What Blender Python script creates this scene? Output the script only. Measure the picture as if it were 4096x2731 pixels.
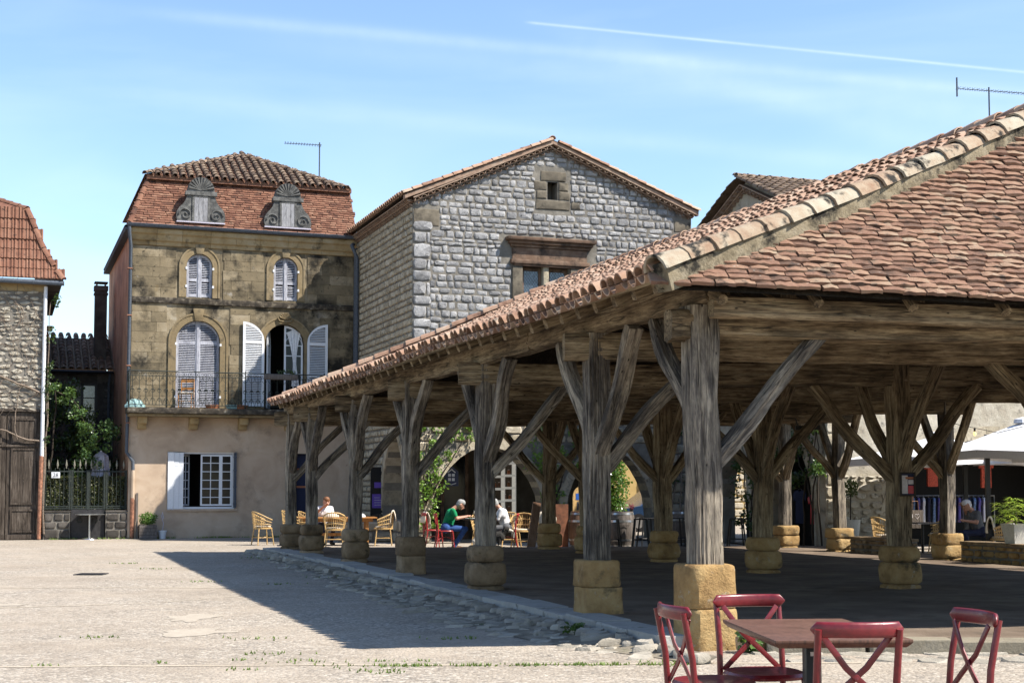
import bpy, bmesh, math, random
from mathutils import Vector, Matrix, Euler, noise
R = math.radians
rng = random.Random(7)
for o in list(bpy.data.objects): bpy.data.objects.remove(o)
scn = bpy.context.scene
COL = scn.collection
# ------------------------------------------------------------------ camera
cam = bpy.data.cameras.new('camera'); co = bpy.data.objects.new('camera', cam); COL.objects.link(co)
cam.sensor_width = 36; cam.lens = 50.0; cam.clip_end = 3000; cam.clip_start = .1
TILT = 3.5
co.location = (0, 0, 1.5); co.rotation_euler = (R(90 + TILT), 0, 0)
cam.shift_y = .0578
scn.camera = co
# ------------------------------------------------------------------ sun and sky
SUN = Vector((2.75, -.95, 3.45)).normalized()
sl = bpy.data.lights.new('sun', 'SUN'); so = bpy.data.objects.new('sun', sl); COL.objects.link(so)
sl.energy = 5.0; sl.angle = R(.53); sl.color = (1, .94, .84)
so.rotation_euler = SUN.to_track_quat('Z', 'Y').to_euler(); so.location = (20, -10, 30)
w = bpy.data.worlds.new('World'); scn.world = w; w.use_nodes = True
wt = w.node_tree; wn = wt.nodes; wl = wt.links
for n in list(wn): wn.remove(n)
def wnode(t, **k):
    n = wn.new(t)
    for a, b in k.items(): setattr(n, a, b)
    return n
sky = wnode('ShaderNodeTexSky', sky_type='NISHITA', sun_disc=False)
sky.sun_elevation = math.asin(SUN.z); sky.sun_rotation = math.atan2(SUN.x, SUN.y)
sky.air_density = 1.15; sky.dust_density = .15; sky.ozone_density = 1.2; sky.altitude = 150
bgn = wnode('ShaderNodeBackground'); bgn.inputs[1].default_value = .1
wout = wnode('ShaderNodeOutputWorld'); wl.new(bgn.outputs[0], wout.inputs[0])
wtc = wnode('ShaderNodeTexCoord')
def wm(op, a, b=None, c=None):
    n = wnode('ShaderNodeMath', operation=op)
    for i, v in enumerate((a, b, c)):
        if v is None: continue
        if isinstance(v, (int, float)): n.inputs[i].default_value = v
        else: wl.new(v, n.inputs[i])
    return n.outputs[0]
def wdot(v):
    n = wnode('ShaderNodeVectorMath', operation='DOT_PRODUCT'); wl.new(wtc.outputs['Generated'], n.inputs[0]); n.inputs[1].default_value = v
    return n.outputs['Value']
def dirv(az, el): return Vector((math.sin(az) * math.cos(el), math.cos(az) * math.cos(el), math.sin(el)))
wnoise = wnode('ShaderNodeTexNoise'); wnoise.inputs['Scale'].default_value = 9; wnoise.inputs['Detail'].default_value = 6
wmap = wnode('ShaderNodeMapping'); wmap.inputs['Scale'].default_value = (1, 1, 5); wl.new(wtc.outputs['Generated'], wmap.inputs[0]); wl.new(wmap.outputs[0], wnoise.inputs['Vector'])
wfine = wnode('ShaderNodeTexNoise'); wfine.inputs['Scale'].default_value = 60; wfine.inputs['Detail'].default_value = 4; wl.new(wtc.outputs['Generated'], wfine.inputs['Vector'])
# old and fresh vapour trails: great circles (azimuth, elevation of two points in degrees), half width, strength, softness at the start
trails = [((.4, 18.4), (19.8, 15.6), .0009, .55, 1), ((-17.7, 18.2), (19.8, 14.8), .0042, .3, 0), ((-13, 17.6), (19.8, 13.9), .010, .16, 0),
          ((-19.8, 15.2), (6.5, 13.6), .006, .17, 0), ((-19.8, 12.2), (-14.5, 11.4), .006, .11, 0), ((-1.5, 19.2), (12.5, 14.6), .010, .17, 0), ((12.0, 15.4), (19.8, 13.9), .013, .13, 0)]
tot = None
for (a1, e1), (a2, e2), wd, st, sharp in trails:
    d1, d2 = dirv(R(a1), R(e1)), dirv(R(a2), R(e2))
    nrm = d1.cross(d2).normalized(); mid = (d1 + d2).normalized(); tan = nrm.cross(mid)
    t = wm('DIVIDE', wdot(nrm), wd)
    g = wm('EXPONENT', wm('MULTIPLY', wm('MULTIPLY', t, t), -1.0))
    lo = d1.dot(tan); hi = d2.dot(tan)
    if lo > hi: tan = -tan; lo, hi = -lo, -hi
    s = wdot(tan)
    mr = wnode('ShaderNodeMapRange', interpolation_type='SMOOTHSTEP'); wl.new(s, mr.inputs[0])
    mr.inputs[1].default_value = lo; mr.inputs[2].default_value = lo + (.01 if sharp else .12)
    hemi = wm('GREATER_THAN', wdot(mid), .3)
    m = wm('MULTIPLY', wm('MULTIPLY', g, mr.outputs[0]), wm('MULTIPLY', hemi, st * .36))
    m = wm('MULTIPLY', m, wm('ADD', wm('MULTIPLY', wnoise.outputs[0], .9), wm('MULTIPLY', wfine.outputs[0], .7)))
    tot = m if tot is None else wm('ADD', tot, m)
# a thin veil of high cirrus, everywhere the same kind
veil = wnode('ShaderNodeTexNoise'); veil.inputs['Scale'].default_value = 2.2; veil.inputs['Detail'].default_value = 5; veil.inputs['Distortion'].default_value = .6
wl.new(wmap.outputs[0], veil.inputs['Vector'])
vr = wnode('ShaderNodeMapRange'); wl.new(veil.outputs[0], vr.inputs[0]); vr.inputs[1].default_value = .45; vr.inputs[2].default_value = .8; vr.inputs[4].default_value = .16
tot = wm('ADD', tot, vr.outputs[0])
skyt = wnode('ShaderNodeMix', data_type='RGBA', blend_type='MULTIPLY'); skyt.inputs[0].default_value = 1
wl.new(sky.outputs[0], skyt.inputs[6]); skyt.inputs[7].default_value = (.92, .985, 1.07, 1)
skmix = wnode('ShaderNodeMix', data_type='RGBA'); wl.new(tot, skmix.inputs[0]); wl.new(skyt.outputs[2], skmix.inputs[6]); skmix.inputs[7].default_value = (7.5, 8.0, 8.3, 1)
wl.new(skmix.outputs[2], bgn.inputs[0])
scn.view_settings.view_transform = 'Standard'; scn.view_settings.look = 'None'
scn.view_settings.gamma = 1; scn.view_settings.use_curve_mapping = False
scn.view_settings.exposure = 1.15
try: scn.cycles.max_bounces = 6; scn.cycles.diffuse_bounces = 4
except Exception: pass
# ------------------------------------------------------------------ frames
ANG = R(19.8); CB, SB = math.cos(ANG), math.sin(ANG)
def WP(O, b, a, z=0): return Vector((O[0] + CB * b - SB * a, O[1] + SB * b + CB * a, O[2] + z))
P0 = Vector((1.813, 13.457, 0)); H1 = Vector((-11.355, 42.129, 0)); H2 = Vector((-2.691, 38.287, 0)); H3 = Vector((7.492, 33.995, 0))
# ------------------------------------------------------------------ materials
ALB = .68
def dim(c, k=None): return tuple(v * (ALB if k is None else k) for v in c)
def make_mat(name):
    m = bpy.data.materials.new(name); m.use_nodes = True
    nt = m.node_tree; b = nt.nodes['Principled BSDF']
    return m, nt, b
class NT:
    def __init__(s, nt): s.nt = nt
    def n(s, t, ins=None, **k):
        x = s.nt.nodes.new(t)
        for a, b in k.items(): setattr(x, a, b)
        for a, v in (ins or {}).items():
            if hasattr(v, 'is_linked') or isinstance(v, bpy.types.NodeSocket): s.nt.links.new(v, x.inputs[a])
            else: x.inputs[a].default_value = v
        return x
    def math(s, op, a, b=0.0, clamp=False):
        return s.n('ShaderNodeMath', {0: a, 1: b}, operation=op, use_clamp=clamp).outputs[0]
    def mix(s, f, a, b, bt='MIX'):
        x = s.n('ShaderNodeMix', {0: f, 6: a, 7: b}, data_type='RGBA', blend_type=bt); return x.outputs[2]
    def ramp(s, f, stops, interp='LINEAR'):
        x = s.n('ShaderNodeValToRGB', {0: f}); e = x.color_ramp.elements; x.color_ramp.interpolation = interp
        while len(e) < len(stops): e.new(.5)
        for i, (p, c) in enumerate(stops):
            e[i].position = p; e[i].color = (*c, 1) if len(c) == 3 else c
        return x.outputs[0]
    def noise(s, vec, scale, detail=6, rough=.6, dist=0.0):
        return s.n('ShaderNodeTexNoise', {'Vector': vec, 'Scale': scale, 'Detail': detail, 'Roughness': rough, 'Distortion': dist}).outputs[0]
    def mapr(s, v, a, b, c=0.0, d=1.0):
        return s.n('ShaderNodeMapRange', {0: v, 1: a, 2: b, 3: c, 4: d}).outputs[0]
def coords(N, world, stretch=(1, 1, 1)):
    if world: v = N.n('ShaderNodeNewGeometry').outputs['Position']
    else: v = N.n('ShaderNodeTexCoord').outputs['Object']
    if not world:
        oi = N.n('ShaderNodeObjectInfo').outputs['Random']
        off = N.n('ShaderNodeVectorMath', {0: v}, operation='ADD'); cmb = N.n('ShaderNodeCombineXYZ', {0: N.math('MULTIPLY', oi, 37.0), 1: N.math('MULTIPLY', oi, 91.0), 2: N.math('MULTIPLY', oi, 13.0)})
        N.nt.links.new(cmb.outputs[0], off.inputs[1]); v = off.outputs[0]
    return N.n('ShaderNodeMapping', {0: v, 3: stretch}).outputs[0]
def rand01(N):
    a = N.n('ShaderNodeObjectInfo').outputs['Random']; b = N.n('ShaderNodeNewGeometry').outputs['Random Per Island']
    return N.math('FRACT', N.math('ADD', a, b))
def surf(name, stops, scale=3.0, rnd=0.0, rough=.88, bump=.25, bscale=30, world=True, stretch=(1, 1, 1), spots=(), detail=7, spec=.25, bdist=.02, dist=0.0, alb=None):
    """stops: colour ramp over noise (mixed with a per-piece random number); spots: (colour, scale, lo, hi) blotches on top"""
    stops = [(p, dim(c, alb)) for p, c in stops]; spots = [(dim(c, alb), *r) for c, *r in spots]
    m, nt, b = make_mat(name); N = NT(nt)
    v = coords(N, world, stretch)
    f = N.noise(v, scale, detail, .62, dist)
    f = N.mapr(f, .28, .72)
    if rnd > 0: f = N.math('ADD', N.math('MULTIPLY', f, 1 - rnd), N.math('MULTIPLY', rand01(N), rnd))
    c = N.ramp(f, stops)
    for col, sc, lo, hi in spots:
        k = N.mapr(N.noise(v, sc, 5, .65), lo, hi)
        c = N.mix(k, c, (*col, 1))
    nt.links.new(c, b.inputs['Base Color'])
    b.inputs['Roughness'].default_value = rough; b.inputs['Specular IOR Level'].default_value = spec
    if bump > 0:
        h = N.noise(v, bscale, 8, .7)
        h2 = N.noise(v, bscale * .22, 4, .6)
        bp = N.n('ShaderNodeBump', {'Strength': bump, 'Distance': bdist, 'Height': N.math('ADD', h, h2)})
        nt.links.new(bp.outputs[0], b.inputs['Normal'])
    return m
def wood(name, stops, rough=.85, sc=1.0, bump=.6, crack=True):
    stops = [(p, dim(c)) for p, c in stops]
    m, nt, b = make_mat(name); N = NT(nt)
    v = coords(N, False, (12 * sc, 12 * sc, 1.15 * sc))
    f = N.noise(v, 2.0, 9, .7, .5)
    v2 = coords(N, False, (1.2, 1.2, .8))
    patch = N.noise(v2, 1.3, 4, .6)
    fac = N.math('ADD', N.math('MULTIPLY', N.mapr(f, .33, .67), .6), N.math('MULTIPLY', N.mapr(patch, .36, .64), .4))
    c = N.ramp(fac, stops)
    stn = N.mapr(N.noise(coords(N, False, (2.6, 2.6, .9)), 1.4, 6, .7), .5, .68); c = N.mix(N.math('MULTIPLY', stn, .6 if crack else .2), c, (.03, .023, .017, 1))
    fine = N.noise(coords(N, False, (64 * sc, 64 * sc, 4.5 * sc)), 1.6, 5, .65)
    k = N.mapr(fine, .52, .68)
    c = N.mix(N.math('MULTIPLY', k, .75), c, (.03, .024, .02, 1))
    h = N.math('ADD', f, N.math('MULTIPLY', fine, -.7))
    if crack:
        cr = N.noise(coords(N, False, (11, 11, .35)), 1.0, 2, .5, .25)
        ck = N.mapr(N.math('ABSOLUTE', N.math('SUBTRACT', cr, .5)), .0, .016, 1.0, 0.0)
        c = N.mix(N.math('MULTIPLY', ck, .85), c, (.012, .01, .008, 1)); h = N.math('SUBTRACT', h, N.math('MULTIPLY', ck, .9))
        hole = N.n('ShaderNodeTexVoronoi', {'Vector': coords(N, False, (9, 9, 4)), 'Scale': 1.0}).outputs['Distance']
        hk = N.mapr(hole, .05, .09, 1.0, 0.0)
        c = N.mix(hk, c, (.01, .008, .006, 1)); h = N.math('SUBTRACT', h, N.math('MULTIPLY', hk, .5))
    nt.links.new(c, b.inputs['Base Color']); b.inputs['Roughness'].default_value = rough; b.inputs['Specular IOR Level'].default_value = .2
    nt.links.new(N.n('ShaderNodeBump', {'Strength': bump, 'Distance': .02, 'Height': h}).outputs[0], b.inputs['Normal'])
    return m
def plain(name, col, rough=.5, metal=0.0, var=.12, scale=25, bump=.05, coat=0.0, emit=None, spec=.4, trans=0.0):
    m, nt, b = make_mat(name); N = NT(nt)
    v = coords(N, False)
    f = N.noise(v, scale, 5)
    if not emit: col = dim(col, .8)
    lo = tuple(max(0, c * (1 - var * 1.6)) for c in col); hi = tuple(min(1, c * (1 + var)) for c in col)
    nt.links.new(N.ramp(N.mapr(f, .3, .7), [(0, lo), (1, hi)]), b.inputs['Base Color'])
    b.inputs['Roughness'].default_value = rough
    if coat: nt.links.new(N.mapr(N.noise(v, 14, 7, .75), .3, .75, rough * .7, rough * 1.8), b.inputs['Roughness'])
    b.inputs['Metallic'].default_value = metal; b.inputs['Coat Weight'].default_value = coat; b.inputs['Specular IOR Level'].default_value = spec
    if bump: nt.links.new(N.n('ShaderNodeBump', {'Strength': bump, 'Distance': .01, 'Height': f}).outputs[0], b.inputs['Normal'])
    if emit: b.inputs['Emission Color'].default_value = (*emit[0], 1); b.inputs['Emission Strength'].default_value = emit[1]
    if trans: b.inputs['Transmission Weight'].default_value = trans
    return m
def leafmat(name, lo, hi, gloss=.35):
    m, nt, b = make_mat(name); N = NT(nt)
    c = N.ramp(rand01(N), [(0, lo), (1, hi)])
    nt.links.new(c, b.inputs['Base Color']); b.inputs['Roughness'].default_value = gloss; b.inputs['Specular IOR Level'].default_value = .5
    tr = N.n('ShaderNodeBsdfTranslucent', {0: N.mix(.5, c, (.25, .4, .03, 1))}); mx = N.n('ShaderNodeMixShader', {0: .3, 1: b.outputs[0], 2: tr.outputs[0]})
    nt.links.new(mx.outputs[0], nt.nodes['Material Output'].inputs[0])
    return m
M = {}
M['wood'] = wood('weathered oak', [(.0, (.035, .024, .015)), (.28, (.12, .085, .05)), (.5, (.28, .205, .125)), (.75, (.45, .35, .22)), (1, (.6, .5, .34))])
M['woodgrey'] = wood('grey weathered oak', [(.0, (.03, .026, .023)), (.28, (.10, .086, .075)), (.5, (.25, .212, .17)), (.75, (.46, .39, .30)), (1, (.64, .56, .45))])
M['wooddoor'] = wood('old door wood', [(.0, (.03, .024, .019)), (.5, (.09, .07, .055)), (1, (.2, .165, .135))], sc=.8)
M['underside'] = wood('shade dark boarding', [(.0, (.012, .009, .006)), (.5, (.045, .033, .022)), (1, (.1, .075, .05))])  # darker than the timbers: under-roof shade put into the wood colour
M['board'] = wood('pale eave board', [(.0, (.2, .15, .095)), (.5, (.46, .37, .24)), (1, (.62, .53, .38))], crack=False)
M['flat_tile'] = surf('flat roof tile', [(0, (.06, .046, .038)), (.18, (.17, .10, .07)), (.38, (.31, .17, .115)), (.6, (.38, .225, .15)), (.8, (.42, .29, .2)), (.93, (.42, .345, .245)), (1, (.5, .45, .35))], 6, .6, .9, .6, 70,
                      spots=(((.045, .04, .035), 7, .56, .72), ((.5, .47, .4), 22, .64, .74)), alb=.58)
M['canal_tile'] = surf('canal roof tile', [(0, (.09, .065, .05)), (.18, (.32, .18, .12)), (.42, (.54, .33, .225)), (.7, (.64, .44, .315)), (1, (.68, .56, .43))], 5, .6, .9, .4, 60,
                       spots=(((.05, .043, .038), 5, .6, .74), ((.6, .56, .48), 20, .64, .75)), alb=.56)
M['canal_dark'] = surf('lichened canal tile', [(0, (.05, .04, .033)), (.3, (.17, .115, .082)), (.6, (.31, .215, .15)), (.85, (.40, .31, .22)), (1, (.46, .41, .32))], 6, .5, .92, .5, 60,
                       spots=(((.42, .40, .33), 16, .6, .72), ((.03, .026, .022), 6, .55, .7)), alb=0.6)
M['red_tile'] = surf('red flat tile', [(0, (.09, .05, .04)), (.3, (.26, .115, .075)), (.6, (.38, .18, .115)), (1, (.48, .28, .19))], 6, .6, .9, .4, 60, spots=(((.05, .042, .035), 8, .56, .7), ((.5, .46, .4), 30, .68, .76)), alb=0.44)
M['mech_tile'] = surf('interlocking tile', [(0, (.18, .08, .055)), (.4, (.33, .15, .095)), (1, (.46, .25, .17))], 5, .5, .85, .35, 60, spots=(((.08, .05, .04), 9, .58, .7), ((.5, .45, .4), 34, .68, .76)), alb=0.46)
M['hip_tile'] = surf('limewashed hip tile', [(0, (.42, .25, .16)), (.4, (.58, .44, .31)), (.7, (.68, .6, .46)), (1, (.74, .68, .56))], 7, .4, .9, .5, 50, spots=(((.04, .036, .03), 4.5, .56, .66),), alb=0.46)
M['genoise'] = surf('weathered genoise tile', [(0, (.2, .13, .09)), (.5, (.38, .26, .19)), (1, (.5, .4, .31))], 6, .2, .93, .3, 40)
M['mortar'] = surf('lime mortar', [(0, (.2, .16, .1)), (.5, (.4, .33, .22)), (1, (.52, .45, .33))], 6, 0, .95, .9, 40, spots=(((.04, .034, .025), 4, .5, .64),), alb=0.5)
M['gold_stone'] = surf('golden limestone', [(0, (.21, .12, .05)), (.4, (.43, .272, .115)), (.7, (.54, .37, .17)), (1, (.62, .48, .28))], 4, .25, .95, .75, 38, bdist=.03,
                       spots=(((.07, .06, .04), 3.2, .58, .72), ((.5, .46, .38), 9, .62, .74)))
M['plinth'] = surf('mossy limestone', [(0, (.10, .07, .042)), (.4, (.26, .18, .105)), (.7, (.38, .275, .17)), (1, (.46, .36, .25))], 4, .35, .95, .75, 38, bdist=.03,
                   spots=(((.05, .045, .03), 3.2, .56, .7), ((.05, .065, .02), 6, .66, .76)))
M['grey_stone'] = surf('grey limestone', [(0, (.12, .12, .125)), (.22, (.24, .237, .24)), (.5, (.36, .355, .358)), (.78, (.5, .492, .492)), (.92, (.6, .59, .585)), (1, (.34, .295, .23))], 6, .5, .92, .7, 34, bdist=.035,
                       spots=(((.07, .068, .066), 9, .58, .7), ((.66, .655, .64), 5, .62, .74)))
M['buff_stone'] = surf('buff limestone', [(0, (.2, .17, .12)), (.3, (.34, .29, .21)), (.6, (.46, .4, .3)), (1, (.56, .51, .42))], 5, .45, .92, .6, 34, bdist=.03, spots=(((.09, .085, .075), 6, .56, .72),), alb=0.82)
M['white_stone'] = surf('pale limestone', [(0, (.36, .31, .24)), (.4, (.52, .47, .38)), (1, (.68, .64, .55))], 5, .35, .92, .7, 34, bdist=.03, spots=(((.14, .12, .09), 8, .6, .72),))
M['stone_mortar'] = surf('wall mortar', [(0, (.14, .128, .11)), (.5, (.23, .21, .18)), (1, (.33, .3, .255))], 3, 0, .95, .6, 40)
M['ashlar'] = surf('stained ochre ashlar', [(0, (.095, .078, .054)), (.3, (.18, .145, .092)), (.55, (.27, .215, .135)), (.8, (.38, .315, .215)), (1, (.45, .415, .35))], 1.7, .48, .93, .45, 30,
                   spots=(((.03, .026, .02), 1.2, .47, .64), ((.02, .018, .014), 11, .6, .7), ((.44, .41, .36), 2.6, .64, .76), ((.30, .20, .09), 1.9, .62, .8)), alb=0.72)
M['ashlar_clean'] = surf('ochre cornice stone', [(0, (.26, .18, .09)), (.5, (.42, .31, .16)), (1, (.52, .43, .28))], 3, .3, .93, .3, 30, spots=(((.06, .05, .035), 2.5, .56, .74),))
M['ashlar_trim'] = surf('stained window surround', [(0, (.16, .12, .065)), (.5, (.29, .22, .125)), (1, (.40, .33, .22))], 3, .3, .93, .35, 30, spots=(((.035, .03, .022), 3, .53, .74),))
M['ledge'] = surf('blackened ledge stone', [(0, (.02, .018, .016)), (.5, (.07, .058, .045)), (.8, (.18, .15, .11)), (1, (.4, .39, .36))], 6, 0, .95, .5, 30)
M['plaster'] = surf('tan render', [(0, (.36, .265, .19)), (.45, (.455, .345, .25)), (1, (.53, .42, .32))], 1.4, 0, .95, .15, 60, spots=(((.17, .13, .1), 1.1, .58, .8), ((.20, .13, .09), 2.4, .7, .8)), dist=.5, alb=0.88)
M['plaster_pink'] = surf('orange pink render', [(0, (.26, .14, .09)), (.5, (.42, .235, .15)), (1, (.50, .32, .22))], 1.1, 0, .95, .2, 50, spots=(((.12, .085, .07), 1.0, .55, .75), ((.55, .48, .4), 6, .68, .78)), alb=1.0)
M['plaster_white'] = surf('peeling lime plaster', [(0, (.34, .29, .22)), (.5, (.5, .45, .36)), (1, (.62, .57, .48))], 2.4, 0, .95, .8, 30, bdist=.03, spots=(((.2, .18, .15), 3.5, .56, .7),))
M['yellow_wall'] = surf('yellow render', [(0, (.42, .28, .1)), (1, (.58, .42, .18))], 1.5, 0, .95, .1, 50)
M['dark_stone'] = surf('blackened stone', [(0, (.03, .028, .026)), (.5, (.09, .08, .07)), (1, (.2, .18, .16))], 3, .4, .95, .6, 30)
M['dormer'] = surf('lichened grey dormer stone', [(0, (.05, .05, .048)), (.5, (.13, .13, .125)), (1, (.25, .245, .23))], 6, 0, .95, .6, 40, spots=(((.4, .39, .35), 14, .64, .74),))
M['dressed'] = surf('dark dressed stone', [(0, (.07, .06, .048)), (.5, (.17, .145, .11)), (1, (.29, .25, .19))], 3, .3, .93, .4, 36, spots=(((.04, .036, .03), 2.5, .52, .7),))
M['brown_stone'] = surf('reddish brown stone', [(0, (.09, .06, .045)), (.5, (.20, .125, .085)), (1, (.33, .235, .17))], 4, .3, .93, .5, 36, spots=(((.03, .026, .023), 3.2, .5, .7),))
M['oldpaint'] = wood('flaking lavender white paint', [(0, (.2, .2, .24)), (.35, (.42, .43, .5)), (.6, (.56, .57, .64)), (1, (.66, .67, .72))], .7, .9, .3, False)
M['white'] = plain('white paint', (.76, .78, .82), .5, var=.05)
M['dormshutter'] = wood('bare grey board', [(0, (.16, .16, .17)), (.5, (.36, .36, .38)), (1, (.55, .55, .56))], .8, .9, .5, False)
M['curtain'] = plain('lace curtain', (.75, .76, .78), .9, var=.12, scale=14)
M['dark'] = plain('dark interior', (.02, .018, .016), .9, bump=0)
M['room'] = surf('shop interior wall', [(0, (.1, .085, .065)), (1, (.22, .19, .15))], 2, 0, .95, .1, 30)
M['glass'] = plain('dark window glass', (.012, .014, .017), .1, var=.3, scale=3, bump=.0, spec=.2)
M['glassblue'] = plain('leaded glass', (.1, .14, .19), .12, var=.5, scale=9, bump=.0, spec=.9)
M['zinc'] = plain('zinc gutter', (.1, .115, .14), .9, .0, .2, spec=.1)
M['pipewhite'] = plain('white downpipe', (.7, .72, .76), .5)
M['rust'] = plain('rusty pipe', (.33, .15, .09), .8, var=.4, scale=14)
M['iron'] = plain('wrought iron', (.018, .026, .022), .75, .0, .4)
M['black'] = plain('black metal', (.018, .018, .02), .42, .3)
M['gatemetal'] = plain('dark gate sheet', (.035, .033, .034), .55, .3, .3, 9)
M['spike'] = plain('pale spear tips', (.2, .19, .15), .8)
M['red'] = plain('red metal lacquer', (.17, .01, .014), .33, .0, .18, 30, .03, coat=.25)
M['redold'] = plain('red bistro paint', (.33, .02, .02), .4, coat=.3)
M['tabletop'] = wood('brown laminate', [(0, (.13, .066, .045)), (.5, (.19, .10, .07)), (1, (.24, .135, .1))], .42, .5, .06, False)
M['rattan'] = plain('rattan cane', (.55, .36, .15), .5, var=.25, scale=20)
M['rattandark'] = plain('dark wicker', (.05, .042, .038), .7, var=.3)
M['pine'] = wood('orange pine', [(0, (.4, .17, .05)), (1, (.62, .3, .1))], .5, 1, .1, False)
M['cloth'] = plain('cream cloth', (.66, .58, .47), .95, var=.1, bump=.2)
M['canvas'] = plain('white parasol canvas', (.82, .82, .83), .9, var=.04)
M['lavcloth'] = plain('pale lavender canvas', (.5, .47, .55), .9)
M['skin'] = plain('skin', (.52, .27, .19), .55, var=.08)
M['green'] = plain('green polo', (.0, .25, .095), .9, var=.12, scale=9)
M['jeans'] = plain('blue jeans', (.03, .085, .28), .9, var=.25, scale=12)
M['shoe'] = plain('brown leather', (.2, .085, .035), .6)
M['hairgrey'] = plain('grey hair', (.36, .36, .36), .9, var=.3, scale=60)
M['whiteshirt'] = plain('white cotton', (.72, .72, .76), .95, var=.06)
M['greytrouser'] = plain('grey trousers', (.13, .135, .15), .9)
M['navy'] = plain('navy cloth', (.02, .025, .06), .9)
M['furw'] = plain('white fur', (.62, .57, .5), .95, var=.25, scale=60, bump=.5)
M['furb'] = plain('black fur', (.03, .028, .026), .95, var=.3, scale=60, bump=.5)
M['steel'] = plain('brushed steel', (.6, .6, .6), .3, .9)
M['barrel'] = wood('oak barrel', [(0, (.16, .085, .05)), (.5, (.27, .155, .1)), (1, (.36, .23, .16))], .6, 1, .2, False)
M['barrelgrey'] = wood('grey oak barrel', [(0, (.09, .075, .065)), (.5, (.17, .145, .13)), (1, (.25, .22, .2))], .6, 1, .2, False)
M['corten'] = plain('rusty steel screen', (.16, .06, .03), .85, var=.4, scale=6)
M['leaf'] = leafmat('rose leaves', (.03, .07, .018), (.12, .2, .06))
M['leafdark'] = leafmat('dark ivy leaves', (.012, .028, .01), (.045, .08, .025))
M['leafvine'] = leafmat('fresh vine leaves', (.05, .12, .018), (.2, .32, .05))
M['leafhedge'] = leafmat('glossy hedge leaves', (.03, .09, .015), (.11, .2, .04), .22)
M['leafpalm'] = leafmat('yellow green blades', (.15, .26, .02), (.42, .5, .06))
M['grass'] = leafmat('plaza grass', (.05, .1, .018), (.18, .24, .05), .6)
M['screenleaf'] = leafmat('fake hedge leaves', (.022, .028, .012), (.11, .11, .05), .5)
M['twig'] = plain('bare vine bark', (.22, .17, .13), .95, var=.35)
M['stem'] = plain('dark stem', (.045, .034, .025), .95)
M['blue'] = plain('dark blue enamel', (.012, .025, .09), .3)
M['carblue'] = plain('blue car paint', (.02, .045, .1), .2, .2, .05, coat=.8)
M['signred'] = plain('sign red', (.5, .02, .03), .4)
M['signblue'] = plain('sign blue', (.02, .1, .42), .4)
M['paper'] = plain('printed paper', (.62, .56, .55), .8)
M['purple'] = plain('violet poster', (.13, .07, .42), .5)
M['planter'] = plain('white planter', (.62, .6, .55), .6)
M['bulb'] = plain('warm bulb glass', (.75, .5, .2), .1, emit=((1, .62, .25), .8))
M['orange'] = plain('orange print', (.5, .07, .03), .8, var=.5, scale=30)
M['terracotta'] = plain('terracotta', (.4, .15, .07), .85)
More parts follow.
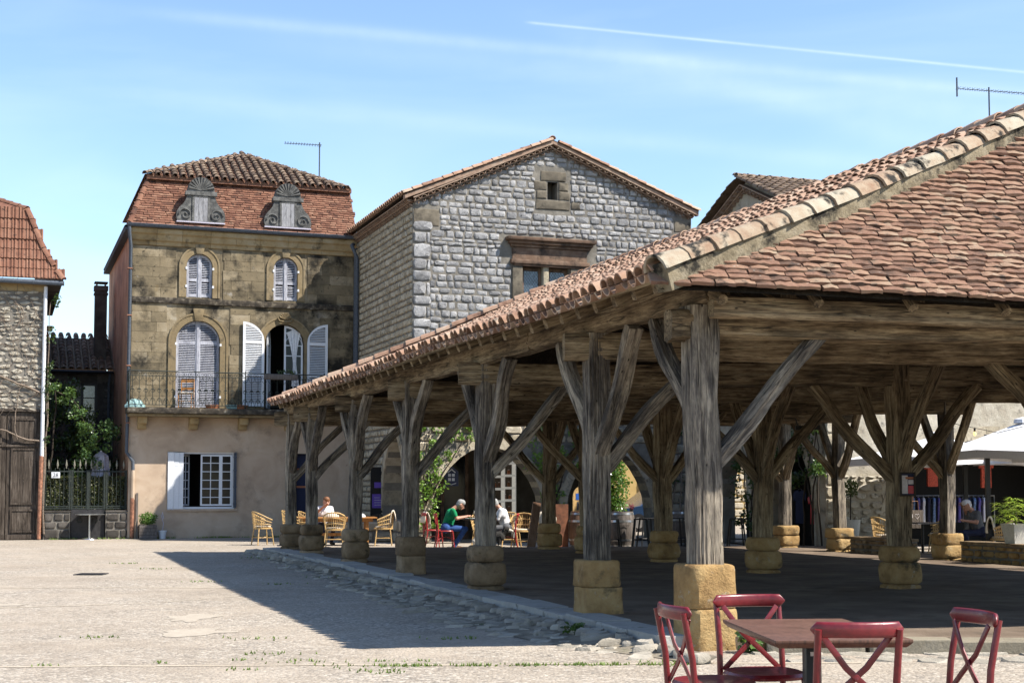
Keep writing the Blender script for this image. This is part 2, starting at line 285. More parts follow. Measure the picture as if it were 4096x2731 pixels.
# ------------------------------------------------------------------ mesh helpers
def link(o, parent=None):
    COL.objects.link(o)
    if parent is not None: o.parent = parent
    return o
def tag(o, label=None, cat=None, group=None, kind=None):
    if label: o['label'] = label
    if cat: o['category'] = cat
    if group: o['group'] = group
    if kind: o['kind'] = kind
    return o
def thing(name, label, cat, loc=(0, 0, 0), rz=0.0, group=None):
    o = bpy.data.objects.new(name, None); COL.objects.link(o); o.empty_display_size = .2
    o.location = loc; o.rotation_euler = (0, 0, rz); return tag(o, label, cat, group)
def put(name, me, parent, mat=None, mtx=None, kind=None):
    o = bpy.data.objects.new(name, me); link(o, parent)
    if mat is not None and not me.materials: me.materials.append(mat)
    if mtx is not None: o.matrix_basis = mtx
    if kind: o['kind'] = kind
    return o
class MB:
    def __init__(s): s.v = []; s.f = []; s.mi = []; s.cur = 0
    def add(s, vs, fs):
        k = len(s.v); s.v += [tuple(p) for p in vs]; s.f += [tuple(i + k for i in f) for f in fs]; s.mi += [s.cur] * len(fs); return s
    def box(s, x0, y0, z0, x1, y1, z1, mtx=None):
        vs = [Vector(p) for p in ((x0, y0, z0), (x1, y0, z0), (x1, y1, z0), (x0, y1, z0), (x0, y0, z1), (x1, y0, z1), (x1, y1, z1), (x0, y1, z1))]
        if mtx is not None: vs = [mtx @ p for p in vs]
        return s.add(vs, [(3, 2, 1, 0), (4, 5, 6, 7), (0, 1, 5, 4), (1, 2, 6, 5), (2, 3, 7, 6), (3, 0, 4, 7)])
    def bar(s, p, q, wx, wy=None, up=(0, 0, 1)):
        p = Vector(p); q = Vector(q); d = (q - p); L = d.length; m = frame(p, d, up); wy = wy or wx
        return s.box(-wx / 2, -wy / 2, 0, wx / 2, wy / 2, L, m)
    def tube(s, pts, r, n=6, cap=True):
        pts = [Vector(p) for p in pts]; k = len(s.v); N = len(pts)
        rs = r if isinstance(r, (list, tuple)) else [r] * N
        up = Vector((0, 0, 1)); prev = None
        for i, p in enumerate(pts):
            t = (pts[min(i + 1, N - 1)] - pts[max(i - 1, 0)]).normalized()
            x = (prev - t * prev.dot(t)) if prev is not None else t.cross(up)
            if x.length < 1e-4: x = t.cross(Vector((1, 0, 0)))
            x.normalize(); y = t.cross(x); prev = x
            for j in range(n):
                a = 2 * math.pi * j / n; s.v.append(tuple(p + (x * math.cos(a) + y * math.sin(a)) * rs[i]))
        for i in range(N - 1):
            for j in range(n):
                a = k + i * n + j; b = k + i * n + (j + 1) % n; s.f.append((a, b, b + n, a + n)); s.mi.append(s.cur)
        if cap:
            s.f.append(tuple(k + j for j in reversed(range(n)))); s.f.append(tuple(k + (N - 1) * n + j for j in range(n))); s.mi += [s.cur] * 2
        return s
    def lathe(s, prof, n=16, c=(0, 0, 0), sx=1, sy=1):
        k = len(s.v)
        for r, z in prof:
            for j in range(n):
                a = 2 * math.pi * j / n; s.v.append((c[0] + r * math.cos(a) * sx, c[1] + r * math.sin(a) * sy, c[2] + z))
        m = len(prof)
        for i in range(m - 1):
            for j in range(n):
                a = k + i * n + j; b = k + i * n + (j + 1) % n; s.f.append((a, b, b + n, a + n)); s.mi.append(s.cur)
        s.f.append(tuple(k + j for j in reversed(range(n)))); s.f.append(tuple(k + (m - 1) * n + j for j in range(n))); s.mi += [s.cur] * 2
        return s
    def prism(s, poly, y0, y1, mtx=None):
        """poly in x,z, extruded along y"""
        n = len(poly); vs = [Vector((x, y0, z)) for x, z in poly] + [Vector((x, y1, z)) for x, z in poly]
        if mtx is not None: vs = [mtx @ p for p in vs]
        fs = [tuple(range(n)), tuple(reversed(range(n, 2 * n)))] + [(i, i + n, (i + 1) % n + n, (i + 1) % n) for i in range(n)]
        return s.add(vs, fs)
    def mesh(s, name, smooth=None):
        me = bpy.data.meshes.new(name); me.from_pydata(s.v, [], s.f)
        if any(s.mi): me.polygons.foreach_set('material_index', s.mi)
        me.update()
        bm = bmesh.new(); bm.from_mesh(me); bmesh.ops.recalc_face_normals(bm, faces=bm.faces); bm.to_mesh(me); bm.free()
        if smooth is not None:
            me.polygons.foreach_set('use_smooth', [True] * len(me.polygons)); me.set_sharp_from_angle(angle=R(smooth))
        return me
    def build(s, name, mat, parent=None, smooth=None, bevel=0, kind=None, mtx=None):
        me = s.mesh(name, smooth if not bevel else None)
        if bevel:
            bm = bmesh.new(); bm.from_mesh(me); bmesh.ops.bevel(bm, geom=[e for e in bm.edges if e.is_manifold and e.calc_face_angle(0) > .5], offset=bevel, segments=2, affect='EDGES', profile=.5)
            bm.to_mesh(me); bm.free(); me.polygons.foreach_set('use_smooth', [True] * len(me.polygons)); me.set_sharp_from_angle(angle=R(40))
        for x in (mat if isinstance(mat, (list, tuple)) else [mat]): me.materials.append(x)
        return put(name, me, parent, None, mtx, kind)
def frame(p, d, up=(0, 0, 1)):
    z = Vector(d).normalized(); u = Vector(up)
    if abs(z.dot(u)) > .99: u = Vector((0, 1, 0))
    x = u.cross(z).normalized(); y = z.cross(x)
    m = Matrix((x, y, z)).transposed().to_4x4(); m.translation = p; return m
def basis(x, y, z, p):
    m = Matrix((x, y, z)).transposed().to_4x4(); m.translation = p; return m
# weathered beam: rectangular section with grooves along its length
def beam(name, parent, p, q, wx, wy, mat, seed=0, n=20, seg=8, groove=.006, wob=.012, taper=0.0, up=(0, 0, 1)):
    p = Vector(p); q = Vector(q); L = (q - p).length; rg = random.Random(seed * 77 + 5); mb = MB()
    sec = []
    for j in range(n):
        a = 2 * math.pi * (j + .5) / n; c, s_ = math.cos(a), math.sin(a); k = 1 / max(abs(c), abs(s_)); k = min(k, 1.27)
        sec.append((c * k, s_ * k, a))
    gr = [rg.uniform(-1, .5) for _ in range(n)]; vs = []
    ph = [rg.uniform(0, 9) for _ in range(4)]
    for i in range(seg + 1):
        t = i / seg; z = t * L; tp = 1 - taper * t
        en = math.sin(math.pi * t); dx = wob * 1.5 * math.sin(ph[0] + t * 4.1) * en; dy = wob * 1.5 * math.sin(ph[1] + t * 3.3) * en
        for j, (c, s_, a) in enumerate(sec):
            g = groove * gr[j] * (1 + .5 * math.sin(ph[2] + z * 5 + j)) + groove * 1.2 * noise.noise(Vector((c * 2 + seed, s_ * 2, z * 2.2)))
            w1 = 1 + .1 * noise.noise(Vector((seed * 1.7, z * 1.3, c * .6)))
            vs.append((c * (wx / 2 * tp * w1 + g) + dx, s_ * (wy / 2 * tp * w1 + g) + dy, z))
    fs = []
    for i in range(seg):
        for j in range(n):
            a = i * n + j; b = i * n + (j + 1) % n; fs.append((a, b, b + n, a + n))
    fs.append(tuple(reversed(range(n)))); fs.append(tuple(range(seg * n, seg * n + n)))
    mb.add(vs, fs); me = mb.mesh(name, 38); me.materials.append(mat)
    return put(name, me, parent, None, frame(p, q - p, up))
# unit stone, front towards -y, 40 triangles
def stone_mesh(name, seed, round_=.12, jit=.05, mat=None, bulge=.5):
    rg = random.Random(seed); mb = MB(); vs = []
    ring = [(-.5, -.5), (0, -.5), (.5, -.5), (.5, 0), (.5, .5), (0, .5), (-.5, .5), (-.5, 0)]
    out = []
    for i, (x, z) in enumerate(ring):
        k = 1 - (round_ if i % 2 == 0 else 0)
        out.append((x * k + rg.uniform(-jit, 0) * (1 if x > 0 else -1 if x < 0 else 0), z * k + rg.uniform(-jit, 0) * (1 if z > 0 else -1 if z < 0 else 0)))
    for x, z in out: vs.append((x, .5, z))
    for x, z in out: vs.append((x, -.15 + rg.uniform(-.1, .1), z))
    for x, z in out: vs.append((x * .8 + rg.uniform(-.04, .04), -.5 * bulge - .2 + rg.uniform(-.12, .12), z * .76 + rg.uniform(-.05, .05)))
    vs.append((rg.uniform(-.1, .1), -.5 + rg.uniform(-.1, .05), rg.uniform(-.1, .1)))
    fs = []
    for i in range(8):
        j = (i + 1) % 8; fs += [(i, j, j + 8, i + 8), (i + 8, j + 8, j + 16, i + 16), (i + 16, j + 16, 24)]
    mb.add(vs, fs); me = mb.mesh(name, 50)
    if mat: me.materials.append(mat)
    return me
def pieces(parent, name, items, variants, limit, stuff_name, mat, weight=None):
    """items: (matrix, variant index). The heaviest become objects of their own, the rest one joined mesh."""
    order = sorted(range(len(items)), key=(lambda i: -weight(items[i][0])) if weight else (lambda i: 0))
    for i in order[:limit]:
        m, k = items[i]; put(name, variants[k % len(variants)], parent, mat, m)
    rest = order[limit:]
    if rest:
        vs, fs = [], []; cache = [([v.co.copy() for v in me.vertices], [tuple(p.vertices) for p in me.polygons]) for me in variants]
        for i in rest:
            m, k = items[i]; cv, cf = cache[k % len(variants)]; b = len(vs)
            vs += [tuple(m @ c) for c in cv]; fs += [tuple(x + b for x in f) for f in cf]
        me = bpy.data.meshes.new(stuff_name); me.from_pydata(vs, [], fs); me.update()
        me.polygons.foreach_set('use_smooth', [True] * len(me.polygons)); me.set_sharp_from_angle(angle=R(45))
        put(stuff_name, me, parent, mat, None, 'stuff')
def scl(x, y, z): return Matrix.Diagonal((x, y, z, 1))
def courses(x0, x1, z0, z1, rh, wd, rg, skip=(), lim=None, joint=.018):
    """irregular stone courses: list of (cx, cz, w, h). skip: rectangles (x0,z0,x1,z1); lim(z)->(xa,xb)"""
    res = []; z = z0
    while z < z1 - .04:
        h = min(rg.uniform(*rh), z1 - z); xa, xb = (x0, x1) if lim is None else lim(z + h / 2); x = xa
        while x < xb - .05:
            ww = rg.uniform(*wd)
            if x + ww > xb - .08: ww = xb - x
            segs = [(x, x + ww)]
            for (a, c, b, d) in skip:
                if z + h > c + .04 and z < d - .04:
                    ns = []
                    for (p, q) in segs:
                        if q <= a or p >= b: ns.append((p, q)); continue
                        if p < a - .06: ns.append((p, a))
                        if q > b + .06: ns.append((b, q))
                    segs = ns
            for p, q in segs:
                if q - p > .06: res.append(((p + q) / 2, z + h / 2, q - p - joint, h - joint))
            x += ww
        z += h
    return res
def arch_pts(x0, x1, spring, top, n=14, pointed=0.0):
    cx = (x0 + x1) / 2; w = (x1 - x0) / 2; pts = []
    for i in range(n + 1):
        a = math.pi * (1 - i / n); c, s_ = math.cos(a), math.sin(a)
        e = 1 - pointed * (1 - abs(c)) * abs(c) * 1.2
        pts.append((cx + w * c * e, spring + (top - spring) * s_))
    return pts
def wall_open(mb, x0, x1, z0, z1, y, dep, ops, lim=None):
    """front face at y with openings (x0,z0,x1,z1,spring or None); reveals of depth dep"""
    xs = sorted({x0, x1, *[o[0] for o in ops], *[o[2] for o in ops]}); zs = sorted({z0, z1, *[o[1] for o in ops], *[o[3] for o in ops]})
    xs = [v for v in xs if x0 <= v <= x1]; zs = [v for v in zs if z0 <= v <= z1]
    for i in range(len(xs) - 1):
        for j in range(len(zs) - 1):
            cx, cz = (xs[i] + xs[i + 1]) / 2, (zs[j] + zs[j + 1]) / 2
            if any(o[0] < cx < o[2] and o[1] < cz < o[3] for o in ops): continue
            mb.add([(xs[i], y, zs[j]), (xs[i + 1], y, zs[j]), (xs[i + 1], y, zs[j + 1]), (xs[i], y, zs[j + 1])], [(0, 1, 2, 3)])
    for o in ops:
        a, c, b, d = o[:4]; sp = o[4] if len(o) > 4 else None
        if sp is None: prof = [(a, c), (a, d), (b, d), (b, c)]
        else:
            ap = arch_pts(a, b, sp, d, 14, o[5] if len(o) > 5 else 0); prof = [(a, c)] + ap + [(b, c)]
            k = len(ap) // 2
            mb.add([(x, y, z) for x, z in [(a, d)] + ap[:k + 1]], [tuple(range(k + 2))])
            mb.add([(x, y, z) for x, z in ap[k:] + [(b, d)]], [tuple(range(len(ap) - k + 1))])
        n = len(prof); mb.add([(x, y, z) for x, z in prof] + [(x, y + dep, z) for x, z in prof], [(i, i + 1, i + 1 + n, i + n) for i in range(n - 1)] + [(n - 1, 0, n, 2 * n - 1)])
def leaf_mesh(name, pts, size, rg, curl=.3):
    """pts: list of (position, outward normal or None); one folded diamond leaf each"""
    vs, fs = [], []
    for p, nrm in pts:
        s = size * rg.uniform(.6, 1.3); p = Vector(p)
        d = Vector((rg.gauss(0, 1), rg.gauss(0, 1), rg.gauss(-.35, .8))).normalized()
        u = Vector((rg.gauss(0, 1), rg.gauss(0, 1), rg.gauss(0, 1)))
        if nrm is not None: u = u * .5 + Vector(nrm)
        x = d.cross(u)
        if x.length < 1e-3: continue
        x.normalize(); n = x.cross(d)
        k = len(vs); vs += [tuple(p), tuple(p + d * s * .5 + x * s * .36 + n * s * curl * .4), tuple(p + d * s), tuple(p + d * s * .5 - x * s * .36 + n * s * curl * .4)]
        fs += [(k, k + 1, k + 2), (k, k + 2, k + 3)]
    me = bpy.data.meshes.new(name); me.from_pydata(vs, [], fs); me.update(); return me
def blob(c, r, n, rg, squash=1.0, shell=.55):
    out = []
    for _ in range(n):
        d = Vector((rg.gauss(0, 1), rg.gauss(0, 1), rg.gauss(0, 1))).normalized(); q = r * (shell + (1 - shell) * rg.random()) if rg.random() < .8 else r * rg.random()
        out.append((Vector(c) + Vector((d.x * q, d.y * q, d.z * q * squash)), d))
    return out
def text_mesh(txt, size, name='lettering', extrude=.002):
    cu = bpy.data.curves.new(name, 'FONT'); cu.body = txt; cu.size = size; cu.extrude = extrude; cu.align_x = 'CENTER'; cu.align_y = 'CENTER'
    o = bpy.data.objects.new(name, cu); COL.objects.link(o); bpy.context.view_layer.update()
    me = bpy.data.meshes.new_from_object(o.evaluated_get(bpy.context.evaluated_depsgraph_get())); me.name = name
    bpy.data.objects.remove(o); bpy.data.curves.remove(cu); me.materials.clear(); return me
FRONT = Matrix.Rotation(R(90), 4, 'X')       # lettering stood up, read from -y
def copy_tree(o, parent=None):
    c = o.copy(); COL.objects.link(c); c.parent = parent
    for ch in [x for x in bpy.data.objects if x.parent is o] if False else list(o.children): copy_tree(ch, c)
    return c
# ================================================================== ground
def ground_mat():
    m, nt, b = make_mat('plaza chippings'); N = NT(nt)
    v = coords(N, True)
    big = N.noise(v, .35, 5, .6); mid = N.noise(v, 2.1, 5, .6); fine = N.noise(v, 46, 3, .6)
    base = N.ramp(N.mapr(N.math('ADD', N.math('MULTIPLY', big, .6), N.math('MULTIPLY', mid, .4)), .34, .66), [(0, (.225, .185, .145)), (.45, (.3, .252, .2)), (1, (.38, .325, .265))])
    vo = N.n('ShaderNodeTexVoronoi', {'Vector': v, 'Scale': 30.0})
    chip = N.ramp(N.n('ShaderNodeSeparateColor', {0: vo.outputs['Color']}).outputs[0], [(0, (.1, .095, .09)), (.3, (.21, .185, .155)), (.7, (.32, .28, .235)), (1, (.5, .46, .4))])
    amt = N.mapr(N.noise(v, .6, 4, .7), .35, .65, .15, .7)
    c = N.mix(amt, base, chip)
    dirt = N.mapr(N.noise(v, .9, 6, .75), .55, .8, 0, .45); c = N.mix(dirt, c, (.19, .152, .112, 1))
    nt.links.new(c, b.inputs['Base Color']); b.inputs['Roughness'].default_value = .95; b.inputs['Specular IOR Level'].default_value = .15
    hh = N.math('ADD', N.math('MULTIPLY', vo.outputs['Distance'], -.8), N.math('ADD', fine, N.math('MULTIPLY', mid, 1.2)))
    nt.links.new(N.n('ShaderNodeBump', {'Strength': .6, 'Distance': .025, 'Height': hh}).outputs[0], b.inputs['Normal'])
    return m
M['ground'] = ground_mat()
mb = MB(); nx = 60
def gz(x, y): return .0
mb.add([(-260, -60, 0), (260, -60, 0), (260, 420, 0), (-260, 420, 0)], [(0, 1, 2, 3)])
tag(mb.build('plaza', M['ground']), kind='structure')
# pale repair patches let into the surface
M['patch'] = surf('pale cement patch', [(0, (.42, .36, .29)), (1, (.56, .49, .4))], 9, 0, .95, .3, 50)
for cx, cy, rx, ry, sd in ((-3.7, 16.6, .34, .55, 1), (-3.3, 14.9, .42, .45, 2), (-6.6, 18.4, .5, .2, 3)):
    rg = random.Random(sd); pts = []
    for i in range(22):
        a = 2 * math.pi * i / 22; k = rg.uniform(.55, 1.1); pts.append((cx + rx * k * math.cos(a), cy + ry * k * math.sin(a), .004))
    tag(MB().add(pts, [tuple(range(22))]).build('cement_patch', M['patch']), kind='structure')
# joints between pours
M['joint'] = surf('dusty joint', [(0, (.5, .42, .32)), (1, (.62, .53, .42))], 5, 0, .95, .3, 50)
for pts in ([(-13, 20.9), (-6, 21.6), (-1, 21.2), (2, 20.9)], [(-9, 12.0), (-3, 12.1), (3, 12.35)], [(-6.5, 17.9), (-4.8, 18.6), (-2.5, 21.3)]):
    vs = []; rg = random.Random(len(pts) + int(pts[0][1])); fs = []; k = 0
    for (ax, ay), (bx, by) in zip(pts[:-1], pts[1:]):
        for i in range(16):
            t = i / 15; wd = rg.uniform(.012, .05); x = ax + (bx - ax) * t; y = ay + (by - ay) * t + rg.uniform(-.03, .03); vs += [(x, y - wd, .0035), (x, y + wd, .0035)]
    n = len(vs) // 2; fs = [(2 * i, 2 * i + 2, 2 * i + 3, 2 * i + 1) for i in range(n - 1)]
    tag(MB().add(vs, fs).build('ground_joint', M['joint']), kind='structure')
def tuft_pts(cx, cy, rx, ry, n, rg): return [(cx + rg.gauss(0, rx), cy + rg.gauss(0, ry)) for _ in range(n)]
rg = random.Random(31); vs, fs = [], []
spots = []
for i in range(22):                       # along the joint in front of the hall
    x = rg.uniform(-1.0, 1.6); spots += tuft_pts(x, 12.15 + .05 * x, .08, .03, int(rg.uniform(4, 22)), rg)
for i in range(9): spots += tuft_pts(rg.uniform(-4.5, 1.5), rg.uniform(11.6, 12.6), .07, .03, 10, rg)
for q in ((-2.2, 13.0), (-1.8, 12.4), (-1.4, 12.1), (-1.15, 11.75), (-.6, 14.3), (-2.6, 14.3), (-4.2, 14.4), (-1.9, 20.6), (-3.6, 22.3), (-5, 22.9), (-6.6, 26.5), (-7.7, 28.4)): spots += tuft_pts(*q, .16, .07, 22, rg)
for q in ((-4.0, 29.0), (-3.4, 27.2), (-2.6, 24.2), (-1.9, 22.8), (-4.9, 30.5), (-4.4, 30)): spots += tuft_pts(*q, .35, .3, 150, rg)
for i in range(60):
    s = rg.uniform(-2.2, 6.3); p = WP(H1, s, -.12); spots += tuft_pts(p.x, p.y, .12, .05, int(rg.uniform(0, 14)), rg)
for q in ((-13.1, 41.6), (-13.35, 41.6)): spots += tuft_pts(*q, .17, .1, 140, rg)
for x, y in spots:
    for _ in range(2):
        h = rg.uniform(.012, .035) * (2.2 if y > 41 else 1); a = rg.uniform(0, 6.3); l = rg.uniform(.2, 1) * h; wv = .006 * (1 + y / 30); k = len(vs)
        vs += [(x - wv * math.sin(a), y + wv * math.cos(a), 0), (x + wv * math.sin(a), y - wv * math.cos(a), 0), (x + l * math.cos(a), y + l * math.sin(a), h)]; fs.append((k, k + 1, k + 2))
tag(MB().add(vs, fs).build('grass', M['grass']), 'short grass sprouting from joints of the beige plaza', 'grass', kind='stuff')
# ================================================================== market hall
hall = thing('market_hall', 'open timber market hall with tiled hipped roof on stone plinths', 'market hall', P0, ANG)
FZ = .12
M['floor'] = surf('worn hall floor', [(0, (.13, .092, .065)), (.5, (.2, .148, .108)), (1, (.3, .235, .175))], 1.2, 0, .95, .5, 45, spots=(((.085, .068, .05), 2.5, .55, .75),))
fl = thing('hall_floor', None, None, P0, ANG); fl['kind'] = 'structure'
poly = [(-.1, -.1), (.35, -.25), (12.2, -5.0), (12.2, 17.6), (5.5, 19.3), (-.1, 21.0)]
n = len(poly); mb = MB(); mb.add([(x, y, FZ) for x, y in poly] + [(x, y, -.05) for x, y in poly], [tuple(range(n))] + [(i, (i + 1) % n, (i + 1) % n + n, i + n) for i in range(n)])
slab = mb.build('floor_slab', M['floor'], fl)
M['kerb'] = surf('kerb limestone', [(0, (.2, .17, .125)), (.5, (.31, .27, .2)), (1, (.4, .355, .28))], 4, .4, .95, .5, 40, spots=(((.11, .1, .08), 4, .58, .74),))
M['kerbgrey'] = surf('grey kerb slab', [(0, (.28, .27, .255)), (.5, (.42, .41, .385)), (1, (.54, .525, .49))], 4, .4, .95, .5, 40, spots=(((.12, .115, .1), 4, .6, .74),))
rg = random.Random(3); kvar = []
for k in range(5):
    s = MB(); s.box(-.5, -.5, -.5, .5, .5, .5); me = s.mesh('kerb_stone'); bm = bmesh.new(); bm.from_mesh(me); bmesh.ops.bevel(bm, geom=list(bm.edges), offset=.05, segments=1, affect='EDGES')
    for v in bm.verts: v.co += Vector((rg.uniform(-.02, .02), rg.uniform(-.03, .03), rg.uniform(-.04, .04)))
    bm.to_mesh(me); bm.free(); kvar.append(me)
kg = [me.copy() for me in kvar]
for me in kvar: me.materials.append(M['kerb'])
for me in kg: me.materials.append(M['kerbgrey'])
y = -.1
while y < 20.6:                             # slabs along the open side
    L = rg.uniform(.7, 1.3); put('kerb_stone', kg[rg.randrange(5)], fl, None, Matrix.Translation((-.27, y + L / 2, FZ - .088 + rg.uniform(-.012, .012))) @ scl(.44, L - .02, .2)); y += L
d = Vector((11.85, -4.75, 0)).normalized(); t = .1; nrm = Vector((d.y, -d.x, 0))
while t < 13:
    L = rg.uniform(.75, 1.25); c = Vector((.35, -.25, 0)) + d * (t + L / 2) + nrm * .13
    put('kerb_stone', kvar[rg.randrange(5)], fl, None, basis(d, -nrm, Vector((0, 0, 1)), Vector((c.x, c.y, FZ - .098 + rg.uniform(-.01, .005)))) @ scl(L - .02, .3, .2)); t += L
# cobbled apron between plaza and kerb
ap = thing('cobbled_apron', None, None, P0, ANG); ap['kind'] = 'structure'
M['cobble'] = surf('broken limestone cobble', [(0, (.2, .18, .145)), (.3, (.35, .315, .26)), (.65, (.48, .435, .365)), (1, (.6, .555, .475))], 5, .55, .92, .7, 34, bdist=.03, spots=(((.08, .075, .05), 3, .6, .74), ((.06, .085, .025), 1.6, .68, .76)))
cob = [stone_mesh('cobble', 100 + k, .3, .16, M['cobble'], .7) for k in range(10)]
UPM = Matrix.Rotation(R(-90), 4, 'X')        # unit stone: front (-y) turned up
rg = random.Random(9); items = []; y = -1.0
AW = [(-1.2, .12), (-.4, .3), (.4, .55), (1.8, .88), (5, .8), (8, .8), (14.3, .42), (21.5, .3)]
def apron_w(a):
    for (p, v), (q, u) in zip(AW[:-1], AW[1:]):
        if a <= q: return v + (u - v) * (a - p) / (q - p) + .05 * math.sin(a * 2.3)
    return .3
while y < 21.3:
    rowd = rg.uniform(.1, .2); x = -.49
    wmax = -.5 - apron_w(y)
    while x > wmax:
        L = rg.uniform(.16, .46); t = (-.5 - x) / (-.5 - wmax)
        z = .055 * (1 - t) - .012 + rg.uniform(-.009, .009) - .035 * math.sin(t * 3.14)
        if rg.random() < .95:
            items.append((Matrix.Translation((x - L / 2, y + rg.uniform(-.03, .03), z)) @ Matrix.Rotation(rg.gauss(.2, .2), 4, 'Z') @ Euler((rg.gauss(0, .05), rg.gauss(.0, .06), 0)).to_matrix().to_4x4() @ UPM @ scl(L + .01, rg.uniform(.055, .085), rowd * 1.16), rg.randrange(10)))
        x -= L
    y += rowd
x = .3
while x < 7.5:                              # flat stones in front of the front kerb
    for k in range(3):
        L = rg.uniform(.3, .7); yy = -.62 - .4 * (x - .3) - k * .27 + rg.uniform(-.05, .05)
        items.append((Matrix.Translation((x, yy, -.04 + rg.uniform(-.006, .006))) @ Matrix.Rotation(rg.uniform(-.5, -.2), 4, 'Z') @ UPM @ scl(L, .1, rg.uniform(.2, .3)), rg.randrange(10)))
    x += rg.uniform(.3, .5)
camh = Matrix.Rotation(-ANG, 4, 'Z') @ (Vector((0, 0, 1.5)) - P0)
def near(m): return abs(m.to_scale().x * m.to_scale().z) / ((m.translation - camh).length ** 2)
mb = MB(); vs = []
for i in range(47):
    yy = -1.1 + i * .49; ww = apron_w(yy) + .06; vs += [(-.44, yy, .06), (-.49 - ww * .55, yy, .008), (-.49 - ww, yy, .006)]
mb.add(vs, [(3 * i + j, 3 * i + j + 1, 3 * i + j + 4, 3 * i + j + 3) for i in range(46) for j in range(2)])
M['apronbed'] = surf('earth between cobbles', [(0, (.17, .145, .11)), (.6, (.3, .26, .2)), (1, (.42, .37, .3))], 3, 0, .95, .6, 40, spots=(((.07, .1, .03), 2, .6, .75),))
mb.build('bedding', M['apronbed'], ap)
pieces(ap, 'cobble', items, cob, 300, 'small_cobbles', M['cobble'], near)
# ---- plinths
def round_stone(seed, sq, mat, crisp=False):
    """unit stone block centred at the origin; sq: 1 square, 0 round"""
    rg_ = random.Random(seed); vs = []; n = 28; prof = [(-.5, .95), (-.46, .99), (-.2, 1.0), (.15, 1.0), (.4, .985), (.47, .94), (.5, .87)] if sq > .6 else [(-.5, .88), (-.4, .99), (-.1, 1.03), (.16, 1.02), (.36, .98), (.46, .9), (.5, .8)]
    if crisp: prof = [(-.5, .985), (-.48, 1.0), (-.2, 1.0), (.15, 1.0), (.4, 1.0), (.485, 1.0), (.5, .985)]
    for z, k in prof:
        for j in range(n):
            a = 2 * math.pi * j / n; c, s_ = math.cos(a), math.sin(a); q = 1 / max(abs(c), abs(s_)); lim = 1.16 + .24 * sq; q = min(q, lim)
            q = q if sq > .6 else 1 + (q - 1) * (.35 + .5 * sq)
            r = .5 * k * q * (1 + .07 * noise.noise(Vector((c * 1.6 + seed * 3, s_ * 1.6, z * 2))) + .05 * noise.noise(Vector((c * 5 + seed, s_ * 5, z * 6))))
            vs.append((c * r, s_ * r, z + .02 * noise.noise(Vector((c * 3, s_ * 3, seed + z)))))
    if crisp: prof_ = 0
    m_ = len(prof); fs = [(i * n + j, i * n + (j + 1) % n, (i + 1) * n + (j + 1) % n, (i + 1) * n + j) for i in range(m_ - 1) for j in range(n)]
    fs += [tuple(reversed(range(n))), tuple(range((m_ - 1) * n, m_ * n))]
    me = MB().add(vs, fs).mesh('plinth_stone', 48); me.materials.append(mat); return me
def plinth(x, y, w, ztop, kind, mat, seed):
    e = bpy.data.objects.new('plinth', None); link(e, hall); e.location = (x, y, 0)
    rg_ = random.Random(seed); z0 = {'block': -.03, 'square': .03, 'round': .02, 'right': -.02}[kind]
    hs = {'square': [.56, .44], 'round': [.24, .44, .32], 'right': [.28, .38, .34], 'block': [.5, .5]}[kind]; z = z0; H = ztop - z0
    for i, hh in enumerate(hs):
        h = H * hh; k = rg_.uniform(.97, 1.03) * (1.0 if kind in ('square', 'block', 'right') else (.98, 1.06, .97)[i])
        me = round_stone(seed * 5 + i, 1 if kind in ('square', 'block') else .8 if kind == 'right' else .5, mat, kind in ('square', 'block') and i < len(hs) - 1)
        put('stone', me, e, None, Matrix.Translation((rg_.uniform(-.012, .012), 0, z + h / 2)) @ Matrix.Rotation(rg_.uniform(-.06, .06), 4, 'Z') @ scl(w * k, w * k, h - .006))
        z += h
# ---- posts, braces, beams
LEFT = [0, 2.55, 6.42, 10.18, 14.0, 17.93, 20.18]; MID = [-1.2, 1.0, 4.77, 8.53, 12.22, 15.9, 18.13]; RIGHT = [-2.3, -.1, 3.65, 7.33, 11.06, 14.81, 17.09]
TB, TT = 2.91, 3.22                          # tie beams
pw = [.28, .26, .255, .245, .245, .245, .24]; pt = [.79, .71, .72, .72, .74, .73, .68]; pk = ['block', 'square', 'round', 'square', 'round', 'round', 'round']; pwid = [.47, .44, .47, .41, .47, .48, .47]
sd = 1
def brace(x, y, z0, dx, dy, z1, w_=.2, mat='woodgrey', post=.15):
    global sd; sd += 1; w = w_ * .88
    L = math.hypot(dx, dy); ux, uy = dx / L, dy / L
    up = (0, 1, 0) if abs(dx) > abs(dy) else (1, 0, 0)
    beam('brace', hall, (x + ux * post * .2, y + uy * post * .2, z0 - .05), (x + dx, y + dy, z1), w * .8, w, M[mat], sd, 24, 12, .01, .03, .08, up)
for i, a in enumerate(LEFT):
    plinth(0, a, pwid[i], pt[i], pk[i], M['gold_stone'] if i < 2 else M['plinth'], 11 + i)
    beam('post', hall, (0, a, pt[i] - .01), (rng.uniform(-.02, .02) - (.03 if i == 0 else 0), a, 3.22), pw[i] * .98, pw[i], M['woodgrey'], 40 + i, 56 if i < 3 else 36, 30 if i < 3 else 14, .012, .006, .03 if i else -.06)
    m5 = MID[i]; ty = (m5 - a) / 5.5
    if i > 0: beam('tie_beam', hall, (-.36, a - .36 * ty, (TB + TT) / 2), (5.45, m5, (TB + TT) / 2), .27, TT - TB, M['wood'], 60 + i, 36, 26, .012, .02, 0)
    else: beam('beam_end', hall, (-.34, .05, 3.03), (.0, .0, 3.03), .26, .3, M['wood'], 60, 30, 4, .012, .01)
    if i < 6: brace(0, a, 1.95, -.0, 1.02, 3.2, .2)
    if i > 0: brace(0, a, 1.9, 0, -1.0, 3.2, .2)
    brace(0, a, 1.72, 1.12, 1.12 * ty, TB + .04, .21)
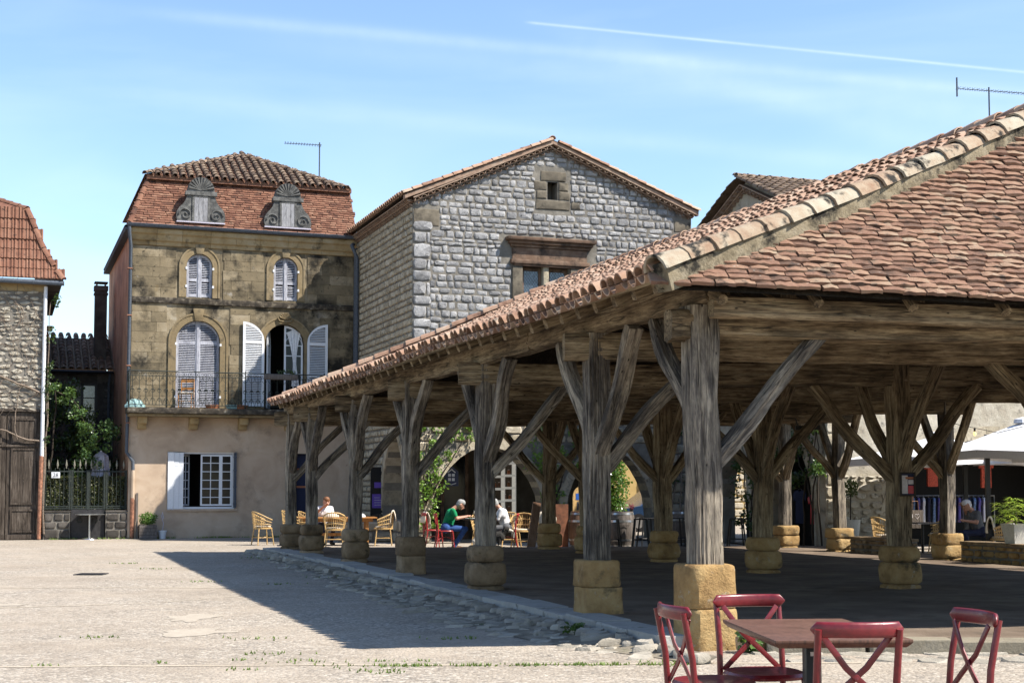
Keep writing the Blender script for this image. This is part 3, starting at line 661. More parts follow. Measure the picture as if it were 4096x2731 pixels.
for i, a in enumerate(MID):
    plinth(5.5, a, .47, .70, 'round', M['gold_stone'], 31 + i)
    beam('post', hall, (5.5, a, .69), (5.5, a, 3.22), .28, .28, M['wood'], 80 + i, 36, 16, .011, .012, .0)
    tl = (a - LEFT[i]) / 5.5; tr = (RIGHT[i] - a) / 5.5
    if i > 0: beam('tie_beam', hall, (5.55, a, (TB + TT) / 2), (11.36, RIGHT[i] + .36 * tr, (TB + TT) / 2), .26, TT - TB - .03, M['wood'], 90 + i, 30, 22, .012, .02)
    brace(5.5, a, 1.62, -1.15, -1.15 * tl, TB + .02, .2, 'wood'); brace(5.5, a, 1.62, 1.15, 1.15 * tr, TB + .02, .2, 'wood')
    if i < 6: brace(5.5, a, 1.7, 0, 1.0, 3.2, .19, 'wood')
    if i > 0: brace(5.5, a, 1.7, 0, -1.0, 3.2, .19, 'wood')
for i, a in enumerate(RIGHT):
    plinth(11, a, .48, .63, 'right', M['gold_stone'], 51 + i)
    beam('post', hall, (11, a, .62), (11, a, 3.22), .25, .25, M['woodgrey'], 110 + i, 30, 12, .011, .014, .05)
    brace(11, a, 1.7, -1.0, .22, TB + .03, .18, 'wood')
    if i < 6: brace(11, a, 1.75, 0, .85, 3.2, .18, 'wood')
    if i > 0: brace(11, a, 1.75, 0, -.85, 3.2, .18, 'wood')
def segs(name, pts, wx, wy, mat, s):
    for k in range(len(pts) - 1): beam(name, hall, pts[k], pts[k + 1], wx, wy, M[mat], s + k, 30, 14, .008, .016)
segs('wall_plate', [(0, -.3, 3.37), (0, 4.4, 3.35), (0, 12.1, 3.34), (0, 20.5, 3.3)], .27, .29, 'wood', 130)
segs('wall_plate', [(5.5, -1.7, 3.37), (5.5, 8.6, 3.35), (5.5, 18.5, 3.35)], .27, .27, 'wood', 140)
segs('wall_plate', [(11, -2.8, 3.37), (11, 8.6, 3.35), (11, 17.5, 3.33)], .27, .27, 'wood', 150)
SH = -.2                                     # the old hall is out of square: its front runs askew
beam('wall_plate', hall, (-.1, -.36, 3.17), (11.2, -.36 + 11.3 * SH, 2.98), .2, .2, M['wood'], 160, 30, 40, .01, .018)
beam('front_beam', hall, (.12, .0, 3.08), (5.45, -1.18, 3.06), .3, .3, M['wood'], 161, 44, 50, .014, .02)
beam('front_beam', hall, (5.55, -1.2, 3.06), (11, -2.3, 3.04), .3, .3, M['wood'], 162, 30, 20, .012, .018)
for a in (4.3, 7.6, 12.2, 16.6): beam('king_post', hall, (5.5, a, 3.3), (5.5, a, 5.75), .2, .2, M['wood'], 170 + int(a), 20, 6)
# ---- roof geometry (hall frame): left slope, front hip face
ZE, ZR = 3.42, 6.06
def ex(a): return -.75 + .30 * max(0, min(1, (a + .6) / 21))         # eave line drifts with the old frame
def sag(a): return -.035 * math.sin((a + .6) * .62) * math.sin((a + .6) * .23)
AF, AB = .6, 17.5; EF, EB = -.62, 20.35; ZER = 3.04
LF, RF, AP = Vector((-.75, EF, 3.32)), Vector((11.75, EF + 12.5 * SH, ZER)), Vector((5.5, AF, ZR))
def xmax(a):
    if a < AF: return -.75 + (a - EF) / (AF - EF) * 6.25
    if a > AB: return 5.5 - (a - AB) / (EB - AB) * 5.95
    return 5.5
def bell(f): return f - .042 * math.sin(math.pi * max(0, min(1, f)))
def lz(x, a): e = ex(a); return ZE + (ZR - ZE) * bell((x - e) / (5.5 - e)) + sag(a)
# under-boarding and rafters
mb = MB(); N_ = 60; vs = []
for i in range(N_ + 1):
    a = EF + .02 + (EB - EF - .04) * i / N_; xm = xmax(a); e = ex(a) + .04; xm = max(xm, e + .01)
    vs += [(e + (xm - e) * k / 4, a, lz(e + (xm - e) * k / 4, a) - .05) for k in range(5)]
mb.add(vs, [(5 * i + k, 5 * i + k + 1, 5 * i + 6 + k, 5 * i + 5 + k) for i in range(N_) for k in range(4)])
dn_ = Vector((0, 0, -.05)); d2_ = Vector((0, 0, -.17)); mb.add([LF + dn_, RF + dn_, RF.lerp(AP, .5) + d2_, LF.lerp(AP, .5) + d2_, AP + dn_], [(0, 1, 2, 3), (3, 2, 4)])
mb.add([RF + dn_, (11.75, 17.6, ZE - .05), (5.5, AB, ZR - .05), (5.5, AF, ZR - .05)], [(0, 1, 2, 3)])
mb.add([(-.43, EB, ZE - .05), (11.75, 17.6, ZE - .05), (5.5, AB, ZR - .05)], [(0, 2, 1)])
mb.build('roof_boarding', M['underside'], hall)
a = -.3; k = 0
while a < 20.2:
    e = ex(a) + .1; xm = xmax(a) - .1; k += 1
    if xm > e + .4: beam('rafter', hall, (e, a, lz(e, a) - .125), (xm, a, lz(xm, a) - .2), .1, .12, M['wood'], 200 + k, 12, 6, .005, .01)
    a += .48
a = .6
while a < 17.5:
    beam('rafter', hall, (11.65, a, ZE - .1), (5.6, a, ZE - .1 + 6.05 / 6.2 * (ZR - ZE)), .1, .12, M['wood'], 300 + int(a * 9), 8, 4, .004, .008); a += .6
b = -.1
while b < 11.5:
    q = LF.lerp(RF, (b + .75) / 12.5); f_ = min((b + .75) / 6.25, (11.75 - b) / 6.25) * .97; tp = LF.lerp(RF, .5); hv = (AP - tp) * f_
    beam('rafter', hall, q + Vector((0, .16, -.1)), q + hv + Vector((0, .1, -.3)), .1, .1, M['wood'], 400 + int(b * 9), 8, 4, .004, .008); b += .9
for k in range(14):                         # purlins seen from below
    pass
for x, z in ((1.7, .5), (3.6, .6)): beam('purlin', hall, (x, z, lz(x, 5) - .28), (x, 18.3, lz(x, 5) - .28), .17, .19, M['wood'], 500 + int(x), 20, 20, .007, .014)
# pale boards and dark lath under the eave tiles
segs_ = [(-.62, 5.6), (5.65, 12.4), (12.45, 20.3)]
for i, (p, q) in enumerate(segs_): beam('eave_board', hall, (ex(p) + .06, p, lz(ex(p) + .06, p) - .055), (ex(q) + .06, q, lz(ex(q) + .06, q) - .055), .075, .05, M['board'], 520 + i, 12, 20, .002, .006)
# ---- canal tiles
def canal_mesh(name, r0, r1, L, th, seed, mat, n=7, cav=1):
    rg_ = random.Random(seed); vs, fs = [], []; arc = R(168)
    for (yy, r) in ((0, r0), (L, r1)):
        for rr in (r, r - th):
            for j in range(n + 1):
                t = -arc / 2 + arc * j / n; w_ = 1 + rg_.uniform(-.03, .03); vs.append((rr * math.sin(t) * w_, yy + rg_.uniform(-.006, .006), cav * (rr * math.cos(t) - r * .25)))
    m_ = n + 1
    for j in range(n):
        fs += [(j, j + 1, j + 1 + 2 * m_, j + 2 * m_), (j + m_, j + m_ + 2 * m_, j + 1 + m_ + 2 * m_, j + 1 + m_), (j, j + m_, j + 1 + m_, j + 1)]
    fs += [(0, 2 * m_, 3 * m_, m_), (n, n + m_, n + 3 * m_, n + 2 * m_)]
    me = MB().add(vs, fs).mesh(name, 60); me.materials.append(mat); return me
ctile = [canal_mesh('canal_tile', .098 + .006 * (k % 3), .072, .44, .016, k, M['canal_tile'], 6) for k in range(6)]
def slope_m(a, x, lift, jit):
    e = ex(a); d_ = Vector((5.5 - e, 0, ZR - ZE)).normalized(); nn = Vector((-d_.z, 0, d_.x)); across = d_.cross(nn)
    p = Vector((x, a, lz(x, a))) + nn * lift
    return basis(across, d_, nn, p) @ Matrix.Rotation(rng.gauss(0, jit), 4, 'Z') @ Matrix.Rotation(R(-3.4) + rng.gauss(0, .014), 4, 'X')
covers = []; chans = []
pitch = .205; a = EF + .12; ncol = 0
while a < EB - .05:
    e = ex(a) - .05; xm = xmax(a); ncol += 1; L = 6.86; st = .33 * .912; x = e + rng.uniform(-.02, .03)
    while x < xm - .12:
        covers.append((slope_m(a + rng.gauss(0, .01), x, .05, .025), rng.randrange(6)))
        chans.append((a + pitch / 2, x - .03)); x += st * rng.uniform(.97, 1.03)
    a += pitch * rng.uniform(.97, 1.03)
pieces(hall, 'canal_tile', covers, ctile, 300, 'canal_tiles_upper', M['canal_tile'], near)
gt = canal_mesh('channel_tile', .085, .1, .42, .014, 77, M['canal_tile'], 5, -1)
pieces(hall, 'channel_tile', [(slope_m(a, x, .012, .01), 0) for a, x in chans if x < xmax(a) - .1 and a < EB - .1], [gt], 0, 'channel_tiles', M['canal_tile'])
# ridge and far hip covers
rtile = [canal_mesh('ridge_tile', .125 + .006 * k, .105, .46, .018, 30 + k, M['canal_tile'], 6) for k in range(3)]
def line_tiles(name, p, q, step, var, lift=.0, sc=1.0):
    p = Vector(p); q = Vector(q); d_ = (q - p).normalized(); L = (q - p).length; s_ = d_.cross(Vector((0, 0, 1))).normalized(); u_ = s_.cross(d_); t = 0
    while t < L - .1:
        c = p + d_ * t + u_ * (lift + rng.uniform(-.008, .008)); put(name, var[rng.randrange(len(var))], hall, None, basis(s_, d_, u_, c) @ Matrix.Rotation(rng.gauss(0, .02), 4, 'Z') @ Matrix.Rotation(R(-2.4), 4, 'X') @ scl(sc, sc, sc)); t += step * rng.uniform(.96, 1.04)
line_tiles('ridge_tile', (5.5, AF - .05, ZR + .06), (5.5, AB, ZR + .05), .38, rtile)
line_tiles('ridge_tile', (-.5, EB + .02, ZE + .03), (5.5, AB, ZR + .05), .38, rtile)
# front hip: big limewashed tiles bedded in a mortar kerb
hp0 = Vector((-.77, EF - .02, ZE + .01)); hp1 = AP + Vector((0, 0, .07)); hd = (hp1 - hp0).normalized(); hs_ = hd.cross(Vector((0, 0, 1))).normalized(); hu = hs_.cross(hd); HL = (hp1 - hp0).length
vs, fs = [], []; nseg = 60
prof = [(.1, -.2), (.118, -.02), (.08, .06), (-.08, .06), (-.118, -.02), (-.105, -.2)]
for i in range(nseg + 1):
    c = hp0 + hd * (HL * i / nseg) + Vector((0, 0, -.115 * math.sin(math.pi * i / nseg)))
    for j, (s_, u_) in enumerate(prof):
        k = 1 + .12 * noise.noise(Vector((i * .7, j * 2.3, 1))); vs.append(tuple(c + hs_ * s_ * k + hu * (u_ + .012 * noise.noise(Vector((i * .9, j, 5))))))
np_ = len(prof); fs = [(i * np_ + j, i * np_ + j + 1, (i + 1) * np_ + j + 1, (i + 1) * np_ + j) for i in range(nseg) for j in range(np_ - 1)] + [tuple(range(np_))]
MB().add(vs, fs).build('hip_mortar', M['mortar'], hall, smooth=50)
htile = [canal_mesh('hip_tile', .152 + .006 * k, .13, .4, .024, 60 + k, M['hip_tile'], 7) for k in range(4)]
t = -.03
while t < HL:
    c = hp0 + hd * t + hu * .035 + Vector((0, 0, -.115 * math.sin(math.pi * max(0, t) / HL))); put('hip_tile', htile[rng.randrange(4)], hall, None, basis(hs_, hd, hu, c) @ Matrix.Rotation(rng.gauss(0, .03), 4, 'Z') @ Matrix.Rotation(R(-2.6), 4, 'X')); t += .325 * rng.uniform(.95, 1.06)
# ---- flat tiles on the front hip face
ftile = []
for k in range(10):
    rg_ = random.Random(700 + k); vs = []; n_ = 4
    for zt in (0, 1):
        for j in range(n_ + 1):
            t = j / n_ - .5; bow = .012 * (1 - 4 * t * t) * rg_.uniform(.2, 1.2); curve = -.016 * (1 - 4 * t * t) * rg_.uniform(.2, 1.2)
            for yy in (0, .165): vs.append((t * .19 + rg_.uniform(-.003, .003), (yy + (curve + rg_.uniform(-.004, .004) if yy == 0 else 0)), zt * .032 + bow + (rg_.uniform(-.002, .002))))
    m_ = 2 * (n_ + 1); fs = []
    for j in range(n_):
        a0 = 2 * j; fs += [(a0 + m_, a0 + m_ + 2, a0 + m_ + 3, a0 + m_ + 1), (a0, a0 + m_, a0 + m_ + 2, a0 + 2)]
    fs += [(0, 1, m_ + 1, m_), (2 * n_, 2 * n_ + m_, 2 * n_ + m_ + 1, 2 * n_ + 1)]
    me = MB().add(vs, fs).mesh('flat_tile', 35); me.materials.append(M['flat_tile']); ftile.append(me)
ev = (RF - LF).normalized(); hv = AP - LF; hv = hv - ev * hv.dot(ev); FL = hv.length; fd = hv.normalized(); fn = ev.cross(fd)
items = []; t = -.06; row = 0
while t < FL - .05:
    f_ = max(t, 0) / FL; A_ = LF.lerp(AP, f_); B_ = RF.lerp(AP, f_); L_ = min((B_ - A_).length, 10.5 - f_ * 5); x = .06 + (row % 2) * .09 + rng.uniform(-.03, .03) - .05
    while x < L_:
        wv = .014 * math.sin(x * 1.1 + row * .2) + .006 * math.sin(x * 2.7 + row * .4)
        lift = .026 + .01 * math.sin(x * .9) + rng.uniform(0, .012)
        p = A_ + ev * x + fd * (min(t, 0) + wv + rng.gauss(0, .006)) + fn * lift + Vector((0, 0, -.115 * math.sin(math.pi * f_)))
        sx = rng.uniform(.8, 1.2)
        items.append((basis(ev, fd, fn, p) @ Matrix.Rotation(rng.gauss(0, .03), 4, 'Z') @ Matrix.Rotation(R(-17) + rng.gauss(0, .025), 4, 'X') @ Matrix.Rotation(rng.gauss(0, .02), 4, 'Y') @ scl(sx, 1, 1), rng.randrange(10)))
        x += .186 * sx + .004
    t += .084 * rng.uniform(.95, 1.05); row += 1
def inview(m): c = Matrix.Rotation(ANG, 4, 'Z') @ m.translation + P0; return (1 if c.x / c.y < .4 else .01) / (m.translation - camh).length
pieces(hall, 'flat_tile', items, ftile, 300, 'flat_tiles_upper', M['flat_tile'], inview)
# ================================================================== townhouse with balcony
th = thing('townhouse', 'three storey ochre townhouse with balcony, arched shutters and scrolled dormers', 'house', H1, ANG)
W1 = 6.78; DEP = 9.4
win = [(1.13, .87, 3.15, 2.58), (4.98, .02, 5.55, 2.55)]
arch = [(1.61, 7.24, 2.39, 8.58, 8.19), (4.25, 7.26, 5.0, 8.61, 8.235), (1.33, 3.9, 2.64, 6.54, 5.885), (4.0, 3.9, 5.22, 6.53, 5.92)]
mb = MB(); wall_open(mb, 0, W1, 3.72, 9.2, .0, .32, arch); wall1 = mb.build('wall', M['ashlar'], th)
mb = MB(); wall_open(mb, 0, W1, 0, 3.72, -.03, .3, win); mb.add([(0, -.03, 3.72), (W1, -.03, 3.72), (W1, .0, 3.72), (0, 0, 3.72)], [(0, 1, 2, 3)])
mb.build('ground_floor_wall', M['plaster'], th)
mb = MB(); mb.add([(0, -.03, 0), (0, DEP, 0), (0, DEP, 9.2), (0, -.0, 9.2)], [(0, 1, 2, 3)]); mb.build('side_wall', M['plaster_pink'], th)
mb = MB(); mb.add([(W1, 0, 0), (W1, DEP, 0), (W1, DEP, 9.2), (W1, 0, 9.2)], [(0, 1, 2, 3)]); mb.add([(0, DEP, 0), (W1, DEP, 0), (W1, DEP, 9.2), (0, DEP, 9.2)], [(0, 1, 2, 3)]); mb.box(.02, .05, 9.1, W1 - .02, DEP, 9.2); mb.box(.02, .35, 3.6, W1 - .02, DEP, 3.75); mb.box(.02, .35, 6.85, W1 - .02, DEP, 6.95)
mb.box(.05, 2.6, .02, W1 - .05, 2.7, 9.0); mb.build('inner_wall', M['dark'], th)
# ashlar blocks, proud of the wall
rg = random.Random(12); res = []
skip = [(1.3, 7.1, 2.7, 8.95), (3.95, 7.1, 5.3, 8.95), (1.05, 3.7, 2.92, 6.82), (3.72, 3.7, 5.5, 6.82)]
res += courses(.02, W1 - .02, 3.9, 7.02, (.29, .36), (.45, 1.05), rg, skip, None, .008); res += courses(.02, W1 - .02, 7.2, 8.74, (.27, .34), (.45, 1.05), rg, skip, None, .008)
def block_mesh(seed):
    rg_ = random.Random(seed); s = MB(); s.box(-.5, -.5, -.5, .5, .5, .5); me = s.mesh('ashlar_block'); bm = bmesh.new(); bm.from_mesh(me)
    bmesh.ops.bevel(bm, geom=[e for e in bm.edges if all(v.co.y < 0 for v in e.verts)], offset=.02, segments=1, affect='EDGES'); bm.to_mesh(me); bm.free(); me.materials.append(M['ashlar']); return me
blk = [block_mesh(k) for k in range(2)]
for cx, cz, ww, hh in res: put('ashlar_block', blk[0], wall1, None, Matrix.Translation((cx, -.004, cz)) @ scl(ww, .03 + rg.uniform(0, .01), hh))
# plain fields round the openings carry moulded surrounds
def surround(x0, x1, z0, spring, top, wd, proud, key=True):
    mb_ = MB(); inn = [(x0, z0)] + arch_pts(x0, x1, spring, top, 18) + [(x1, z0)]; out = [(x0 - wd, z0)] + arch_pts(x0 - wd, x1 + wd, spring, top + wd, 18) + [(x1 + wd, z0)]
    n_ = len(inn); y0 = -proud; vs = [(x, y0, z) for x, z in inn] + [(x, y0, z) for x, z in out] + [(x, .06, z) for x, z in inn] + [(x, .02, z) for x, z in out]
    fs = []
    for i in range(n_ - 1): fs += [(i, i + 1, n_ + i + 1, n_ + i), (i, 2 * n_ + i, 2 * n_ + i + 1, i + 1), (n_ + i, n_ + i + 1, 3 * n_ + i + 1, 3 * n_ + i)]
    mb_.add(vs, fs)
    # raised outer fillet
    o2 = [(x0 - wd - .05, z0)] + arch_pts(x0 - wd - .05, x1 + wd + .05, spring, top + wd + .05, 18) + [(x1 + wd + .05, z0)]
    vs = [(x, y0 - .02, z) for x, z in out] + [(x, y0 - .02, z) for x, z in o2] + [(x, .02, z) for x, z in o2] + [(x, y0 + .01, z) for x, z in out]
    fs = []
    for i in range(n_ - 1): fs += [(i, i + 1, n_ + i + 1, n_ + i), (n_ + i, n_ + i + 1, 2 * n_ + i + 1, 2 * n_ + i), (i, 3 * n_ + i, 3 * n_ + i + 1, i + 1)]
    mb_.add(vs, fs)
    o = mb_.build('window_surround', M['ashlar_trim'], th)
    if key:
        cx = (x0 + x1) / 2; MB().prism([(cx - .1, top - .02), (cx + .1, top - .02), (cx + .17, top + wd + .18), (cx - .17, top + wd + .18)], -proud - .05, .02).build('keystone', M['ashlar_trim'], o, bevel=.012)
    return o
surround(1.61, 2.39, 7.24, 8.19, 8.58, .17, .025); surround(4.25, 5.0, 7.26, 8.235, 8.61, .17, .025)
surround(1.33, 2.64, 3.9, 5.885, 6.54, .18, .04); s4 = surround(4.0, 5.22, 3.9, 5.92, 6.53, .18, .04, False)
# carved shell over the open window
mb = MB()
for i in range(7):
    a = R(20 + 140 * i / 6); mb.tube([(4.61, -.07, 6.68), (4.61 + .2 * math.cos(a), -.1, 6.68 + .19 * math.sin(a))], [.02, .045], 6)
mb.tube([(4.38, -.08, 6.72), (4.44, -.1, 6.62), (4.61, -.11, 6.6), (4.78, -.1, 6.62), (4.84, -.08, 6.72)], .03, 6); mb.build('carved_shell', M['ashlar_trim'], s4, smooth=50)
# string course and cornice
mb = MB(); mb.prism([(-.0, 0)] * 0 or [(0, 7.02), (W1, 7.02), (W1, 7.2), (0, 7.2)], -.07, .02); mb.build('string_course', M['ledge'], th, bevel=.02)
x = -.08; rg = random.Random(4)
while x < W1:
    L = min(rg.uniform(.7, 1.1), W1 + .04 - x)
    mb = MB(); q = [(.02, 8.74), (-.06, 8.76), (-.07, 8.86), (-.13, 8.9), (-.16, 9.05), (-.22, 9.1), (-.23, 9.22), (.02, 9.22)]
    vs = [(x + .003, y_, z_) for y_, z_ in q] + [(x + L - .004, y_, z_) for y_, z_ in q]; n_ = len(q)
    mb.add(vs, [tuple(range(n_)), tuple(reversed(range(n_, 2 * n_)))] + [(i, (i + 1) % n_, (i + 1) % n_ + n_, i + n_) for i in range(n_)]); mb.build('cornice_stone', M['ashlar_clean'], th); x += L
# gutter and pipes
MB().box(-.1, -.2, 9.225, W1, -.12, 9.42).build('fascia', M['ashlar_clean'], th); MB().box(-.1, -.119, 9.21, -.02, DEP, 9.42).build('fascia', M['ashlar_clean'], th)
mb = MB(); vs = []
for xx in (-.16, W1 + .08):
    for j in range(9):
        a = R(180 + 180 * j / 8); vs.append((xx, -.3 + .075 * math.cos(a), 9.33 + .085 * math.sin(a)))
mb.add(vs, [(j, j + 1, j + 10, j + 9) for j in range(8)] + [tuple(range(9)), tuple(range(9, 18))]); mb.tube([(-.16, -.375, 9.335), (W1 + .08, -.375, 9.335)], .012, 5); mb.build('gutter', M['zinc'], th)
mb = MB(); mb.tube([(-.1, -.3, 9.24), (-.1, -.3, 9.05), (-.04, -.1, 8.7), (-.05, -.09, 4.1), (-.07, -.1, 2.55), (.12, -.1, 2.28), (.13, -.1, 2.0)], .05, 8); dp = mb.build('downpipe', M['zinc'], th, smooth=50)
MB().tube([(.13, -.1, 2.02), (.13, -.1, 1.15)], .055, 8).build('cast_pipe', M['plaster'], dp); MB().tube([(.12, -.1, 1.2), (.12, -.1, .02)], .06, 8).build('rusty_foot', M['rust'], dp)
for z in (8.0, 6.6, 5.1, 3.4): MB().box(-.12, -.155, z, .02, .02, z + .03).build('pipe_clip', M['rust'], dp)
mb = MB(); mb.tube([(W1 - .02, -.12, 9.2), (W1 + .03, -.1, 9.0), (W1 + .02, -.1, 0.1)], .055, 8); mb.build('downpipe', M['zinc'], th, smooth=50)
mb = MB()
for i in range(12): mb.tube([(-.17 + 0 * i, .1 + i * .75, 9.3), (-.17, .1 + (i + 1) * .75, 9.3)], .06, 6, False)
mb.box(-.2, -.1, 9.18, .02, DEP, 9.26); mb.build('side_gutter', M['zinc'], th)
# closed shutters with louvres
def shutter_leaf(x0, x1, z0, spring, top, y, mat, parent, arch_side, name='shutter', th_=.04, full=None):
    """arch_side: -1 the arch rises to the right edge (left leaf), +1 to the left edge (right leaf), 0 none. Built flat at y."""
    def tz(x):
        if arch_side == 0: return top
        if arch_side < 0: u = (x1 - x) / (x1 - x0)
        else: u = (x - x0) / (x1 - x0)
        return spring + (top - spring) * math.sqrt(max(0, 1 - u * u))
    mb_ = MB(); st = .075 * min(1, (x1 - x0) / .4)
    k = 10; xs = [x0 + (x1 - x0) * i / k for i in range(k + 1)]
    def stile(a, b):
        m_ = 4; p = [(a + (b - a) * i / m_) for i in range(m_ + 1)]; mb_.prism([(a, z0), (b, z0)] + [(q, tz(q)) for q in reversed(p)], y - th_ / 2, y + th_ / 2)
    stile(x0, x0 + st); stile(x1 - st, x1)
    mids = [z0 + .02, z0 + (spring - z0) * .5 - .05, spring - .06] if spring - z0 > 1.4 else [z0 + .02, z0 + (spring - z0) * .52]
    for zz in mids: mb_.box(x0 + st, y - th_ / 2 + .003, zz, x1 - st, y + th_ / 2 - .003, zz + .1)
    p = [x0 + st + (x1 - x0 - 2 * st) * i / 6 for i in range(7)]
    mb_.prism([(q, tz(q) - .085) for q in p] + [(q, tz(q) - .003) for q in reversed(p)], y - th_ / 2 + .004, y + th_ / 2 - .004)
    o = mb_.build(name, mat, parent); sl_ = MB(); z = z0 + .12; cr = Matrix.Rotation(R(38), 4, 'X')
    while z < top - .1:
        if not any(q - .02 < z < q + .1 for q in mids):
            xa, xb = x0 + st - .005, x1 - st + .005
            if arch_side:
                while tz(xa) - .07 < z and xa < xb: xa += .02
                while tz(xb) - .07 < z and xb > xa: xb -= .02
            if xb - xa > .05: sl_.box(xa - (xa + xb) / 2, -.024, -.004, xb - (xa + xb) / 2, .024, .004, Matrix.Translation(((xa + xb) / 2, y, z)) @ cr)
        z += .052
    sl_.build('louvres', mat, o, kind='stuff'); return o
for (x0, z0, x1, z1, sp) in arch[:3]:
    c = (x0 + x1) / 2; y = .1
    shutter_leaf(x0 + .01, c - .004, z0 + .01, sp, z1 - .01, y, M['oldpaint'], th, -1); r_ = shutter_leaf(c + .004, x1 - .01, z0 + .01, sp, z1 - .01, y, M['oldpaint'], th, 1)
    MB().box(c - .035, y - .045, z0 + .02, c + .035, y - .018, z1 - .03).build('cover_strip', M['oldpaint'], r_)
    for zz in (z0 + .3, sp - .1):
        for xx in (x0 - .03, x1 - .01): MB().box(xx, -.045, zz, xx + .05, .1, zz + .07).build('hinge', M['white'], r_)
# open shutters and half-open glazed door
shutter_leaf(3.32, 3.97, 3.95, 5.95, 6.56, -.09, M['white'], th, 1); shutter_leaf(5.3, 5.94, 3.95, 5.95, 6.56, -.09, M['white'], th, -1)
def french(x0, x1, z0, spring, top, parent, y, side, mtx=None):
    mb_ = MB(); t_ = .055
    def tz(x): u = (x - x0) / (x1 - x0) if side > 0 else (x1 - x) / (x1 - x0); return spring + (top - spring) * math.sqrt(max(0, 1 - u * u))
    mb_.box(x0, y, z0, x0 + t_, y + .05, tz(x0) - .02); mb_.box(x1 - t_, y, z0, x1, y + .05, tz(x1)); mb_.box(x0 + t_, y + .002, z0, x1 - t_, y + .048, z0 + .5)
    p = [x0 + (x1 - x0) * i / 12 for i in range(13)]; mb_.prism([(q, tz(q) - .07) for q in p] + [(q, tz(q)) for q in reversed(p)], y + .001, y + .049)
    mb_.box((x0 + x1) / 2 - .015, y + .006, z0 + .5, (x0 + x1) / 2 + .015, y + .04, spring + .2)
    for zz in (z0 + 1.05, z0 + 1.62, spring - .03): mb_.box(x0 + t_, y + .005, zz - .015, x1 - t_, y + .042, zz + .015)
    cx = (x0 + x1) / 2; rr = (x1 - x0) / 2 - .04
    for s_ in (-1, 1): mb_.tube([(cx + s_ * rr * math.cos(a), y + .025, spring + .02 + rr * math.sin(a)) for a in [R(90 * i / 6) for i in range(7)]], .013, 4)
    mb_.tube([(cx - .13, y + .025, spring + .3), (cx, y + .025, spring + .44), (cx + .13, y + .025, spring + .3), (cx, y + .025, spring + .16), (cx - .13, y + .025, spring + .3)], .013, 4)
    o = mb_.build('glazed_door', M['white'], parent, mtx=mtx)
    q = [x0 + .05 + (x1 - x0 - .1) * i / 8 for i in range(9)]
    MB().prism([(x0 + .05, z0 + .5), (x1 - .05, z0 + .5)] + [(v, tz(v) - .05) for v in reversed(q)], y + .022, y + .026).build('pane', M['glass'], o)
    return o
gd = french(4.62, 5.2, 3.95, 5.92, 6.5, th, .1, 1)
mb = MB(); vs = []                                      # gathered lace curtain, in front of the dark room
for i in range(13):
    for j in range(11):
        v = j / 10; wd = .5 - .4 * math.sin(min(1, v * 1.5) * 1.57) if v < .62 else .1 + .16 * (v - .62) / .38; xx = 4.9 + .07 * v + wd * (i / 12 - .5) * .95; vs.append((xx, .085 + .012 * math.sin(i * 1.9), 6.38 - 1.75 * v - (.1 * abs(i - 6) / 6 if j == 0 else 0)))
mb.add(vs, [(i * 11 + j, i * 11 + j + 1, (i + 1) * 11 + j + 1, (i + 1) * 11 + j) for i in range(12) for j in range(10)]); mb.build('lace_curtain', M['curtain'], gd, smooth=60)
french(-.58, 0, 3.95, 5.92, 6.5, th, 0, -1, Matrix.Translation((4.08, .14, 0)) @ Matrix.Rotation(R(-108), 4, 'Z'))
# ground floor window
wf = MB(); y = .06
wf.box(1.13, y, .87, 3.15, y + .07, .93); wf.box(1.13, y, 2.52, 3.15, y + .07, 2.58); wf.box(1.13, y, .93, 1.17, y + .07, 2.52); wf.box(3.07, y, .93, 3.15, y + .07, 2.52); win_o = wf.build('window_frame', M['white'], th)
def sash(x0, x1, z0, z1, nx_, nz, mtx=None, y=0):
    m_ = MB(); t_ = .05; m_.box(x0, y, z0, x0 + t_, y + .045, z1); m_.box(x1 - t_, y, z0, x1, y + .045, z1); m_.box(x0 + t_, y + .001, z0, x1 - t_, y + .044, z0 + t_); m_.box(x0 + t_, y + .001, z1 - t_, x1 - t_, y + .044, z1)
    for i in range(1, nx_): xx = x0 + (x1 - x0) * i / nx_; m_.box(xx - .012, y + .004, z0 + t_, xx + .012, y + .04, z1 - t_)
    for j in range(1, nz): zz = z0 + (z1 - z0) * j / nz; m_.box(x0 + t_, y + .006, zz - .012, x1 - t_, y + .038, zz + .012)
    o = m_.build('casement', M['white'], win_o, mtx=mtx)
    for i in range(nx_):
        for j in range(nz): MB().box(x0 + (x1 - x0) * i / nx_ + .02, y + .02, z0 + (z1 - z0) * j / nz + .02, x0 + (x1 - x0) * (i + 1) / nx_ - .02, y + .024, z0 + (z1 - z0) * (j + 1) / nz - .02).build('pane', M['glass'], o)
sash(2.12, 2.72, .96, 2.5, 2, 6, None, .07); sash(2.72, 3.06, .96, 2.5, 1, 6, None, .072)
sash(0, .5, .96, 2.5, 2, 6, Matrix.Translation((1.58, .08, 0)) @ Matrix.Rotation(R(58), 4, 'Z'))
fs_ = MB(); fs_.box(1.14, -.075, .84, 1.32, -.04, 2.56); fs_.box(1.325, -.06, .86, 1.47, -.03, 2.55); fs_.box(1.475, -.05, .86, 1.6, -.02, 2.55)
for k in range(8):
    fs_.box(1.35, -.066, 2.15 + k * .045, 1.45, -.058, 2.175 + k * .045); fs_.box(1.5, -.056, 2.15 + k * .045, 1.58, -.048, 2.175 + k * .045)
fs_.build('folded_shutter', M['white'], th)
fs_ = MB(); fs_.box(3.1, -.11, .9, 3.135, .05, 2.56); fs_.box(3.14, -.12, .9, 3.165, -.03, 2.55)
for z in (1.0, 1.5, 2.0, 2.4): fs_.box(3.07, -.13, z, 3.17, -.1, z + .05)
fs_.build('folded_shutter', M['zinc'], th)
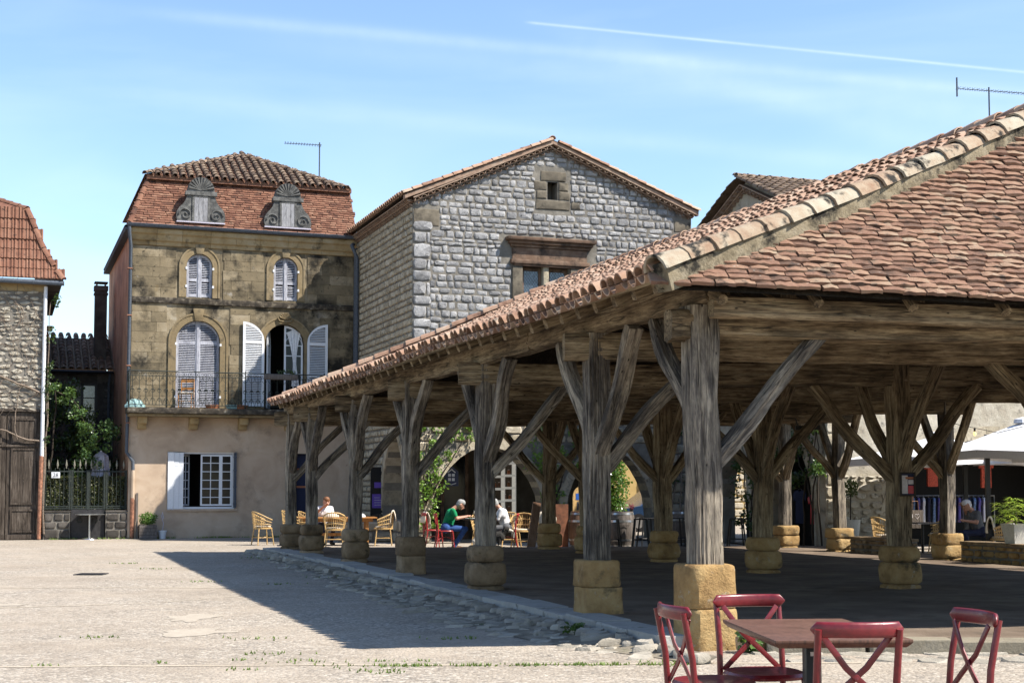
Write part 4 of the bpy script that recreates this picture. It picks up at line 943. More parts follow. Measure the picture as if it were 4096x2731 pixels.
MB().box(1.1, -.075, .8, 3.2, .06, .868).build('window_sill', M['plaster'], th)
d_ = MB(); d_.box(4.98, .15, .02, 5.55, .2, 2.55); o = d_.build('door', M['navy'], th); MB().box(5.0, .14, 1.5, 5.53, .16, 1.56).build('door_rail', M['terracotta'], o); MB().box(5.0, .14, 2.05, 5.53, .16, 2.1).build('door_rail', M['terracotta'], o)
# balcony
bl = MB(); bl.box(-.12, -.82, 3.68, 5.75, .0, 3.85); bs = bl.build('balcony_slab', M['ledge'], th, bevel=.02)
MB().box(-.06, -.7, 3.6, 5.7, .0, 3.678).build('slab_moulding', M['ashlar_trim'], th, bevel=.02)
for x in (.36, 1.86, 3.33, 4.75):
    q = [(0, 3.24), (-.2, 3.24), (-.24, 3.36), (-.42, 3.4), (-.48, 3.597), (0, 3.597)]; m_ = MB(); vs = [(x - .13, a, b) for a, b in q] + [(x + .13, a, b) for a, b in q]
    m_.add(vs, [tuple(range(6)), tuple(reversed(range(6, 12)))] + [(i, (i + 1) % 6, (i + 1) % 6 + 6, i + 6) for i in range(6)]); m_.build('corbel', M['ashlar_clean'], th, bevel=.02)
rl = MB(); yb = -.76
rl.tube([(-.08, 0, 4.92), (-.08, yb, 4.92), (5.7, yb, 4.92), (5.7, 0, 4.92)], .02, 6)
for z in (3.93, 4.78): rl.tube([(-.08, 0, z), (-.08, yb, z), (5.7, yb, z), (5.7, 0, z)], .011, 5)
rail = rl.build('balcony_rail', M['iron'], th)
def ring(c, r, x, y, z, n=10, y2=None): return [(x + r * math.cos(2 * math.pi * i / n), y, z + r * math.sin(2 * math.pi * i / n)) for i in range(n + 1)]
bal = MB(); bal.tube([(0, 0, .0), (0, 0, .86)], .009, 5); bal.tube(ring(0, .055, .0, 0, .42), .006, 4); bal.tube(ring(0, .05, .0, 0, .16), .006, 4)
bal.tube([(-.09, 0, .0), (-.07, 0, .12), (0, 0, .2), (.07, 0, .12), (.09, 0, 0)], .006, 4); bal.tube([(-.09, 0, .85), (-.075, 0, .76), (0, 0, .68), (.075, 0, .76), (.09, 0, .85)], .006, 4)
bal.tube(ring(0, .035, .09, 0, .91), .006, 4); bal.tube(ring(0, .035, -.02, 0, .91), .006, 4); bal.tube([(-.045, 0, .45), (.045, 0, .45)], .012, 5)
bme = bal.mesh('baluster', 60); bme.materials.append(M['iron'])
for i in range(30): put('baluster', bme, rail, None, Matrix.Translation((-.08 + 5.78 * (i + .5) / 30, yb, 3.93)))
for i in range(4): put('baluster', bme, rail, None, Matrix.Translation((-.08, yb * (i + .5) / 4, 3.93)) @ Matrix.Rotation(R(90), 4, 'Z'))
for x in (-.08, 3.3, 5.7): MB().tube([(x, yb, 3.85), (x, yb, 4.98)], .018, 6).build('rail_post', M['iron'], rail)
# mansard
e0, e1 = Vector((-.12, -.28, 9.36)), Vector((W1 + .02, -.28, 9.36)); t0, t1 = Vector((.52, .62, 10.95)), Vector((W1 - .0, .62, 10.95))
mb = MB(); mb.add([e0, e1, t1, t0], [(0, 1, 2, 3)]); mb.add([e0, t0, Vector((.52, DEP - .8, 10.95)), Vector((-.12, DEP + .1, 9.36))], [(0, 1, 2, 3)])
mb.add([Vector((W1, -.28, 9.3)), Vector((W1, DEP, 9.3)), Vector((W1, DEP - .6, 10.95)), t1], [(0, 1, 2, 3)])
ap_ = Vector((3.8, 3.4, 12.5)); c0, c1, c2, c3 = Vector((.38, .45, 11.0)), Vector((W1 - .12, .45, 11.0)), Vector((W1 - .12, DEP - .5, 11.0)), Vector((.38, DEP - .5, 11.0)); ap2 = Vector((3.8, 6.2, 12.5))
mb.add([c0, c1, ap_], [(0, 1, 2)]); mb.add([c1, c2, ap2, ap_], [(0, 1, 2, 3)]); mb.add([c3, c0, ap_, ap2], [(0, 1, 2, 3)]); mb.add([c2, c3, ap2], [(0, 1, 2)])
roof1 = mb.build('roof', M['red_tile'], th)
MB().box(.45, .4, 10.86, W1, .6, 10.98).build('eave_band', M['red_tile'], th)
small = []
for k in range(5):
    rg_ = random.Random(900 + k); s = MB(); s.box(-.5, 0, 0, .5, 1, 1); me = s.mesh('flat_tile')
    for v in me.vertices:
        if v.co.y < .5: v.co.y += rg_.uniform(-.12, .05)
    me.materials.append(M['red_tile']); small.append(me)
fdv = (t0 - e0); fdv.x = 0; SL = fdv.length; fdv.normalize(); fnv = Vector((0, -fdv.z, fdv.y)); items = []; t = -.03; row = 0
while t < SL - .06:
    f_ = max(0, t) / SL; xa = -.12 + .64 * f_ + .04 + .1 * math.sin(f_ * 3.14) * .0; x = xa + (row % 2) * .08
    while x < W1 - .02:
        wd = rng.uniform(.14, .2); p = Vector((x, -.28, 9.36)) + fdv * (t + rng.gauss(0, .006)) + fnv * .012
        items.append((basis(Vector((1, 0, 0)), fdv, fnv, p) @ Matrix.Rotation(R(-14), 4, 'X') @ Matrix.Rotation(rng.gauss(0, .02), 4, 'Z') @ scl(wd - .004, .13, .024 + rng.uniform(0, .006)), rng.randrange(5))); x += wd
    t += .088; row += 1
pieces(roof1, 'flat_tile', items, small, 300, 'flat_tiles_rest', M['red_tile'])
hipt = [canal_mesh('hip_tile', .1, .085, .36, .015, 33 + k, M['red_tile'], 5) for k in range(2)]
def rowtiles(parent, name, p, q, step, var, lift=0.0, ex_=0.0):
    p = Vector(p); q = Vector(q); d_ = (q - p).normalized(); L = (q - p).length; s_ = d_.cross(Vector((0, 0, 1))).normalized(); u_ = s_.cross(d_); t = 0
    while t < L - .3:
        put(name, var[rng.randrange(len(var))], parent, None, basis(s_, d_, u_, p + d_ * t + u_ * lift) @ Matrix.Rotation(rng.gauss(0, .03), 4, 'Z') @ Matrix.Rotation(R(-2.5), 4, 'X')); t += step
rowtiles(roof1, 'hip_tile', e0, t0, .3, hipt)
dk = [canal_mesh('canal_tile', .105, .08, .38, .016, 43 + k, M['canal_dark'], 6) for k in range(4)]
rowtiles(roof1, 'hip_tile', c0, ap_, .3, dk, .03); rowtiles(roof1, 'hip_tile', c1, ap_, .3, dk, .03); rowtiles(roof1, 'hip_tile', ap_, ap2, .3, dk, .03)
up_ = Vector((0, ap_.y - c0.y, ap_.z - c0.z)); UL = up_.length; up_.normalize(); un = Vector((0, -up_.z, up_.y)); x = c0.x + .16; items = []
chn = canal_mesh('channel', .09, .1, .38, .014, 5, M['canal_dark'], 4, -1); chi = []
while x < c1.x - .05:
    f_ = min((x - c0.x) / (ap_.x - c0.x), (c1.x - x) / (c1.x - ap_.x)); t = -.1
    while t < UL * f_ - .05:
        p = Vector((x, c0.y, c0.z)) + up_ * t + un * .05; items.append((basis(Vector((1, 0, 0)), up_, un, p) @ Matrix.Rotation(rng.gauss(0, .03), 4, 'Z') @ Matrix.Rotation(R(-3), 4, 'X'), rng.randrange(4)))
        chi.append((basis(Vector((1, 0, 0)), up_, un, p + Vector((.125, 0, 0)) - un * .03), 0)); t += .3
    x += .25
pieces(roof1, 'canal_tile', items, dk, 240, 'canal_tiles_rest', M['canal_dark']); pieces(roof1, 'channel', chi, [chn], 0, 'channel_tiles', M['canal_dark'])
# dormers: scrolled stone niches with a plank shutter
def dormer(cx):
    e = bpy.data.objects.new('dormer', None); link(e, th); e.location = (cx, -.3, 9.5)
    pr = [(-.7, 0), (-.73, .14), (-.71, .3), (-.64, .42), (-.54, .52), (-.46, .64), (-.41, .8), (-.46, .82), (-.46, .92), (-.4, .95)]
    pts = pr + [(-.4 * math.cos(R(180 * i / 12)), .95 + .42 * math.sin(R(180 * i / 12))) for i in range(1, 12)] + [(-x, z) for x, z in reversed(pr)]
    f = MB(); f.prism(pts, 0, .28); f.box(-.33, .28, .0, .33, 1.0, 1.0); b_ = f.build('stone_front', M['dormer'], e)
    m_ = MB(); m_.box(-.47, -.05, .8, .47, .0, .92); m_.box(-.26, -.03, 0, -.2, .0, .8); m_.box(.2, -.03, 0, .26, .0, .8); m_.box(-.26, -.03, .74, .26, .0, .8); m_.build('frame', M['dormer'], b_)
    for s_ in (-1, 1):
        sp = [(s_ * (.46) + s_ * r_ * math.cos(a), -.015, .2 + r_ * math.sin(a)) for a, r_ in [(i * .45, .2 - i * .0085) for i in range(22)]]; MB().tube(sp, .024, 5).build('scroll', M['dormer'], b_, smooth=60)
    m_ = MB()
    for i in range(11): a = R(12 + 156 * i / 10); m_.tube([(0, -.0, .96), (.38 * math.cos(a), -.012, .96 + .4 * math.sin(a))], [.012, .045], 5)
    m_.build('shell_ribs', M['dormer'], b_, smooth=60)
    for k in range(3): MB().box(-.198 + k * .133, -.025, .01, -.198 + k * .133 + .126, .0, .735).build('plank', M['dormshutter'], b_)
    MB().box(-.72, -.04, -.04, .72, .1, -.002).build('lead_flashing', M['lavcloth'], b_)
    return e
dormer(1.98); dormer(4.62)
# right-hand chimney block and pots behind the roof
cb = thing('chimney_stack', 'low grey chimney stack with round pots behind the townhouse roof', 'chimney', WP(H1, 7.0, 1.2, 0), ANG)
m_ = MB(); m_.box(-.05, 0, 8.2, .55, .4, 9.62); m_.build('stack', M['dark_stone'], cb)
for k in range(3): MB().lathe([(.07, 9.62), (.06, 9.85), (.08, 9.95)], 8, (.05 + k * .2, .2, 0)).build('pot', M['dormer'], cb)
MB().box(-.1, -.05, 9.96, .6, .45, 10.0).build('cap', M['dormer'], cb)
# ================================================================== courtyard entrance between the houses
bk = thing('courtyard_house', 'low dark stone house behind the iron gate with canal tiled roof', 'house', WP(H1, -2.45, 6.2), ANG)
m_ = MB(); wall_open(m_, -.6, 2.45, 0, 5.4, 0, .2, [(.95, 3.2, 1.9, 5.0)]); m_.box(-.6, .9, 0, 2.45, 1.0, 5.2); bw = m_.build('wall', M['dark_stone'], bk)
rg = random.Random(77); sv = [stone_mesh('stone', 300 + k, .2, .1, M['dark_stone']) for k in range(4)]
for cx, cz, ww, hh in courses(-.5, 2.4, 2.2, 5.1, (.16, .26), (.2, .5), rg, [(.8, 3.1, 2.05, 5.1)]): put('stone', sv[rg.randrange(4)], bw, None, Matrix.Translation((cx, -.005, cz)) @ scl(ww, .05, hh))
wf = MB(); wf.box(.95, .05, 3.2, 1.02, .12, 5.0); wf.box(1.83, .05, 3.2, 1.9, .12, 5.0); wf.box(1.38, .05, 3.2, 1.47, .12, 5.0); wf.box(1.02, .05, 4.92, 1.83, .12, 5.0)
for z in (3.6, 4.05, 4.5): wf.box(1.02, .06, z, 1.38, .11, z + .03); wf.box(1.47, .06, z, 1.83, .11, z + .03)
wo = wf.build('window', M['black'], bk); MB().box(1.02, .08, 3.2, 1.38, .085, 4.92).build('pane', M['glass'], wo); MB().box(1.47, .08, 3.2, 1.83, .085, 4.92).build('pane', M['glassblue'], wo)
m_ = MB(); m_.add([(-.8, -.25, 5.45), (2.5, -.25, 5.45), (2.5, 2.4, 6.75), (-.8, 2.4, 6.75)], [(0, 1, 2, 3)]); m_.add([(-.8, 2.4, 6.75), (2.5, 2.4, 6.75), (2.5, 5, 5.6), (-.8, 5, 5.6)], [(0, 1, 2, 3)]); rf = m_.build('roof', M['canal_dark'], bk)
sd_ = Vector((0, 2.65, 1.3)).normalized(); sn_ = Vector((0, -sd_.z, sd_.y)); items = []; chi = []; x = -.7
while x < 2.45:
    t = -.1
    while t < 2.9:
        p = Vector((x, -.25, 5.45)) + sd_ * t + sn_ * .05; items.append((basis(Vector((1, 0, 0)), sd_, sn_, p) @ Matrix.Rotation(rng.gauss(0, .03), 4, 'Z') @ Matrix.Rotation(R(-3), 4, 'X'), rng.randrange(4))); t += .3
    x += .25
pieces(rf, 'canal_tile', items, dk, 140, 'canal_tiles_rest', M['canal_dark'])
MB().tube([(-.7, -.35, 5.36), (2.4, -.35, 5.36)], .06, 6).build('gutter', M['black'], bk); MB().tube([(2.3, -.3, 5.35), (2.28, -.1, 5.0), (2.28, -.1, .2)], .045, 6).build('downpipe', M['zinc'], bk, smooth=60)
ch = MB(); ch.box(1.82, .6, 5.6, 2.22, 1.0, 8.35); ch.box(1.79, .57, 8.1, 2.25, 1.03, 8.16); ch.box(1.79, .57, 8.24, 2.25, 1.03, 8.4); co_ = ch.build('chimney', M['dark_stone'], rf)
m_ = MB(); m_.box(1.86, .62, 8.4, 1.9, .98, 8.5); m_.box(2.14, .62, 8.4, 2.18, .98, 8.5); m_.box(1.8, .57, 8.5, 2.24, 1.03, 8.54); m_.build('chimney_cap', M['dark_stone'], co_)
o = MB(); o.box(-.15, 1.9, 6.95, .5, 2.3, 7.1); o.tube([(0, 2.1, 6.6), (0, 2.1, 6.96)], .02, 4); o.tube([(.35, 2.1, 6.6), (.35, 2.1, 6.96)], .02, 4); o.build('vent_cowl', M['terracotta'], rf)
# low walls with railings, double gate
def lowwall(x0, x1, lab):
    t_ = thing('low_wall', lab, 'wall', WP(H1, x0, 0), ANG); L = x1 - x0; m_ = MB(); m_.box(0, 0, 0, L, .28, .8); b_ = m_.build('core', M['stone_mortar'], t_)
    rg_ = random.Random(int(x0 * 10)); sv_ = [stone_mesh('stone', 330 + k, .12, .06, M['dark_stone']) for k in range(4)]
    for cx, cz, ww, hh in courses(0, L, 0.02, .8, (.2, .3), (.25, .45), rg_): put('stone', sv_[rg_.randrange(4)], b_, None, Matrix.Translation((cx, -.01, cz)) @ scl(ww, .06, hh))
    MB().box(-.01, -.03, .8, L + .01, .3, .84).build('coping', M['dark_stone'], t_); return t_
lowwall(-2.36, -1.62, 'low stone wall left of the sheet metal gate, below the railing'); lowwall(-.62, .0, 'low stone wall between the metal gate and the townhouse downpipe')
def fence(x0, x1, z0, name, lab, cat):
    t_ = thing(name, lab, cat, WP(H1, x0, .12), ANG); L = x1 - x0; m_ = MB()
    for z in (z0, z0 + .06, 1.98): m_.bar((0, 0, z), (L, 0, z), .025, .035)
    for x in (0.02, L - .02): m_.bar((x, 0, z0 - .03), (x, 0, 2.02), .045)
    m_.build('frame', M['iron'], t_); n_ = max(3, round(L / .125)); bm_ = MB(); bm_.tube([(0, 0, z0), (0, 0, 2.08)], .009, 5); bme_ = bm_.mesh('bar'); bme_.materials.append(M['iron'])
    tip = MB(); tip.lathe([(.008, 0), (.02, .02), (.01, .05), (.035, .1), (.022, .17), (.003, .27)], 6, (0, 0, 2.06)); tme = tip.mesh('spear_tip', 50); tme.materials.append(M['spike'])
    for i in range(n_): x = L * (i + .5) / n_; put('bar', bme_, t_, None, Matrix.Translation((x, 0, 0))); 
    for i in range(max(3, round(L / .25))): put('spear_tip', tme, t_, None, Matrix.Translation((L * (i + .5) / max(3, round(L / .25)), 0, 0)))
    return t_
fence(-2.36, -1.62, .9, 'iron_railing', 'iron railing on the low wall carrying the number 28 plate', 'railing'); r2 = fence(-.62, -.02, .9, 'iron_railing', 'iron railing with spear tips between gate and townhouse', 'railing')
g1 = fence(-1.6, -1.12, .9, 'gate_leaf', 'left leaf of dark iron gate with sheet metal foot', 'gate'); g2 = fence(-1.12, -.64, .9, 'gate_leaf', 'right leaf of dark iron gate with sheet metal foot', 'gate')
for g, hx in ((g1, .25), (g2, .2)):
    m_ = MB(); m_.box(0, -.01, .03, .475, .01, .87); s_ = m_.build('sheet', M['gatemetal'], g); MB().tube(ring(0, .07, hx, -.03, .55, 12), .012, 5).build('ring_handle', M['iron'], g, smooth=60)
np_o = thing('number_plate', 'small white enamel plate reading 28 on iron railing', 'house number', WP(H1, -2.04, .08, 1.87), ANG)
MB().box(-.12, -.006, -.085, .12, .006, .085).build('plate', M['white'], np_o, bevel=.004); put('lettering', text_mesh('28', .16), np_o, M['black'], Matrix.Translation((0, -.009, 0)) @ FRONT)
# leafy screen behind the bars
rg = random.Random(5); pts = [((rg.uniform(0, 2.3), rg.gauss(0, .03), rg.uniform(0, 1) ** .9 * .98 + .86), (0, -1, 0)) for _ in range(5200)]
sc = thing('leaf_screen', 'artificial ivy screen fixed behind the iron railings and gate', 'screen', WP(H1, -2.34, .3), ANG); put('leaves', leaf_mesh('leaves', pts, .075, rg), sc, M['screenleaf'], None, 'stuff')
MB().box(0, .04, .84, 2.3, .05, 1.8).build('backing', M['stem'], sc)
# closed garden parasol behind the gate
up = thing('closed_parasol', 'closed pale lavender parasol standing in the courtyard behind gate', 'parasol', WP(H1, -.72, 1.0), ANG)
m_ = MB(); vs = []; n_ = 16
for z, r in ((1.6, .3), (1.9, .24), (2.2, .2), (2.45, .19), (2.52, .12), (2.58, .03)):
    for j in range(n_): a = 2 * math.pi * j / n_; k = r * (1 + .22 * (j % 2)); vs.append((k * math.cos(a), k * math.sin(a), z - (.08 if j % 2 and z < 1.7 else 0)))
m_.add(vs, [(i * n_ + j, i * n_ + (j + 1) % n_, (i + 1) * n_ + (j + 1) % n_, (i + 1) * n_ + j) for i in range(5) for j in range(n_)]); m_.build('canvas', M['lavcloth'], up, smooth=40); MB().tube([(0, 0, 0), (0, 0, 2.62)], .03, 8).build('pole', M['white'], up)
# climbing rose in the courtyard
def climber(name, lab, cat, loc, stems, clumps, leaf, mat, seed, smat='stem', squash=1.0, rz=ANG):
    t_ = thing(name, lab, cat, loc, rz); rg_ = random.Random(seed); m_ = MB()
    for st in stems:
        pts_ = []; P_ = [Vector(p) for p in st]
        for a, b in zip(P_[:-1], P_[1:]):
            for i in range(5): q = a.lerp(b, i / 5); pts_.append(q + Vector((rg_.gauss(0, .02), rg_.gauss(0, .015), rg_.gauss(0, .02))))
        pts_.append(P_[-1]); r0 = st_r = .028; m_.tube(pts_, [r0 * (1 - .65 * i / len(pts_)) for i in range(len(pts_))], 5)
    m_.build('stem', M[smat], t_, smooth=60); pts_ = []
    for c, r, n_ in clumps: pts_ += blob(c, r, n_, rg_, squash)
    put('foliage', leaf_mesh('foliage', pts_, leaf, rg_), t_, M[mat], None, 'stuff'); return t_
rg = random.Random(15); cl = []
path = [(.25, .4, 4.55), (.55, .2, 4.35), (.8, .1, 4.1), (.9, .0, 3.7), (1.0, 0, 3.35), (1.15, 0, 3.1), (1.3, 0, 2.85), (1.45, 0, 3.2), (1.75, -.05, 3.35), (1.95, -.05, 3.1), (1.2, -.1, 2.55), (1.35, -.1, 2.2), (1.1, 0, 2.4), (1.7, 0, 2.85), (.95, 0, 1.95), (1.05, 0, 2.7)]
for p in path:
    for k in range(3): cl.append(((p[0] + rg.gauss(0, .12), p[1] + rg.gauss(0, .15), p[2] + rg.gauss(0, .1)), rg.uniform(.1, .2), int(rg.uniform(22, 60))))
climber('climbing_rose', 'sunlit climbing rose arching over the courtyard railings', 'rose', WP(H1, -2.35, .6), [[(.1, .6, 0), (.2, .4, 2), (.3, .3, 4.4), (.9, .1, 4.0), (1.3, 0, 3.0)], [(.1, .6, 0), (.5, .3, 1.6), (1.2, .1, 2.6), (1.9, 0, 3.2)], [(.3, .4, 1), (.9, .1, 2.0)]], cl, .085, 'leaf', 16)
rg = random.Random(17); cl = [((rg.uniform(.0, 1.4), rg.uniform(.4, 1.6), rg.uniform(.9, 4.6)), rg.uniform(.2, .38), 130) for _ in range(34)] + [((rg.uniform(.9, 2.2), rg.uniform(1.0, 2.4), rg.uniform(1.2, 3.4)), rg.uniform(.2, .35), 110) for _ in range(16)]
climber('dark_shrub', 'dark ivy mass filling the shaded courtyard behind the rose', 'shrub', WP(H1, -2.35, 1.6), [[(.5, 1, 0), (.6, 1, 3.5)], [(1.2, 1.2, 0), (1.3, 1.2, 3)]], cl, .11, 'leafdark', 18)
# ================================================================== left-hand barn house
bh = thing('barn_house', 'rubble stone barn house with great wooden door and red mansard roof', 'house', WP(H1, -2.42, 0), ANG)
m_ = MB(); wall_open(m_, -7, 0, 0, 7.45, 0, .3, [(-2.0, 0, -.04, 3.7)]); m_.add([(0, 0, 0), (0, 8, 0), (0, 8, 7.45), (0, 0, 7.45)], [(0, 1, 2, 3)]); m_.box(-7, .6, 0, -.02, .7, 7.3); bw0 = m_.build('wall', M['stone_mortar'], bh)
rg = random.Random(21); rub = [stone_mesh('rubble_stone', 400 + k, .24, .2, M['white_stone'], .6) for k in range(10)]; items = []
for cx, cz, ww, hh in courses(-2.6, -.02, 3.74, 7.2, (.09, .18), (.14, .5), rg, (), None, .02): items.append((Matrix.Translation((cx + rg.gauss(0, .015), rg.uniform(-.01, .01), cz + rg.gauss(0, .018))) @ Matrix.Rotation(rg.gauss(0, .1), 4, 'Y') @ scl(ww * rg.uniform(.8, 1.1), .06, hh * rg.uniform(.75, 1.2)), rg.randrange(10)))
for xa, xb, za, zb in ((-5.2, -2.62, 3.7, 7.2), (-5.2, -2.04, .02, 3.7)):
    for cx, cz, ww, hh in courses(xa, xb, za, zb, (.09, .18), (.14, .5), rg, (), None, .02): items.append((Matrix.Translation((cx, rg.uniform(-.01, .01), cz)) @ Matrix.Rotation(rg.gauss(0, .1), 4, 'Y') @ scl(ww, .06, hh * rg.uniform(.8, 1.15)), rg.randrange(10)))
pieces(bw0, 'rubble_stone', items, rub, 300, 'rubble_rest', M['white_stone'])
MB().box(-7, -.02, 7.2, .02, .02, 7.45).build('wall_band', M['ashlar_clean'], bh); MB().box(-2.2, -.02, 3.7, .0, .05, 3.78).build('door_lintel', M['wooddoor'], bh)
def doorleaf(x0, x1):
    m_ = MB(); y = .05; m_.box(x0, y, .02, x1, y + .06, 3.68); o = m_.build('door_leaf', M['wooddoor'], bh)
    def panel(z0, z1):
        f = MB(); a, b = x0 + .12, x1 - .12
        for (p, q, r_, s_) in ((a, z0, a + .05, z1), (b - .05, z0, b, z1), (a + .05, z0, b - .05, z0 + .05), (a + .05, z1 - .05, b - .05, z1)): f.box(p, y - .035, q, r_, y, s_)
        f.build('moulding', M['wooddoor'], o); n_ = 4
        for k in range(n_): MB().box(a + .055 + (b - a - .11) * k / n_, y - .012, z0 + .055, a + .055 + (b - a - .11) * (k + 1) / n_ - .006, y, z1 - .055).build('plank', M['wooddoor'], o)
    panel(2.78, 3.5); panel(1.02, 2.64); panel(.22, .88); MB().box(x0 - .01, y - .05, 2.68, x1, y - .005, 2.74).build('rail', M['wooddoor'], o); MB().box(x0, y - .03, .02, x1, y - .002, .16).build('kick_rail', M['wooddoor'], o)
doorleaf(-.98, -.06); doorleaf(-1.98, -1.0)
MB().tube([(-.0, -.1, 7.35), (-.01, -.09, 6.8), (-.02, -.08, 2.4)], .055, 8).build('downpipe', M['pipewhite'], bh, smooth=60)
MB().tube([(-.03, -.08, 2.42), (-.05, -.08, 1.2)], .06, 8).build('cast_pipe', M['rust'], bh); MB().tube([(-.05, -.08, 1.22), (-.06, -.08, .02)], .055, 8).build('cast_pipe', M['rust'], bh)
MB().tube([(-7, -.3, 7.5), (.5, -.3, 7.44)], .07, 8).build('gutter', M['zinc'], bh)
# bell-cast mansard, interlocking tiles
prf = [(-.32, 7.55, .48), (-.12, 7.95, .22), (.1, 8.5, -.08), (.28, 9.1, -.32), (.42, 9.7, -.55)]   # (y, z, x of hip)
m_ = MB(); vs = []
for y_, z_, hx in prf: vs += [(-7, y_, z_), (hx, y_, z_)]
m_.add(vs, [(2 * i, 2 * i + 1, 2 * i + 3, 2 * i + 2) for i in range(4)]); vs = []
for y_, z_, hx in prf: vs += [(hx, y_, z_), (hx, 8, z_)]
m_.add(vs, [(2 * i, 2 * i + 1, 2 * i + 3, 2 * i + 2) for i in range(4)]); m_.add([(-7, .42, 9.7), (-.55, .42, 9.7), (-3.2, 3, 10.9), (-7, 3, 10.9)], [(0, 1, 2, 3)]); m_.add([(-.55, .42, 9.7), (-.55, 8, 9.7), (-3.2, 6, 10.9), (-3.2, 3, 10.9)], [(0, 1, 2, 3)])
rf0 = m_.build('roof', M['mech_tile'], bh); MB().box(-7, -.3, 7.44, .45, 8, 7.52).build('soffit', M['dark_stone'], bh)
mt = MB(); mt.add([(-.5, 0, .25), (-.3, 0, 1), (-.1, 0, .3), (.1, 0, .3), (.3, 0, 1), (.5, 0, .25), (-.5, 1, -.2), (-.3, 1, .5), (-.1, 1, -.2), (.1, 1, -.2), (.3, 1, .5), (.5, 1, -.2), (-.5, 0, -.4), (.5, 0, -.4)], [(0, 1, 7, 6), (1, 2, 8, 7), (2, 3, 9, 8), (3, 4, 10, 9), (4, 5, 11, 10), (0, 12, 13, 5, 4, 3, 2, 1)])
mte = mt.mesh('interlocking_tile', 60); mte.materials.append(M['mech_tile'])
lens = [0]; 
for p, q in zip(prf[:-1], prf[1:]): lens.append(lens[-1] + math.hypot(q[0] - p[0], q[1] - p[1]))
def at(t):
    for i in range(4):
        if t <= lens[i + 1] or i == 3:
            u = (t - lens[i]) / (lens[i + 1] - lens[i]); p, q = prf[i], prf[i + 1]; return Vector((p[2] + (q[2] - p[2]) * u, p[0] + (q[0] - p[0]) * u, p[1] + (q[1] - p[1]) * u)), Vector((0, q[0] - p[0], q[1] - p[1])).normalized()
t = 0
while t < lens[-1] - .1:
    c, d_ = at(t); n_ = Vector((0, -d_.z, d_.y)); x = -4.6
    while x < c.x - .08: put('interlocking_tile', mte, rf0, None, basis(Vector((1, 0, 0)), d_, n_, Vector((x + .1, c.y, c.z)) + n_ * .02) @ scl(.2, .36, .045)); x += .205
    t += .325
hm = [canal_mesh('hip_tile', .11, .095, .36, .015, 53 + k, M['mech_tile'], 5) for k in range(2)]
for p, q in zip(prf[:-1], prf[1:]): rowtiles(rf0, 'hip_tile', (p[2], p[0], p[1]), (q[2], q[0], q[1]), .3, hm, .01)
rowtiles(rf0, 'hip_tile', (-.55, .42, 9.7), (-3.2, 3, 10.9), .32, hm, .01)
# bare creeper over the barn wall and hanging ivy at its corner
rg = random.Random(44); m_ = MB()
def twig(p, d_, n_, r, spread):
    pts_ = [Vector(p)]; dv = Vector(d_)
    for i in range(n_): dv = (dv + Vector((rg.gauss(0, spread), 0, rg.gauss(0, spread)))).normalized(); pts_.append(pts_[-1] + dv * .13); pts_[-1].y = -.07 + rg.gauss(0, .01); pts_[-1].x = max(-2.9, min(-.02, pts_[-1].x))
    m_.tube(pts_, [r * (1 - .6 * i / n_) for i in range(n_ + 1)], 4); return pts_
t_ = thing('bare_creeper', 'leafless creeper branches spread over the rubble barn wall', 'creeper', WP(H1, -2.42, 0), ANG)
main = twig((-.02, -.07, 2.85), (-1, 0, .0), 18, .03, .12) + twig((-.02, -.07, 4.2), (-1, 0, .45), 20, .035, .15) + twig((-.7, -.07, 2.9), (-.35, 0, 1), 14, .02, .15)
for k in range(110): q = (rg.uniform(-2.4, -.05), -.07, rg.uniform(3.8, 7.0)); twig(q, (rg.gauss(0, 1), 0, rg.gauss(.2, 1)), int(rg.uniform(5, 12)), rg.uniform(.005, .011), .35)
m_.build('branches', M['twig'], t_)
rg = random.Random(45); cl = [((.1 + rg.gauss(0, .05), -.1, rg.uniform(4.2, 6.8)), .12, 20) for _ in range(9)] + [((.3, .2, 6.9 + .1 * k), .14, 22) for k in range(3)] + [((.1, -.05, rg.uniform(2.5, 4.2)), .1, 14) for _ in range(5)]
climber('corner_ivy', 'sparse ivy trailing down the barn house corner beside white downpipe', 'ivy', WP(H1, -2.42, 0), [[(.06, -.05, .2), (.08, -.05, 3), (.1, -.05, 5), (.14, -.05, 6.9)], [(.05, -.06, 1), (.12, -.06, 4.3)]], cl, .08, 'leafdark', 46, 'twig')
# ================================================================== stone gable house
gh = thing('gable_house', 'tall grey stone house with gable, mullioned window and pointed arcade arches', 'house', H2, ANG)
GW = 8.42; EL, ER, AX, AZ = 9.3, 9.42, 4.03, 11.05
def gtop(x): return EL + (AZ - EL) * x / AX if x < AX else AZ - (AZ - ER) * (x - AX) / (GW - AX)
fops = [(.55, 0, 3.8, 2.62, .9, .35), (4.45, 0, 7.1, 2.6, .8, .35), (3.17, 6.3, 4.58, 7.68), (3.92, 9.59, 4.23, 10.09)]
mb = MB(); wall_open(mb, 0, GW, 0, EL, 0, .55, [fops[0], fops[1], fops[2]]); vs = [(0, 0, EL), (3.92, 0, EL), (3.92, 0, 9.59), (3.92, 0, 10.09), (4.23, 0, 10.09), (4.23, 0, 9.59), (4.23, 0, EL), (GW, 0, EL), (GW, 0, ER), (AX, 0, AZ)]
mb.add([(0, 0, EL), (3.92, 0, EL), (3.92, 0, gtop(3.92))], [(0, 1, 2)]); mb.add([(4.23, 0, EL), (GW, 0, EL), (GW, 0, ER), (4.23, 0, gtop(4.23))], [(0, 1, 2, 3)])
